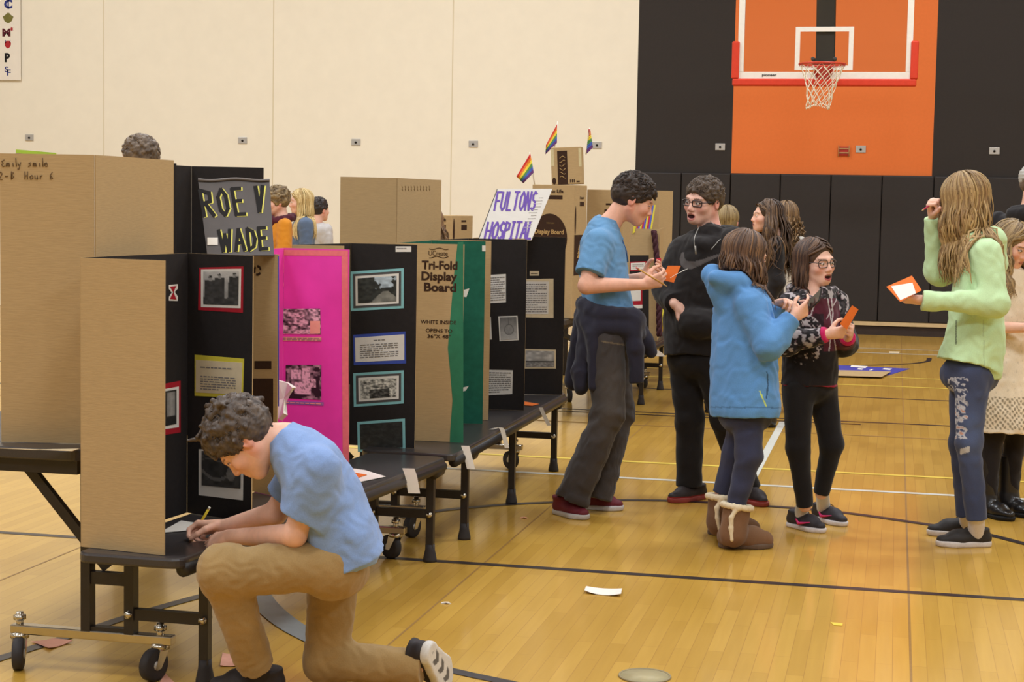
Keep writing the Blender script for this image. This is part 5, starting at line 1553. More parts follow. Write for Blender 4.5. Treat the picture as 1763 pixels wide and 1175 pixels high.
def ribbon_tubes(P, N, w, th, taper):
    """P (n,m,3) paths, N (n,m,3) outward normals -> verts, quads of four-sided strands"""
    T = np.gradient(P, axis=1); T /= np.linalg.norm(T, axis=2, keepdims=True)+1e-9
    S_ = np.cross(T, N); S_ /= np.linalg.norm(S_, axis=2, keepdims=True)+1e-9; N2 = np.cross(S_, T)
    W = (w[:, None]*taper[None])[..., None]; Hh = (th*taper)[None, :, None]
    V = np.stack([P+S_*W, P+N2*Hh, P-S_*W, P-N2*Hh], 2); n, m = P.shape[:2]
    I = np.arange(n*m*4).reshape(n, m, 4); Q_ = []
    for a in range(4):
        b = (a+1) % 4; Q_.append(np.stack([I[:, :-1, a], I[:, 1:, a], I[:, 1:, b], I[:, :-1, b]], -1).reshape(-1, 4))
    return V.reshape(-1, 3), np.concatenate(Q_)
def long_hair(s, L=.34, n=300, colors=((70, 50, 38), (110, 84, 60), (150, 118, 82)), seed=1, face=48, part=0.0, wave=.008, wfreq=9, cap=.012, w=.0085, az=None, grow=1.0, tuck=.0, fall=None, line=(.058, .0, -.05), m=20, curve=0.0, spread=1.0, cover=None, tipvar=.18, gather=0.85, backlen=1.0):
    """strands from the scalp over the skull and down; face: half angle kept free; fall: world drift of the hanging part"""
    H = s.head; S = H.s; rg = np.random.default_rng(seed)
    a0 = rg.uniform(-180, 180, n); th0 = rg.uniform(4, 84, n)
    if az is not None:
        a0 = np.where(rg.random(n) < .5, a0, rg.uniform(az[0], az[1], n))
    sgn = np.where(a0-part >= 0, 1, -1)
    aa = np.abs(a0)
    th0 = np.where(aa < 60, np.minimum(th0, 58), th0)
    Ls = L*rg.uniform(1-tipvar, 1.0, n)*np.where(aa > 125, backlen, 1.0)
    t = np.linspace(0, 1, m)
    ax = np.array([.074+cap, .094+cap, .079+cap])*(1+.05*rg.random(n))[:, None]
    thE = 98.0
    arc_ = np.radians(np.maximum(thE-th0, 6))*.085
    P = np.zeros((n, m, 3)); N = np.zeros((n, m, 3))
    tot = Ls; s_arc = arc_[:, None]; dist = t[None]*tot[:, None]
    k = np.clip(dist/s_arc, 0, 1); th = np.radians(th0[:, None]+(np.maximum(thE-th0, 6))[:, None]*k)
    tgt = np.where(aa < face, face+rg.uniform(0, 22, n), aa)
    if cover is not None:
        cv = (a0 > cover[0]) & (a0 < cover[1]); tgt = np.where(cv, aa, tgt)
    aE = aa[:, None]+(tgt-aa)[:, None]*np.clip(k*1.35, 0, 1)**.8
    A = np.radians(aE*sgn[:, None])
    loc = np.stack([np.sin(th)*np.sin(A)*ax[:, None, 0], np.sin(th)*np.cos(A)*ax[:, None, 1], np.cos(th)*ax[:, None, 2]], -1)+HC
    nl = np.stack([np.sin(th)*np.sin(A)/ax[:, None, 0], np.sin(th)*np.cos(A)/ax[:, None, 1], np.cos(th)/ax[:, None, 2]], -1)
    Pw = H.c+(loc*S)@H.R.T; Nw = nl@H.R.T; Nw /= np.linalg.norm(Nw, axis=2, keepdims=True)
    over = np.clip(dist-s_arc, 0, None)
    end = np.take_along_axis(Pw, np.argmax(k >= 1, 1)[:, None, None].repeat(3, 2), 1)
    axis0 = H.c-H.R[:, 1]*.02*S
    rad = end[:, 0]-axis0; rad[:, 2] = 0
    g = 1-np.exp(-over/.10)
    hang = -UP[None, None]*over[..., None] + rad[:, None]*((gather-1)*g*spread)[..., None]
    if fall is not None: hang = hang+np.asarray(fall)[None, None]*(over**1.3)[..., None]
    if curve: hang = hang+nrm([1, 1, 0])[None, None]*0
    ph = rg.uniform(0, 6.28, (n, 3))
    wv = np.stack([np.sin(over*wfreq*6.28/1+ph[:, None, i])-np.sin(ph[:, None, i]) for i in range(3)], -1)*wave*np.clip(over/.12, 0, 1)[..., None]
    Pw = Pw+hang+wv
    flat = Pw.reshape(-1, 3)
    if s.cl:
        low = flat[:, 2] < H.c[2]-.05*S
        for it in range(7):
            Q_ = flat[low]; d = evaluate(s.cl, Q_)
            inside = d < .007
            if not inside.any(): break
            q = Q_[inside]; e = .003
            G = np.stack([evaluate(s.cl, q+e*np.eye(3)[i])-evaluate(s.cl, q-e*np.eye(3)[i]) for i in range(3)], 1)
            G /= np.linalg.norm(G, axis=1, keepdims=True)+1e-9
            q = q+G*np.minimum(.010-d[inside], .05)[:, None]
            Q_[inside] = q; flat[low] = Q_
    Pw = flat.reshape(n, m, 3)
    sl_ = np.linalg.norm(np.diff(Pw, axis=1), axis=2); ok_ = sl_.max(1) < 2.6*np.median(sl_)+.012
    Pw, Nw, over = Pw[ok_], Nw[ok_], over[ok_]; n = int(ok_.sum()); cidx = np.nonzero(ok_)[0]
    hz = Pw-axis0; hz[..., 2] *= .15; hz /= np.linalg.norm(hz, axis=2, keepdims=True)+1e-9
    mixn = np.clip(over/.03, 0, 1)[..., None]; Nn = Nw*(1-mixn)+hz*mixn
    taper = np.interp(t, [0, .08, .75, 1], [.6, 1, .9, .15])
    V, F = ribbon_tubes(Pw, Nn, w*S*rg.uniform(.6, 1.2, n), .0028*S, taper)
    cs = np.array(colors, float); u = rg.random(n)*(len(cs)-1); i0 = np.clip(u.astype(int), 0, len(cs)-2); fr = (u-i0)[:, None]
    cc = cs[i0]*(1-fr)+cs[i0+1]*fr
    C = np.repeat(cc, m*4, 0)*(1+.1*np.repeat(np.tile(t, n), 4)[:, None]*grow)
    # solid cap and core below the strands
    E = lambda c, rr, k=.012, op='u': ell(H.w(*c), np.array(rr)*S, H.R, k*S, op)
    pr = [E((0, -.014, .032), (.074+cap*.75, .094+cap*.75, .079+cap*.75)), E((0, -.040, -.02), (.074+cap*.5, .062, .075), .03)]
    if cover is None:
        pr += [E((0, .115, line[0]-.060), (.074, .066, .080), .012, 's'), E((0, .095, line[0]-.085), (.090, .056, .080), .012, 's')]
    pr += [E((0, -.0, -.155), (.15, .2, .075), .02, 's')]
    V2, F2 = sdf_mesh(pr, .006 if s.h < .006 else .008, lambda P: .0012*np.sin(pnoise(P, 90, seed)*8))
    C2 = np.tile(cs.mean(0)*.92, (len(V2), 1))*(1+.16*pnoise((V2-H.c)@H.R*np.array([1, .3, .3]), 160, seed))[:, None]
    return color_mesh('hair', np.concatenate([V, V2]), np.concatenate([F, F2+len(V)]), lin(np.clip(np.concatenate([C, C2]), 0, 255)), HAIRM, s.obj)

def glasses(s, rgb=(34, 26, 26), w=.047, hgt=.034, r=.0026, round_=.35, y=.096):
    H = s.head; m = MB(); S = H.s
    for sd in (-1, 1):
        pts = []
        for k in range(25):
            a = 2*PI*k/24; c, d = math.cos(a), math.sin(a); e = 2/(2+6*(1-round_))
            pts.append(H.w(sd*.033+math.copysign(abs(c)**e, c)*w/2, y-.010*abs((sd*.033+c*w/2)/.05)**2, .0+math.copysign(abs(d)**e, d)*hgt/2))
        m.tube(pts, r*S, 6, caps=False)
        m.tube([H.w(sd*(.033+w/2), y-.010, .006), H.w(sd*.072, y-.022, .007), H.w(sd*.080, .0, .006), H.w(sd*.080, -.014, .0), H.w(sd*.076, -.028, -.012)], r*.95*S, 6)
    m.tube([H.w(-.011, y-.002, .003), H.w(0, y+.001, .005), H.w(.011, y-.002, .003)], r*S, 6)
    return m.build('glasses', mat('spectacle_frame_%d_%d' % (rgb[0], rgb[2]), rgb, .35, .5, .05, 60), s.obj)

def shoes(s, which, upper_rgb, sole_rgb, label=None, w=.043, lace_rgb=None, sock=None, mt=None, hgt=.072, ank=.046, colfn=None, soleth=.026, h=.0045, logo=None):
    """which: list of (heel, toe, up) in world space"""
    for heel, toe, up in which:
        u = s.wear('shoe', shoe_prims(heel, toe, nrm(up), w=w, hgt=hgt, ank=ank), upper_rgb, h, mt=mt or LEATHERM, colfn=colfn)
        s.wear('sole', sole_prims(heel, toe, nrm(up), w=w*1.09, th=soleth), sole_rgb, h, mt=LEATHERM, parent=u)
        heel, toe = np.asarray(heel, float), np.asarray(toe, float); f = nrm(toe-heel); L = np.linalg.norm(toe-heel); sd = np.cross(f, nrm(up)); un = nrm(up)
        P = lambda a, b, c: heel+f*a*L+sd*b+un*c
        if lace_rgb is not None:
            m = MB()
            for k in range(4):
                a = .40+.065*k; z = hgt*.98-.012*k-.004
                z += .006; m.tube([P(a, -.024, z-.016), P(a+.01, -.010, z), P(a+.02, .008, z+.001), P(a+.02, .024, z-.014)], .0036, 5)
            for sg_ in (-1, 1):
                m.tube([P(.40, 0, hgt+.006), P(.38, sg_*.02, hgt+.012), P(.42, sg_*.034, hgt+.002), P(.42, sg_*.012, hgt-.002)], .0024, 5)
            m.build('laces', mat('laces_%d' % lace_rgb[0], lace_rgb, .8, .2, .1, 80), u)
        if logo is not None: logo(P, u)
def fingers_hold(*a, **k): return hand_prims(*a, **k)
def two(a, b, t): return np.asarray(a)*(1-t)+np.asarray(b)*t

# ---- boy kneeling at the near bench, writing
def kneeling_boy():
    s = Person('kneeling boy in light blue t-shirt and khaki trousers, writing on the near bench', (234, 182, 156), .0036)
    f = nrm(-CR*.47-UP*.88); u = nrm(-CR*.88+UP*.47)
    s.head = Head(dp(421, 757, 5.14), np.stack([CFW, f, u], 1), .98)
    neck = dp(494, 762, 5.17)
    ls, rs_ = dp(551, 812, 5.06), dp(518, 812, 5.31)
    le, re = dp(507, 922, 5.08), dp(474, 884, 5.34)
    lw, rw = dp(398, 925, 5.31), dp(386, 908, 5.44)
    lk, rk = dp(386, 984, 5.08), dp(562, 1136, 5.36)
    la, ra = dp(440, 1150, 5.25), dp(712, 1150, 5.30)
    lh, rh = dp(596, 968, 5.12), dp(592, 975, 5.32)
    s.pr = s.head.prims()
    s.pr += [cone(s.head.w(0, -.02, -.03), neck, .052, .056, .03), cone(neck, two(ls, rs_, .5), .050, .05, .03)]
    s.pr += trunk([(dp(512, 788, 5.17), CFW, .08, .05), (dp(540, 815, 5.17), CFW, .135, .075), (dp(572, 880, 5.2), CFW, .115, .07), (dp(580, 945, 5.22), CFW, .10, .06)])
    s.arm(ls, le, lw, hand_prims(lw, dp(345, 934, 5.38)-lw, nrm(-UP*.8+CFW*.5), .165, (.22, .28, .34, .40), .35, -1, .10))
    d_ = nrm(dp(335, 907, 5.47)-rw)
    s.arm(rs_, re, rw, hand_prims(rw, d_, nrm(-UP*.7-CFW*.6), .165, (.62, .7, .85, .95), .9, 1, .04))
    s.leg(dp(570, 976, 5.14), lk, la, (.055, .045, .032)); s.leg(dp(572, 985, 5.30), rk, ra, (.055, .045, .032))
    s.build(dp(560, 1170, 5.3), .3)
    # t-shirt
    tr = trunk([(dp(480, 750, 5.17), CFW, .078, .056), (dp(503, 772, 5.17), CFW, .128, .082), (dp(533, 802, 5.17), CFW, .165, .102), (dp(567, 865, 5.19), CFW, .160, .108), (dp(586, 922, 5.21), CFW, .162, .112), (dp(606, 962, 5.22), nrm(CFW), .180, .112)], .03)
    sl = [cone(dp(553, 808, 5.03), two(ls, le, .66), .060, .070, .05, cap=True), cone(rs_, two(rs_, re, .62), .062, .066, .04, cap=True)]
    tail = [cone(dp(606, 925, 5.12), dp(622, 975, 5.12), .058, .040, .05, cap=True), cone(dp(606, 925, 5.28), dp(622, 975, 5.28), .058, .040, .05, cap=True)]
    w1 = wrinkles(.0045, 34, 3, (1, 1, 1.4)); w2 = wrinkles(.002, 90, 4)
    lowc = dp(595, 945, 5.2)
    def disp(P):
        k = np.clip(1-np.linalg.norm(P-lowc, axis=1)/.22, 0, 1)
        return w1(P)*(.45+1.5*k)+w2(P)*.7
    s.wear('t_shirt', tr+sl+tail+[ell(dp(460, 757, 5.17), (.052, .062, .058), np.eye(3), .01, 's')], (132, 158, 204), .0042, disp, var=.05)
    # trousers
    pr = [ell(dp(578, 984, 5.21), (.100, .150, .085), np.stack([CR, CFW, UP], 1), .04),
          cone(dp(575, 974, 5.12), lk, .082, .069, .035), cone(lk, la, .068, .056, .03, cap=True), ell(lk, (.075, .075, .078), np.eye(3), .03),
          cone(dp(574, 980, 5.32), rk, .082, .070, .035), cone(rk, two(rk, ra, 1.1), .070, .052, .03, cap=True)]
    kk = two(lk, lh, .12)
    wa = wrinkles(.004, 40, 8, (1.6, 1, 1)); wb = wrinkles(.0022, 95, 12)
    def dispt(P):
        k = np.clip(1-np.linalg.norm(P-kk, axis=1)/.2, 0, 1)+np.clip(1-np.linalg.norm(P-rk, axis=1)/.22, 0, 1)+np.clip(1-np.linalg.norm(P-la, axis=1)/.14, 0, 1)
        return wa(P)*(.5+.9*k)+wb(P)*(.6+.6*k)
    s.wear('trousers', pr, (160, 130, 84), .0045, dispt, var=.06)
    p0 = fl(488, 1196, .002); p1 = fl(358, 1194, .002)
    shoes(s, [(p0, p1, UP)], (46, 40, 40), (200, 196, 190), lace_rgb=(190, 188, 184))
    hb, tb = dp(741, 1119, 5.25), dp(779, 1178, 5.42)
    upv = nrm(-CR*.95+CFW*.35+UP*.05); upv = nrm(upv-nrm(tb-hb)*np.dot(upv, nrm(tb-hb)))
    def pattern(P, C):
        q = P-hb; a = q@nrm(tb-hb)/np.linalg.norm(tb-hb); b = q@np.cross(nrm(tb-hb), upv)
        m_ = (np.abs(b) < .022) & (a > .1) & (a < .9) & (np.sin(a*26+np.abs(b)*90) > .1); C[m_] = (98, 94, 92); return C
    u_ = s.wear('shoe', shoe_prims(hb, tb, upv, w=.044), (44, 38, 38), .0045, mt=LEATHERM)
    s.wear('sole', sole_prims(hb, tb, upv, w=.050, th=.03), (214, 208, 200), .004, mt=LEATHERM, parent=u_, colfn=pattern)
    short_hair(s, (.058, -.004, -.05), 380, .026, .0135, .6, (0, .5, .1), ((52, 42, 36), (104, 88, 74)), 3, 1.5, .0038, .014, .8)
    # pencil in the right hand
    a, b = dp(333, 921, 5.455), dp(361, 874, 5.43)
    m = MB(); d = b-a
    m.cur = 0; m.cyl(a+d*.10, a+d*.93, .0042, 6)
    m.cur = 1; m.tube([a, a+d*.10], [.0008, .0042], 6); m.cur = 2; m.cyl(a+d*.93, b, .0044, 8)
    o = m.build('pencil', [mat('yellow_pencil_paint', (226, 200, 52), .4, .4, .05, 60), mat('pencil_wood', (206, 168, 118), .7, .2, .05, 60), mat('eraser_white', (226, 220, 200), .7, .2, .05, 60)])
    tag(o, 'yellow pencil in the hand of the kneeling boy', 'pencil')
kneeling_boy()

def pencil(a, b, label, rgb=(206, 150, 70), tip=(214, 176, 120)):
    m = MB(); a, b = np.asarray(a), np.asarray(b); d = b-a
    m.cur = 0; m.cyl(a+d*.12, a+d*.93, .0042, 6); m.cur = 1; m.tube([a, a+d*.12], [.0008, .0042], 6); m.cur = 2; m.cyl(a+d*.93, b, .0045, 8)
    o = m.build('pencil', [mat('pencil_paint_%d' % rgb[1], rgb, .4, .4, .05, 60), mat('pencil_wood', (206, 168, 118), .7, .2, .05, 60), mat('pencil_eraser', (206, 120, 110), .7, .2, .05, 60)])
    return tag(o, label, 'pencil')
def card(quad, D, mt, label, name='paper_card', dD=(0, 0, 0, 0), inner=None, curl=0.0):
    """held sheet: quad TL TR BR BL photo points with depth offsets"""
    P = [dp(*q, D+e) for q, e in zip(quad, dD)]; n = nrm(np.cross(P[2]-P[3], P[0]-P[3])); 
    if np.dot(n, CAM-P[0]) < 0: n = -n
    V = []; N_ = 5
    for j in range(N_+1):
        for i in range(N_+1):
            u, v = i/N_, j/N_; V.append((P[0]*(1-u)+P[1]*u)*(1-v)+(P[3]*(1-u)+P[2]*u)*v+n*curl*math.sin(PI*u)*.02)
    m = MB(); m.add(V, [(j*(N_+1)+i, j*(N_+1)+i+1, (j+1)*(N_+1)+i+1, (j+1)*(N_+1)+i) for j in range(N_) for i in range(N_)])
    o = m.build(name, mt); sd = o.modifiers.new('s', 'SOLIDIFY'); sd.thickness = .0014; sd.offset = 0
    tag(o, label, 'paper')
    if inner is not None:
        q, mt2 = inner; m = MB()
        w = []
        for k in q:
            d = ray(*k); w.append(CAM+d*(np.dot(P[3]+n*.002-CAM, n)/np.dot(d, n)))
        m.poly(w if np.dot(np.cross(w[1]-w[0], w[2]-w[0]), n) > 0 else w[::-1], .0008, n); o2 = m.build('pasted_sheet', mt2, o)
    return o
def px_of(P):
    v = (P-CAM)@CW.T; return v[:, 0]/v[:, 2]*F_PX+881.5, v[:, 1]/v[:, 2]*F_PX+587.5, v[:, 2]

# ---- boy in the blue polo, reading a card
def polo_boy():
    D = 8.45; j = lambda x, y, o=0.0: dp(x, y, D+o)
    s = Person('boy in blue polo with navy jersey tied round his waist, holding a card', (234, 176, 148), .004)
    s.head = Head(j(1090, 344), rotm(-4, 24, 0, CR+CFW*.10), 1.02)
    neck = j(1048, 388); rs_, ls = j(1030, 418, -.16), j(1044, 412, .17)
    re, le = j(1010, 492, -.23), j(1040, 490, .2); rw, lw = j(1108, 490, -.17), j(1104, 478, .06)
    s.pr = s.head.prims() + [cone(s.head.w(0, -.03, -.03), neck, .049, .050, .03), cone(neck, j(1040, 412), .05, .06, .03)]
    s.pr += trunk([(j(1040, 405), CFW, .14, .08), (j(1040, 460), CFW, .14, .09), (j(1045, 560), CFW, .13, .09)])
    s.arm(rs_, re, rw, hand_prims(rw, nrm(j(1148, 480, -.17)-rw), nrm(UP*.35+CFW*.9), .175, (.55, .6, .7, .8), .5, 1, .05), (.045, .041, .026))
    s.arm(ls, le, lw, hand_prims(lw, nrm(j(1145, 468, .0)-lw), nrm(UP*.5-CFW*.8), .175, (.45, .5, .55, .6), .6, -1, .05))
    rh, lh, rk, lk, ra, la = j(1043, 582, -.09), j(1048, 582, .09), j(1048, 712, -.11), j(1066, 712, .12), j(993, 842, -.06), j(1030, 840, .10)
    s.leg(rh, rk, ra); s.leg(lh, lk, la)
    s.build(fl(1010, 885), .35)
    tr = trunk([(j(1045, 377), CFW, .066, .060), (j(1040, 394), CFW, .125, .085), (j(1036, 420), CFW, .185, .108), (j(1039, 465), CFW, .175, .122), (j(1045, 520), CFW, .165, .122), (j(1050, 553), CFW, .17, .128)], .03)
    sl = [cone(rs_, two(rs_, re, .74), .070, .074, .03, cap=True), cone(ls, two(ls, le, .7), .068, .074, .03, cap=True)]
    wl, w2 = wrinkles(.004, 36, 21, (1, 1, 1.2)), wrinkles(.0018, 90, 22); lo = j(1060, 525)
    def disp(P): return wl(P)*(.4+1.3*np.clip(1-np.linalg.norm(P-lo, axis=1)/.2, 0, 1))+w2(P)
    s.wear('polo_shirt', tr+sl+[ell(j(1074, 372), (.062, .07, .05), None, .01, 's')], (104, 150, 190), .0045, disp, var=.05)
    # collar and placket
    col = [cone(j(1033, 379, -.045), j(1054, 389, -.066), .017, .015, .01), cone(j(1054, 389, -.066), j(1071, 412, -.045), .015, .009, .01), cone(j(1033, 379, -.045), j(1032, 376, .045), .017, .017, .01), cone(j(1032, 376, .045), j(1060, 388, .066), .017, .014, .01)]
    s.wear('collar', col, (108, 154, 194), .0045)
    m = MB(); m.tube([j(1070, 410, -.02), j(1078, 432, -.012), j(1081, 452, -.008)], .004, 6); m.build('placket', mat('placket_dark_blue', (66, 104, 146), .8, .2, .05, 60), s.obj)  # placket strip in a darker blue than the shirt
    # jeans
    pr = [ell(j(1046, 580), (.115, .155, .11), np.stack([CR, CFW, UP], 1), .04), cone(rh, rk, .098, .080, .03), cone(rk, j(984, 862, -.06), .078, .086, .03, cap=True), cone(lh, lk, .095, .076, .03), cone(lk, j(1026, 858, .10), .075, .082, .03, cap=True)]
    wa, wb = wrinkles(.004, 42, 31, (1, 1, 1.8)), wrinkles(.0022, 100, 32)
    def dispt(P):
        k = np.clip(1-np.abs(P[:, 2]-.12)/.12, 0, 1)+.8*np.clip(1-np.abs(P[:, 2]-.47)/.12, 0, 1); return wa(P)*(.5+1.2*k)+wb(P)
    def jean(P, C):
        x, y, d = px_of(P); fade = np.exp(-((x-1052)/26)**2-((y-690)/80)**2)*.35; C = C*(1-fade[:, None])+np.array([112, 104, 92])*fade[:, None]
        pk = (np.abs(y-592-.15*(x-1060)) < 1.2) & (x > 1035) & (x < 1078) & (d < D); C[pk] = (110, 96, 76); return C
    s.wear('jeans', pr, (64, 58, 56), .005, dispt, colfn=jean, var=.1)
    # navy jersey knotted round the waist
    nv = []
    ring = [j(1050, 548)+.165*math.cos(a)*CFW+.138*math.sin(a)*CR+UP*(.012*math.sin(a*3)-.03*math.sin(a)) for a in np.linspace(0, 2*PI, 17)]
    for a, b in zip(ring[:-1], ring[1:]): nv += [cone(a+UP*.03, b+UP*.03, .036, .036, .02), cone(a-UP*.03, b-UP*.03, .040, .040, .02)]
    nv += [cone(j(1015, 560, -.06), j(995, 662, -.05), .07, .052, .04, flat=CR, fs=.75), cone(j(1010, 560, .08), j(990, 655, .10), .07, .05, .04), cone(j(1022, 575, -.14), j(1022, 665, -.14), .04, .022, .03), cone(j(1000, 640, -.05), j(1002, 668, -.04), .05, .03, .03)]
    nv += [cone(j(1082, 548, -.12), j(1094, 600, -.13), .045, .040, .03), cone(j(1094, 600, -.13), j(1096, 660, -.11), .040, .036, .02, cap=True), cone(j(1090, 548, .02), j(1112, 590, .0), .05, .038, .03), cone(j(1112, 590, .0), j(1122, 606, .0), .036, .026, .02), ell(j(1092, 552, -.10), (.05, .05, .045), None, .03)]
    wn, wm = wrinkles(.0045, 26, 41, (1, 1, .8)), wrinkles(.002, 65, 42)
    s.wear('tied_jersey', nv, (44, 42, 54), .005, lambda P: wn(P)+wm(P), var=.1)
    sh = [(fl(957, 884, .0), fl(1012, 896, .0), UP), (fl(1003, 876, .0), fl(1072, 879, .0), UP)]
    shoes(s, sh, (104, 32, 42), (190, 182, 176), w=.046, lace_rgb=(88, 26, 36), hgt=.085, ank=.052)
    short_hair(s, (.060, .002, -.078), 150, .034, .0100, .40, (.1, .8, .7), ((38, 29, 24), (70, 53, 41)), 5, 2.0, .004, .012, .12)
    card([(1150, 458), (1172, 458), (1160, 487), (1138, 482)], D-.10, ORANGEP, 'folded orange card held by the boy in blue polo', dD=(0, 0, -.02, -.02))
    card([(1163, 473), (1184, 463), (1176, 466), (1154, 479)], D-.13, PAPER, 'small white slip held with the orange card by the boy in blue polo', dD=(0, .06, .05, -.02))
    pencil(j(1149, 494, -.20), j(1095, 461, -.30), 'yellow pencil sticking out of the fist of the boy in blue polo', (214, 158, 76))
polo_boy()

# ---- laughing boy in a black hooded top
def black_boy():
    D = 8.9; j = lambda x, y, o=0.0: dp(x, y, D+o); f = nrm(-CR*.72-CFW*.70); sd = np.cross(f, UP)
    s = Person('boy with black glasses in a black hooded top, mouth open, facing the boy in polo', (240, 190, 168), .004)
    s.head = Head(j(1211, 347), rotm(0, 6, -6, f), 1.04, 1.0); s.brow = (60, 42, 34)
    neck = j(1222, 402, .02); rs_, ls = j(1178, 444, .08), j(1264, 416, -.13)
    re, le = j(1147, 500, .12), j(1285, 505, -.16); rw, lw = j(1163, 526, -.10), j(1240, 548, -.20)
    s.pr = s.head.prims() + [cone(s.head.w(0, -.03, -.03), neck, .055, .058, .03), cone(neck, j(1216, 425), .06, .08, .03)]
    s.pr += trunk([(j(1214, 418), sd, .15, .08), (j(1205, 480), sd, .15, .1), (j(1200, 600), sd, .14, .1)])
    s.arm(rs_, re, rw, hand_prims(rw, nrm(j(1195, 545, -.12)-rw), nrm(f*.3-UP*.2-CR*.2+CFW*.6), .175, .3, .3, -1))
    s.arm(ls, le, lw, hand_prims(lw, nrm(j(1212, 552, -.15)-lw), nrm(-f), .17, .3, .3, 1))
    rh, lh, rk, lk, ra, la = j(1180, 615, .06), j(1224, 615, -.06), j(1188, 725, .02), j(1250, 728, -.05), j(1186, 838, .04), j(1288, 842, .04)
    s.leg(rh, rk, ra); s.leg(lh, lk, la)
    s.build(fl(1225, 872), .35)
    tr = trunk([(j(1221, 399, .02), sd, .082, .07), (j(1218, 408), sd, .12, .088), (j(1214, 424), sd, .178, .108), (j(1211, 448), sd, .20, .122), (j(1206, 490), sd, .20, .135), (j(1200, 560), sd, .195, .145), (j(1198, 612), sd, .175, .14)], .035)
    sl = [cone(j(1176, 442, .08), re, .078, .066, .08), cone(re, two(re, rw, .82), .066, .050, .03, cap=True), cone(ls, le, .078, .07, .04), cone(le, lw, .068, .052, .03)]
    hood = [ell(j(1247, 404, .05), (.075, .10, .055), frame(f), .04), cone(j(1180, 420, .06), j(1205, 418, -.10), .03, .026, .03), cone(j(1252, 412, -.08), j(1215, 424, -.12), .035, .026, .03)]
    pocket = [ell(j(1200, 556, -.13), (.15, .075, .085), frame(f), .02)]
    wl, w2 = wrinkles(.005, 34, 51), wrinkles(.002, 80, 52)
    TICK = [(1174, 434), (1170, 446), (1172, 457), (1180, 464), (1190, 464), (1206, 457), (1242, 439), (1242, 436), (1205, 448), (1192, 451), (1182, 449), (1178, 443), (1178, 435)]
    def logo(P, C):
        x, y, d = px_of(P); C = C.copy(); ins = np.zeros(len(P), bool)
        for (x0, y0), (x1, y1) in zip(TICK, TICK[1:]+TICK[:1]):
            ins ^= ((y0 > y) != (y1 > y)) & (x < (x1-x0)*(y-y0)/(y1-y0+1e-9)+x0)
        C[ins & (d < D-.03)] = (96, 90, 88); return C
    s.wear('hooded_top', tr+sl+hood+pocket+[ell(s.head.w(0, .01, -.125), (.062, .066, .05), None, .012, 's')], (38, 34, 33), .005, lambda P: wl(P)+w2(P), colfn=logo, var=.1, collide=True)
    pr = [ell(j(1200, 620), (.165, .12, .11), frame(f), .04), cone(rh, rk, .094, .074, .03), cone(rk, ra, .072, .068, .03, cap=True), cone(lh, lk, .094, .074, .03), cone(lk, la, .072, .066, .03, cap=True)]
    s.wear('trousers', pr, (32, 29, 29), .006, wrinkles(.003, 50, 53), var=.1)
    def red(P, C): C = C.copy(); C[(P[:, 2] < .03)] = (150, 42, 40); return C
    shoes(s, [(fl(1212, 858), fl(1152, 867), UP), (fl(1282, 862), fl(1318, 874), UP)], (48, 40, 40), (150, 66, 60), w=.046, lace_rgb=(40, 34, 34), colfn=red)
    short_hair(s, (.060, .0, -.055), 150, .024, .0100, .40, (-.2, .9, .3), ((62, 48, 38), (100, 82, 64)), 8, 1.4, .004, .013, .15)
    glasses(s, (36, 24, 26), .050, .029, .0028, .25)
    m = MB(); m.tube(spline([s.head.w(-.03, .06, -.115), j(1196, 408, -.17), j(1195, 420, -.19), j(1197, 432, -.18)], 5), .0019, 6)
    m.tube([j(1197, 424, -.19), j(1198, 438, -.18)], .0045, 6); m.tube(spline([s.head.w(.07, -.0, -.04), j(1244, 400, -.11), j(1236, 416, -.16), j(1224, 430, -.17)], 5), .0019, 6)
    m.build('earphone_cord', mat('pale_cord', (176, 172, 164), .5, .4, .05, 60), s.obj)
black_boy()

# ---- girl in the blue hooded top with a phone, seen from behind
def boot(s, shaft_top, ankle, heel, toe, rgb, trim, r=(.064, .052), label=None):
    heel, toe = np.asarray(heel), np.asarray(toe); f = nrm(toe-heel); L = np.linalg.norm(toe-heel); sd = np.cross(f, UP)
    P = lambda a, b, c: heel+f*a*L+sd*b+UP*c
    pr = [cone(ankle, shaft_top, r[1]+.004, r[0], .03, cap=True), cone(P(.2, 0, .06), ankle, .052, r[1]+.004, .03), cone(P(.16, 0, .05), P(.58, 0, .046), .048, .05, .03), cone(P(.58, 0, .044), P(.84, 0, .036), .050, .040, .03), plane_cut(P(.5, 0, .012), -UP, P(.5, 0, 0), L*1.2)]
    b = s.wear('boot', pr, rgb, .005, wrinkles(.0025, 60, 61), var=.09)
    s.wear('sole', sole_prims(heel, toe, UP, w=.052, th=.024), tuple(np.array(rgb)*.62+25), .0045, parent=b)
    if trim is not None:
        u = nrm(np.asarray(shaft_top)-ankle); a_ = nrm(np.cross(u, f)); b_ = np.cross(a_, u)
        tp = [cone(shaft_top+(a_*math.cos(t)+b_*math.sin(t))*r[0], shaft_top+(a_*math.cos(t+.4)+b_*math.sin(t+.4))*r[0], .013, .013, .008) for t in np.arange(0, 6.3, .4)]
        side = nrm(-CFW*.95-f*.15); 
        pts = [shaft_top+side*r[0]*1.0-u*.0, two(shaft_top, ankle, .35)+side*(r[0]-.002)-f*.018, two(shaft_top, ankle, .75)+side*(r[1]+.005)-f*.012, ankle+side*(r[1]+.003)-u*.02]
        tp += [cone(p, q, .011, .010, .008) for p, q in zip(pts[:-1], pts[1:])]
        s.wear('fleece_trim', tp, trim, .004, lambda P: .003*pnoise(P, 220, 3), parent=b, var=.06)
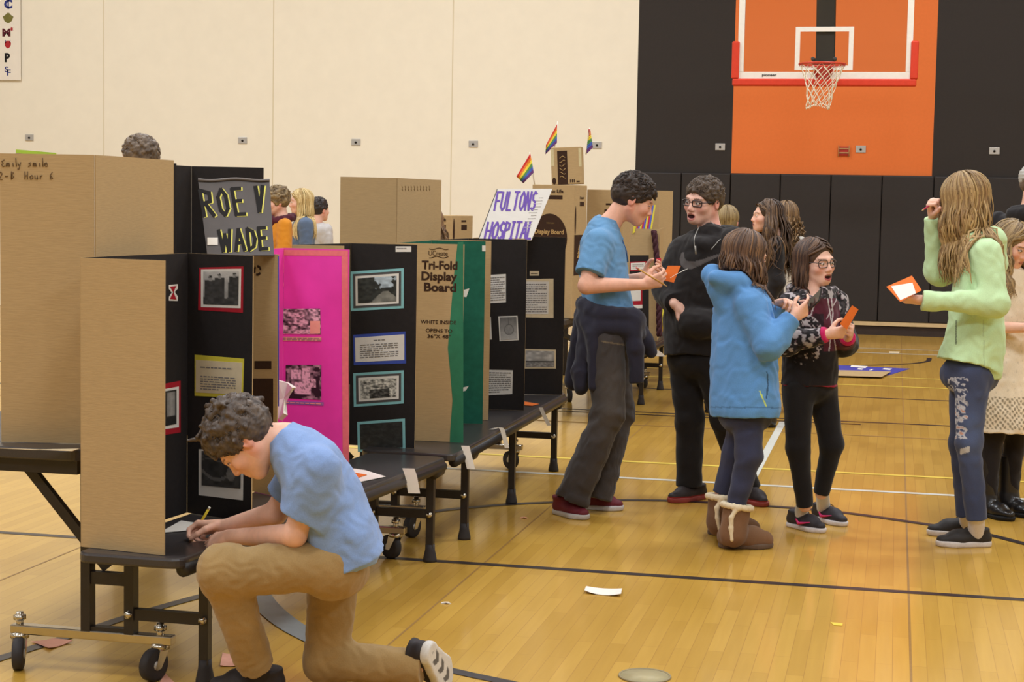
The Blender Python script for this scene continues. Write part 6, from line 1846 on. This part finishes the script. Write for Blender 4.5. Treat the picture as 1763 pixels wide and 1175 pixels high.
def blue_girl():
    D = 7.7; j = lambda x, y, o=0.0: dp(x, y, D+o); f = nrm(CR*.88+CFW*.48); sd = np.cross(f, UP)
    s = Person('girl in bright blue hooded top and sheepskin boots, tapping a phone', (236, 184, 158), .004)
    s.head = Head(j(1284, 442), rotm(-6, 14, 0, f), .96)
    neck = j(1272, 492, .0); rs_, ls = j(1287, 522, -.13), j(1272, 518, .14)
    re, le = j(1322, 596, -.20), j(1318, 575, .12); rw, lw = j(1364, 548, -.15), j(1338, 524, .08)
    s.pr = s.head.prims() + [cone(s.head.w(0, -.03, -.03), neck, .047, .05, .03), cone(neck, j(1277, 520), .05, .07, .03)]
    s.pr += trunk([(j(1278, 515), sd, .12, .07), (j(1280, 580), sd, .12, .08), (j(1281, 700), sd, .12, .09)])
    s.arm(rs_, re, rw, hand_prims(rw, nrm(j(1402, 524, -.13)-rw), nrm(CFW*.85+UP*.45), .155, (.32, .6, .75, .8), .55, 1, .05), (.038, .034, .022))
    s.arm(ls, le, lw, hand_prims(lw, nrm(j(1366, 516, .0)-lw), nrm(-UP*.7-CFW*.5), .15, (.35, .5, .6, .7), .4, 1, .10), (.038, .034, .022))
    rh, lh, rk, lk, ra, la = j(1286, 705, -.06), j(1282, 705, .07), j(1290, 785, -.07), j(1266, 785, .07), j(1266, 872, -.05), j(1243, 850, .09)
    s.leg(rh, rk, ra, (.06, .045, .033)); s.leg(lh, lk, la, (.06, .045, .033))
    s.build(fl(1265, 935))
    tr = trunk([(j(1272, 492), sd, .085, .07), (j(1275, 506), sd, .135, .09), (j(1278, 526), sd, .175, .108), (j(1280, 590), sd, .178, .126), (j(1281, 660), sd, .186, .140), (j(1282, 706), sd, .190, .146), (j(1282, 718), sd, .182, .140)], .03)
    sl = [cone(rs_, re, .060, .058, .035), cone(re, two(re, rw, .97), .058, .046, .03, cap=True), cone(ls, le, .064, .062, .04), cone(le, two(le, lw, .97), .060, .046, .03, cap=True), cone(j(1318, 600, -.2), j(1350, 588, -.18), .035, .025, .04)]
    hood = [cone(j(1226, 474, .02), j(1246, 498, -.01), .050, .066, .03, flat=sd, fs=1), cone(j(1246, 500, .0), j(1250, 520, -.02), .062, .05, .03), cone(j(1232, 478, -.08), j(1272, 486, -.09), .038, .048, .04), cone(j(1232, 478, .10), j(1272, 486, .10), .038, .045, .04), ell(j(1258, 470, .0), (.05, .07, .05), None, .015, 's')]
    wl, w2 = wrinkles(.0038, 30, 71, (1.4, 1.4, .45)), wrinkles(.0024, 75, 72); eb = j(1340, 590, -.2)
    def disp(P): return wl(P)*(.5+1.0*np.clip(1-np.linalg.norm(P-eb, axis=1)/.16, 0, 1))+w2(P)
    def seam(P, C):
        x, y, d = px_of(P); C = C.copy(); m = (np.abs(y-(702+.01*(x-1280))) < 1.1) & (d < D); C[m] = C[m]*.78
        z = (np.abs(x-(1309+(y-676)*.42)) < 1.1) & (y > 674) & (y < 700) & (d < D); C[z] = (206, 222, 92)
        pk = (np.abs(x-1322+.004*(y-660)**2) < 1.2) & (y > 640) & (y < 688) & (d < D); C[pk] = C[pk]*.6; return C
    s.wear('hooded_top', tr+sl+hood, (94, 144, 196), .005, disp, colfn=seam, var=.04, collide=True)
    pr = [ell(j(1283, 712), (.115, .13, .10), frame(f), .04), cone(rh, rk, .078, .058, .03), cone(rk, ra, .056, .044, .03, cap=True), cone(lh, lk, .076, .056, .03), cone(lk, la, .055, .044, .03, cap=True)]
    s.wear('jeans', pr, (54, 56, 76), .005, wrinkles(.003, 60, 73), var=.12)
    boot(s, j(1269, 872, -.04), j(1262, 918, -.04), fl(1240, 943), fl(1330, 943), (122, 88, 62), (226, 208, 174))
    boot(s, j(1243, 856, .10), j(1240, 900, .10), fl(1222, 920), fl(1306, 922), (112, 80, 56), (218, 200, 168))
    long_hair(s, .29, 420, ((62, 44, 34), (88, 64, 48), (132, 98, 68)), 11, 55, 20, .012, 7, .015, .0070, (60, 180), fall=CR*.10, gather=1.05, tipvar=.25, backlen=.72)
    m = MB(); a = j(1398, 522, -.13); ux = nrm(j(1412, 508, -.20)-a); nn = nrm(np.cross(ux, CFW+UP*.3)); m.box(a+ux*.02, (.008, .068, .135), np.stack([nn, np.cross(ux, nn), ux], 1))
    o = m.build('phone', mat('black_phone', (30, 28, 30), .2, .5, .05, 60), None, .003); tag(o, 'dark phone in the hands of the girl in blue', 'phone')
blue_girl()

# ---- girl with glasses in a flowered black and burgundy top
def floral_girl():
    D = 8.15; j = lambda x, y, o=0.0: dp(x, y, D+o); f = nrm(CR*.58-CFW*.82); sd = np.cross(f, UP)
    s = Person('girl with thin glasses in flowered burgundy and black top, holding an orange card', (238, 188, 164), .004)
    s.head = Head(j(1403, 452), rotm(0, 2, 3, f), .96, .75); s.brow = (72, 52, 42); s.lip = (178, 84, 84)
    neck = j(1394, 498, .01); rs_, ls = j(1362, 524, -.07), j(1438, 520, .08)
    re, le = j(1354, 590, -.15), j(1456, 592, .04); rw, lw = j(1424, 576, -.25), j(1460, 580, -.12)
    s.pr = s.head.prims() + [cone(s.head.w(0, -.03, -.03), neck, .045, .048, .03), cone(neck, j(1398, 520), .05, .065, .03)]
    s.pr += trunk([(j(1399, 515), sd, .11, .06), (j(1398, 570), sd, .11, .075), (j(1394, 655), sd, .11, .085)])
    s.arm(rs_, re, rw, hand_prims(rw, nrm(j(1456, 572, -.26)-rw), nrm(CFW*.7+UP*.3-CR*.1), .15, (.55, .65, .8, .9), .7, 1, .05), (.036, .032, .022))
    s.arm(ls, le, lw, hand_prims(lw, nrm(j(1472, 562, -.24)-lw), nrm(-CR*.6-CFW*.2+UP*.3), .15, (.75, .8, .9, .95), .8, -1, .04), (.036, .032, .022))
    rh, lh, rk, lk, ra, la = j(1374, 668, -.05), j(1414, 668, .05), j(1374, 770, -.06), j(1432, 765, .02), j(1386, 872, -.02), j(1414, 850, .10)
    s.leg(rh, rk, ra, (.055, .042, .030)); s.leg(lh, lk, la, (.055, .042, .030))
    s.build(fl(1405, 912), .35)
    tr = trunk([(j(1396, 500), sd, .072, .062), (j(1399, 508), sd, .115, .078), (j(1400, 524), sd, .148, .092), (j(1399, 570), sd, .150, .108), (j(1395, 620), sd, .150, .115), (j(1393, 664), sd, .150, .115)], .03)
    sl = [cone(rs_, re, .062, .060, .03), cone(re, two(re, rw, .9), .058, .040, .03, cap=True), cone(ls, le, .062, .058, .03), cone(le, two(le, lw, .8), .056, .040, .03, cap=True)]
    hd = [cone(j(1368, 505, .03), j(1396, 512, -.10), .028, .022, .02), cone(j(1436, 502, .04), j(1404, 512, -.10), .028, .022, .02), ell(j(1380, 498, .09), (.09, .05, .04), frame(f), .03)]
    rg = np.random.default_rng(4); 
    def prt(P, C):
        x, y, d = px_of(P); C = np.tile(np.array([34., 30, 31]), (len(P), 1))*(1+.06*pnoise(P, 40, 2))[:, None]
        L = (P-j(1399, 570))@np.stack([sd, f, UP], 1); front = (L[:, 1] > .03) & (np.abs(L[:, 0]) < .105)
        rsl = np.linalg.norm(P-two(re, rw, .45), axis=1) < .14
        fl_ = ((P[:, 2] > j(1399, 540)[2]) & ~front) | rsl | (P[:, 2] > j(1399, 512)[2])
        n1 = pnoise(P, 75, 5)+.7*pnoise(P, 150, 6); C[fl_ & (n1 > .22)] = (176, 166, 166); C[fl_ & (n1 > .16) & (n1 <= .22)] = (110, 84, 94); C[fl_ & (n1 < -.42)] = (66, 60, 62)
        b = front & (y < 605-.02*x*0) & ~rsl & (P[:, 2] < j(1399, 512)[2]) & (P[:, 2] > j(1399, 602)[2]); C[b] = np.array([86, 30, 44])*(1+.15*pnoise(P[b], 60, 7))[:, None]
        u = x-1412; v = y-520
        ln = b & ((np.abs(u-(-18+.30*np.abs(v-30))) < 1.0) | (np.abs(u-(14+.16*v)) < 1.0) | (np.abs(u-(22-.10*np.abs(v-20))) < .9) | (np.abs(u+v*.5-26) < .8) & (v < 30)); C[ln] = (190, 178, 176)
        dk = b & (u > -14+.3*np.abs(v-30)) & (u < 6) & (v > 20); C[dk] = (44, 26, 32)
        hem = (P[:, 2] < j(1393, 660.5)[2]) ; C[hem] = (176, 36, 84); return C
    w1, w2 = wrinkles(.004, 36, 81), wrinkles(.002, 85, 82)
    s.wear('hooded_top', tr+sl+hd+[ell(j(1404, 500, -.08), (.045, .05, .04), None, .01, 's')], (34, 30, 31), .0042, lambda P: w1(P)+w2(P), colfn=prt, collide=True)
    for nm, a, b, r in (('cuff', two(re, rw, .90), two(re, rw, 1.0), .040), ('cuff', two(le, lw, .8), two(le, lw, .95), .040)):
        s.wear(nm, [cone(a, b, r, r*.86, .01, cap=True, cap0=True)], (206, 40, 100), .004, label='bright pink cuff')
    pr = [ell(j(1394, 664), (.135, .105, .09), frame(f), .04), cone(rh, rk, .076, .055, .03), cone(rk, ra, .053, .040, .03, cap=True), cone(lh, lk, .076, .055, .03), cone(lk, la, .053, .040, .03, cap=True)]
    s.wear('leggings', pr, (31, 28, 28), .005, wrinkles(.0018, 70, 83), var=.1)
    kn = [(fl(1358, 906), fl(1421, 919), UP), (fl(1402, 893), fl(1458, 908), UP)]
    for (a, b, u), an in zip(kn, (ra, la)):
        fdir = nrm(b-a); s.wear('sock', [cone(an+UP*.06, a+fdir*.07+UP*.05, .031, .034, .01)], (210, 206, 200), .004)
    def tick(P, u):
        m = MB(); pts = [(.36, .050), (.46, .028), (.72, .046), (.47, .040)]; q = [P(a, .047-.006*abs(a-.5), z) for a, z in pts]
        q2 = [P(a, .050, z) for a, z in pts]
        m.tube([P(.36, .046, .052), P(.45, .050, .034), P(.58, .050, .040), P(.74, .044, .048)], [.003, .008, .005, .0015], 6); m.build('side_mark', mat('bright_pink_mark', (224, 52, 116), .5, .3, .05, 60), u)
    shoes(s, kn, (54, 50, 54), (218, 208, 204), w=.042, lace_rgb=(40, 34, 40), hgt=.074, ank=.042, logo=tick, soleth=.024)
    long_hair(s, .215, 480, ((56, 38, 30), (84, 60, 46), (116, 86, 62)), 12, 66, 4, .004, 6, .012, .0065, (60, 180), gather=.95, tipvar=.2)
    glasses(s, (70, 58, 56), .048, .036, .0022, .55)
    card([(1467, 526), (1478, 533), (1458, 568), (1446, 558)], D-.30, ORANGEP, 'orange card held upright by the girl with thin glasses')
floral_girl()

# ---- tall girl in pale green, hair falling over her face
def green_girl():
    D = 7.85; j = lambda x, y, o=0.0: dp(x, y, D+o); f = nrm(-CR*.97+CFW*.22); sd = np.cross(f, UP)
    s = Person('tall girl in pale green top and ripped jeans, fair hair hiding her face', (238, 188, 164), .004)
    s.head = Head(j(1661, 344), rotm(2, 14, 0, f), 1.02)
    neck = j(1682, 402); ls, rs_ = j(1700, 438, -.15), j(1668, 432, .15)
    le, re = j(1713, 524, -.22), j(1618, 466, .17); lw, rw = j(1592, 517, -.20), j(1607, 372, .10)
    s.pr = s.head.prims() + [cone(s.head.w(0, -.03, -.03), neck, .048, .052, .03), cone(neck, j(1684, 428), .055, .075, .03)]
    s.pr += trunk([(j(1684, 425), sd, .13, .07), (j(1682, 500), sd, .12, .085), (j(1672, 640), sd, .13, .095)])
    s.arm(ls, le, lw, hand_prims(lw, nrm(j(1548, 516, -.18)-lw), nrm(UP*.8+CFW*.4), .165, (.35, .4, .5, .55), .5, 1, .05), (.04, .036, .024))
    s.arm(rs_, re, rw, hand_prims(rw, nrm(j(1602, 350, .06)-rw), nrm(CR*.6-CFW*.5), .165, (1.0, 1.05, 1.1, 1.1), .9, -1, .04), (.04, .036, .024))
    lh, rh, lk, rk, la, ra = j(1674, 645, -.08), j(1664, 645, .08), j(1668, 762, -.09), j(1656, 762, .08), j(1682, 884, -.08), j(1664, 878, .10)
    s.leg(lh, lk, la, (.06, .046, .033)); s.leg(rh, rk, ra, (.06, .046, .033))
    s.build(fl(1660, 938))
    tr = trunk([(j(1684, 402), sd, .085, .072), (j(1685, 414), sd, .13, .09), (j(1685, 436), sd, .165, .104), (j(1684, 500), sd, .160, .120), (j(1680, 560), sd, .164, .126), (j(1674, 600), sd, .170, .136), (j(1667, 628), sd, .172, .144)], .03)
    tr += [cone(j(1694, 590, -.06), j(1703, 656, -.06), .085, .050, .05, cap=True), cone(j(1694, 590, .06), j(1703, 654, .06), .085, .050, .05, cap=True)]
    sl = [cone(ls, le, .064, .062, .035), cone(le, two(le, lw, 1.03), .060, .042, .03, cap=True), cone(rs_, re, .066, .070, .035), cone(re, two(re, rw, .97), .068, .044, .03, cap=True)]
    hood = [cone(j(1672, 412, -.10), j(1708, 412, -.04), .026, .05, .03), cone(j(1708, 412, -.04), j(1708, 412, .06), .05, .05, .03), cone(j(1712, 418, 0), j(1722, 456, 0), .055, .035, .04)]
    w1, w2 = wrinkles(.0055, 28, 91, (1.2, 1.2, .6)), wrinkles(.002, 75, 92); hw_ = j(1640, 515, -.2)
    def disp(P): return w1(P)*(.5+.9*np.clip(1-np.linalg.norm(P-hw_, axis=1)/.22, 0, 1))+w2(P)
    def pk(P, C):
        x, y, d = px_of(P); C = C.copy(); m = (np.abs(x-(1646+.0006*(y-575)**2)) < 1.3) & (y > 552) & (y < 594) & (d < D); C[m] = C[m]*.62
        m = (np.abs(x-1693-.02*(y-560)) < .8) & (y > 545) & (d < D); C[m] = C[m]*.88; return C
    s.wear('hooded_top', tr+sl+hood, (196, 224, 172), .005, disp, colfn=pk, var=.03, collide=True)
    pr = [ell(j(1670, 645), (.12, .135, .10), frame(f), .04), cone(lh, lk, .082, .056, .03), cone(lk, la-UP*.032, .055, .048, .03, cap=True), cone(rh, rk, .080, .055, .03), cone(rk, ra-UP*.032, .054, .047, .03, cap=True)]
    def rip(P, C):
        x, y, d = px_of(P); C = C.copy(); fade = np.exp(-((x-1672)/26)**2-((y-742)/60)**2)*.4; C = C*(1-fade[:, None])+np.array([104, 122, 160])*fade[:, None]
        fr = np.clip((1664-x)/26, 0, 1); n1 = pnoise(P*np.array([1, 1, 2.2]), 55, 13)+.5*pnoise(P*np.array([1, 1, 3]), 110, 14)
        zone = (x < 1664+3*np.sin(y*.3)) & (x > 1632) & (y > 650) & (y < 756) & (d < D+.02)
        w_ = zone & (n1 > -.02); C[w_] = (188, 186, 190)
        h_ = zone & (n1 > .38) & (y > 700); C[h_] = (186, 140, 120)
        h2 = zone & (n1 > .34) & (y <= 700); C[h2] = (150, 150, 158)
        t = (np.abs(x-1661) < 8) & (np.abs(y-776+.3*(x-1661)) < 5) & (d < D); C[t] = (188, 186, 186); return C
    s.wear('jeans', pr, (62, 68, 92), .0042, wrinkles(.0026, 60, 93), colfn=rip, var=.12)
    kn = [(fl(1705, 941), fl(1610, 941), UP), (fl(1690, 922), fl(1594, 922), UP)]
    for (a, b, u), an in zip(kn, (la, ra)): s.wear('sock', [cone(an+UP*.0, a+nrm(b-a)*.07+UP*.045, .036, .038, .01)], (214, 204, 196), .004)
    def tab(P, u): m = MB(); m.box(P(.38, .0435, .045), (.022, .008, .024)); m.build('side_mark', CREAMP, u)
    shoes(s, kn, (46, 42, 40), (206, 194, 184), w=.044, lace_rgb=(34, 30, 30), hgt=.076, ank=.044, soleth=.028, logo=lambda P, u: None)
    long_hair(s, .46, 620, ((116, 90, 58), (154, 124, 80), (188, 158, 108), (138, 106, 70)), 13, 30, -12, .010, 5, .016, .0062, (-150, -5), fall=CR*.06, gather=1.0, tipvar=.25, cover=(-180, -2))
    pencil(j(1587, 363, .02), j(1612, 346, .04), 'red pencil held up by the tall girl in pale green', (190, 56, 84))
    card([(1526, 494), (1570, 475), (1587, 500), (1550, 520)], D-.22, ORANGEP, 'orange card with white sheet on the palm of the girl in green', dD=(.05, .08, -.02, -.05), inner=([(1534, 493), (1571, 487), (1577, 505), (1550, 517)], PAPER))
green_girl()

# ------------------------------------------------------------------ people farther back
def bystander(label, D, px, top_y, face, H=None, skin=(236, 184, 158), pitch=0, yaw=0, top=(40, 36, 36), legs=(40, 38, 44), shoe=(34, 30, 30), arms='down', h=.0075, sc=1.0, build=1.0,
              top_len=.60, dress=None, hair=None, collar=None, mouth=0.0, topfn=None, sleeve_end=.95, name_top='jumper', boots=False, lean=0.0, roll=0):
    """a standing person; px is the photo column of the head, top_y the row of the crown, face the horizontal facing direction"""
    f = nrm(face); sd = np.cross(f, UP)
    tp = dp(px, top_y, D); Ht = float(tp[2]) if H is None else H
    base = np.array([tp[0], tp[1], 0.0])
    k = Ht/1.70; s = Person(label, skin, h)
    B = lambda x, y, z: base+sd*x*k+f*(y*k)+UP*z*k
    hs = sc
    s.head = Head(base+f*.015+UP*(Ht-.113*hs-.014), rotm(yaw, pitch, roll, f), hs, mouth)
    s.pr = s.head.prims() + [cone(s.head.w(0, -.03, -.03), B(0, -.03, 1.42), .05, .054, .03), cone(B(0, -.03, 1.42), B(0, -.03, 1.36), .06, .08, .03)]
    s.pr += trunk([(B(0, -.02, 1.38), sd, .14*k, .08*k), (B(0, 0, 1.2), sd, .13*k, .09*k), (B(0, 0, .9), sd, .13*k, .09*k)])
    A = []
    for q in (-1, 1):
        sh = B(q*.165*build, -.02, 1.355)
        if arms == 'down' or (arms == 'left_up' and q == 1): el, wr, hd, pn = B(q*.215*build, -.03, 1.08), B(q*.205*build, .06, .86), -UP+f*.15, -sd*q
        elif arms == 'front': el, wr, hd, pn = B(q*.225*build, .0, 1.09), B(q*.08, .22, 1.10), -sd*q*.5+f*.7, -sd*q*.8+UP*.3
        else: el, wr, hd, pn = B(q*.22*build, .08, 1.12), B(q*.10, .22, 1.20), f*.8+UP*.4, -sd*q
        s.arm(sh, el, wr, hand_prims(wr, nrm(hd), nrm(pn), .165*k, .35, .4, q)); A.append((sh, el, wr))
    hp = [(B(q*.085, 0, .88), B(q*.095, .02, .48), B(q*.09, -.01, .085)) for q in (-1, 1)]
    for a, b, c in hp: s.leg(a, b, c)
    s.build(base, .3)
    w1, w2 = wrinkles(.005, 30, int(px) % 97, (1, 1, .7)), wrinkles(.0025, 75, int(px) % 89)
    zb_ = 1.42-top_len
    sec = [(B(0, -.03, 1.425), sd, .080, .068), (B(0, -.025, 1.395), sd, .135*build, .088), (B(0, -.015, 1.33), sd, .182*build*k, .112*k), (B(0, 0, 1.18), sd, .168*build*k, .125*k)]
    if dress is None: sec += [(B(0, 0, 1.0), sd, .160*build*k, .12*k), (B(0, 0, zb_), sd, .178*build*k, .135*k)]
    else: sec += [(B(0, 0, 1.03), sd, .150*build*k, .115*k), (B(0, 0, .80), sd, .20*build*k, .165*k), (B(0, 0, dress), sd, .25*build*k, .22*k)]
    pr = trunk(sec)
    for sh, el, wr in A: pr += [cone(sh, el, .066*k, .060*k, .035), cone(el, two(el, wr, sleeve_end), .058*k, .044*k, .03, cap=True)] if sleeve_end > 0 else [cone(sh, two(sh, el, .75), .066*k, .062*k, .035, cap=True)]
    if collar == 'hood': pr += [ell(B(0, -.12, 1.40), (.10, .07, .07), frame(f), .04)]
    s.wear(name_top, pr, top, h, lambda P: w1(P)+w2(P), colfn=topfn, collide=True)
    pr = [ell(B(0, 0, .90), (.165*k, .115*k, .10*k), np.stack([sd, f, UP], 1), .04)]
    for a, b, c in hp: pr += [cone(a, b, .088*k, .064*k, .03), cone(b, c, .062*k, .052*k, .03, cap=True)]
    s.wear('trousers' if dress is None else 'leggings', pr, legs, h, wrinkles(.003, 60, 5))
    sh_ = [(np.array([*(c-f*.055)[:2], .001]), np.array([*(c+f*.185)[:2], .001]), UP) for a, b, c in hp]
    for (a, b, u) in sh_:
        o = s.wear('boot' if boots else 'shoe', shoe_prims(a, b, u, w=.044, hgt=.075) + ([cone(a+f*.05+UP*.06, a+f*.05+UP*.30, .055, .062, .03, cap=True)] if boots else []), shoe, h*.85, mt=GLOSSLEATHER if boots else LEATHERM)
        s.wear('sole', sole_prims(a, b, u, w=.047, th=.022), tuple(np.array(shoe)*.6), h*.85, mt=LEATHERM, parent=o)
    if hair: hair(s)
    return s, B, f, sd
BR = ((58, 42, 32), (86, 62, 46), (124, 92, 64)); BLD = ((150, 120, 76), (190, 160, 104), (214, 188, 134), (166, 134, 86))

# girl in the pale lace dress at the right edge
D = 8.55; fL = nrm(CR*.50-CFW*.80)
def lace(P, C):
    z = P[:, 2]; n = pnoise(P*np.array([1, 1, 1.0]), 170, 17); C = C.copy(); band = (z > .46) & (z < .62)
    g = (np.sin((P@CR)*270)*np.sin(z*210+1.2*np.sin((P@CR)*60)) > .15) & band; C[g] = np.array([150, 136, 112]); 
    h_ = (n > .45) & ~band; C[h_] = C[h_]*.92; w_ = np.abs(z-.985) < .007; C[w_] = (120, 100, 84); return C
s, B, f, sd = bystander('girl in pale lace dress and black boots, behind the tall girl in green', D, 1740, 378, fL, pitch=24, yaw=6, top=(232, 214, 186), legs=(36, 31, 30), shoe=(30, 27, 27), arms='front', h=.005, sc=.97, dress=.50, name_top='lace_dress', boots=True,
    topfn=lace, sleeve_end=0, hair=lambda s: long_hair(s, .36, 380, ((110, 88, 62), (146, 120, 84), (176, 148, 104)), 22, 58, 5, .012, 6, .013, .0068, None, gather=.95))

# man in black with a grey knitted cap at the right edge
D = 10.5; fM = nrm(CR*.6+CFW*.6)
def knit(s):
    H = s.head; E = lambda c, rr, k=.01, op='u': ell(H.w(*c), np.array(rr)*H.s, H.R, k, op)
    s.wear('knitted_cap', [E((0, -.014, .040), (.086, .106, .088)), E((0, -.014, -.075), (.2, .2, .085), .006, 's')], (176, 172, 164), .005, lambda P: .0022*np.sin((P@CR)*260)+.0015*np.sin(P[:, 2]*300))
    short_hair(s, (.03, -.0, -.05), 60, .012, .009, .3, (0, -1, -1), ((96, 84, 74), (130, 116, 104)), 4, 1, .006, .004, ns=200)
bystander('man in black with a grey knitted cap, half out of view at the right edge', D, 1781, 281, fM, top=(36, 33, 34), legs=(34, 31, 32), build=1.22, collar='hood', name_top='coat', top_len=.72, hair=knit)

# girl in profile with long brown hair, and the curly-haired one behind her
s9, *_ = bystander('girl in profile with long brown hair and dark top, behind the boy in black', 11.9, 1325, 342, nrm(-CR*.96-CFW*.12), pitch=-3, top=(34, 31, 32), legs=(38, 35, 36), h=.006, boots=True, shoe=(32, 29, 28), build=.70,
    hair=lambda s: long_hair(s, .50, 420, ((58, 44, 36), (78, 58, 44), (120, 92, 64), (66, 50, 40)), 31, 66, 0, .008, 5, .014, .0075, (60, 180), gather=1.6, line=(.066, 0, -.05)))
bystander('girl with crimped light brown hair and pale skirted top, seen behind the profile girl', 12.75, 1354, 346, nrm(CR*.35+CFW*.9), top=(206, 198, 186), legs=(34, 31, 31), dress=.52, boots=True, name_top='knitted_dress', build=.75,
    hair=lambda s: long_hair(s, .40, 320, ((104, 80, 54), (150, 118, 80), (80, 60, 44)), 32, 50, 0, .022, 22, .018, .0080, None, gather=1.15))
bystander('child with tied back fair hair, head just showing behind the boy in black', 12.6, 1252, 352, nrm(CR*.3+CFW*.9), top=(70, 72, 84), legs=(44, 44, 56),
    hair=lambda s: long_hair(s, .16, 260, ((140, 118, 78), (172, 148, 102), (120, 98, 64)), 33, 50, 0, .004, 5, .010, .0080, None, gather=.6))

# three people by the far wall on the left
def scarf(s):
    c = s.head.w(0, 0, -.15); f = s.head.R[:, 1]; f = nrm([f[0], f[1], 0]); sd = np.cross(f, UP)
    ring = [c+f*(.10*math.sin(t)-.02)+sd*.10*math.cos(t)+UP*(-.02*math.sin(t)) for t in np.linspace(0, 2*PI, 13)]
    pr = [cone(a, b, .032, .032, .015) for a, b in zip(ring[:-1], ring[1:])]
    for q in (-1, 1): pr += [cone(c+f*.09+sd*.05*q, c+f*.135+sd*.07*q-UP*.42, .036, .042, .02)]
    s.wear('scarf', pr, (78, 32, 44), .007, lambda P: wrinkles(.004, 60, 3, (2, 2, .4))(P), var=.25)
def hw(s):
    short_hair(s, (.058, -.03, -.07), 200, .040, .013, .5, (0, -.4, .4), ((74, 58, 42), (176, 150, 104)), 41, 1.4, .006, .016, .3, ns=700); scarf(s)
bystander('woman with short streaked hair, orange cardigan and dark red scarf', 14.6, 479, 322, nrm(-CR*.85-CFW*.35), pitch=8, top=(214, 138, 40), legs=(46, 42, 50), name_top='cardigan', hair=hw, arms='front')
bystander('girl with long blonde hair and a denim jacket, beside the woman in orange', 15.6, 521, 324, nrm(-CR*.93-CFW*.2), pitch=4, top=(96, 112, 136), legs=(50, 52, 64), name_top='denim_jacket', build=.92,
    hair=lambda s: long_hair(s, .42, 320, ((176, 146, 92), (214, 186, 128), (230, 206, 150)), 42, 62, 0, .006, 5, .012, .0085, None, gather=.85))
bystander('dark-haired boy in a pale grey shirt, rightmost of the three by the cream wall', 16.8, 548, 339, nrm(CR*.55+CFW*.6), top=(196, 190, 186), legs=(56, 56, 66), name_top='shirt', sleeve_end=0,
    hair=lambda s: short_hair(s, (.06, 0, -.055), 140, .022, .012, .4, (0, .5, .2), ((34, 28, 26), (58, 46, 40)), 43, 1.4, .006, .010, ns=500))

# heads showing above the boards on the left
bystander('man with short greying brown hair, only his head showing above the plain brown board', 9.6, 243, 234, nrm(-CR*.8+CFW*.5), top=(90, 92, 100), legs=(50, 52, 60), skin=(226, 172, 146), sc=1.03,
    hair=lambda s: short_hair(s, (.058, 0, -.06), 240, .028, .012, .55, (.1, .6, .3), ((70, 56, 46), (136, 116, 92)), 44, 1.6, .005, .012, .25, ns=900))
bystander('girl hidden behind the second brown board, a wisp of brown hair showing', 10.6, 737, 352, nrm(-CR*.5+CFW*.7), top=(120, 84, 96), legs=(50, 50, 64),
    hair=lambda s: long_hair(s, .36, 280, ((96, 72, 52), (140, 108, 76)), 45, 55, 0, .012, 6, .014, .0080, None, gather=1.25))
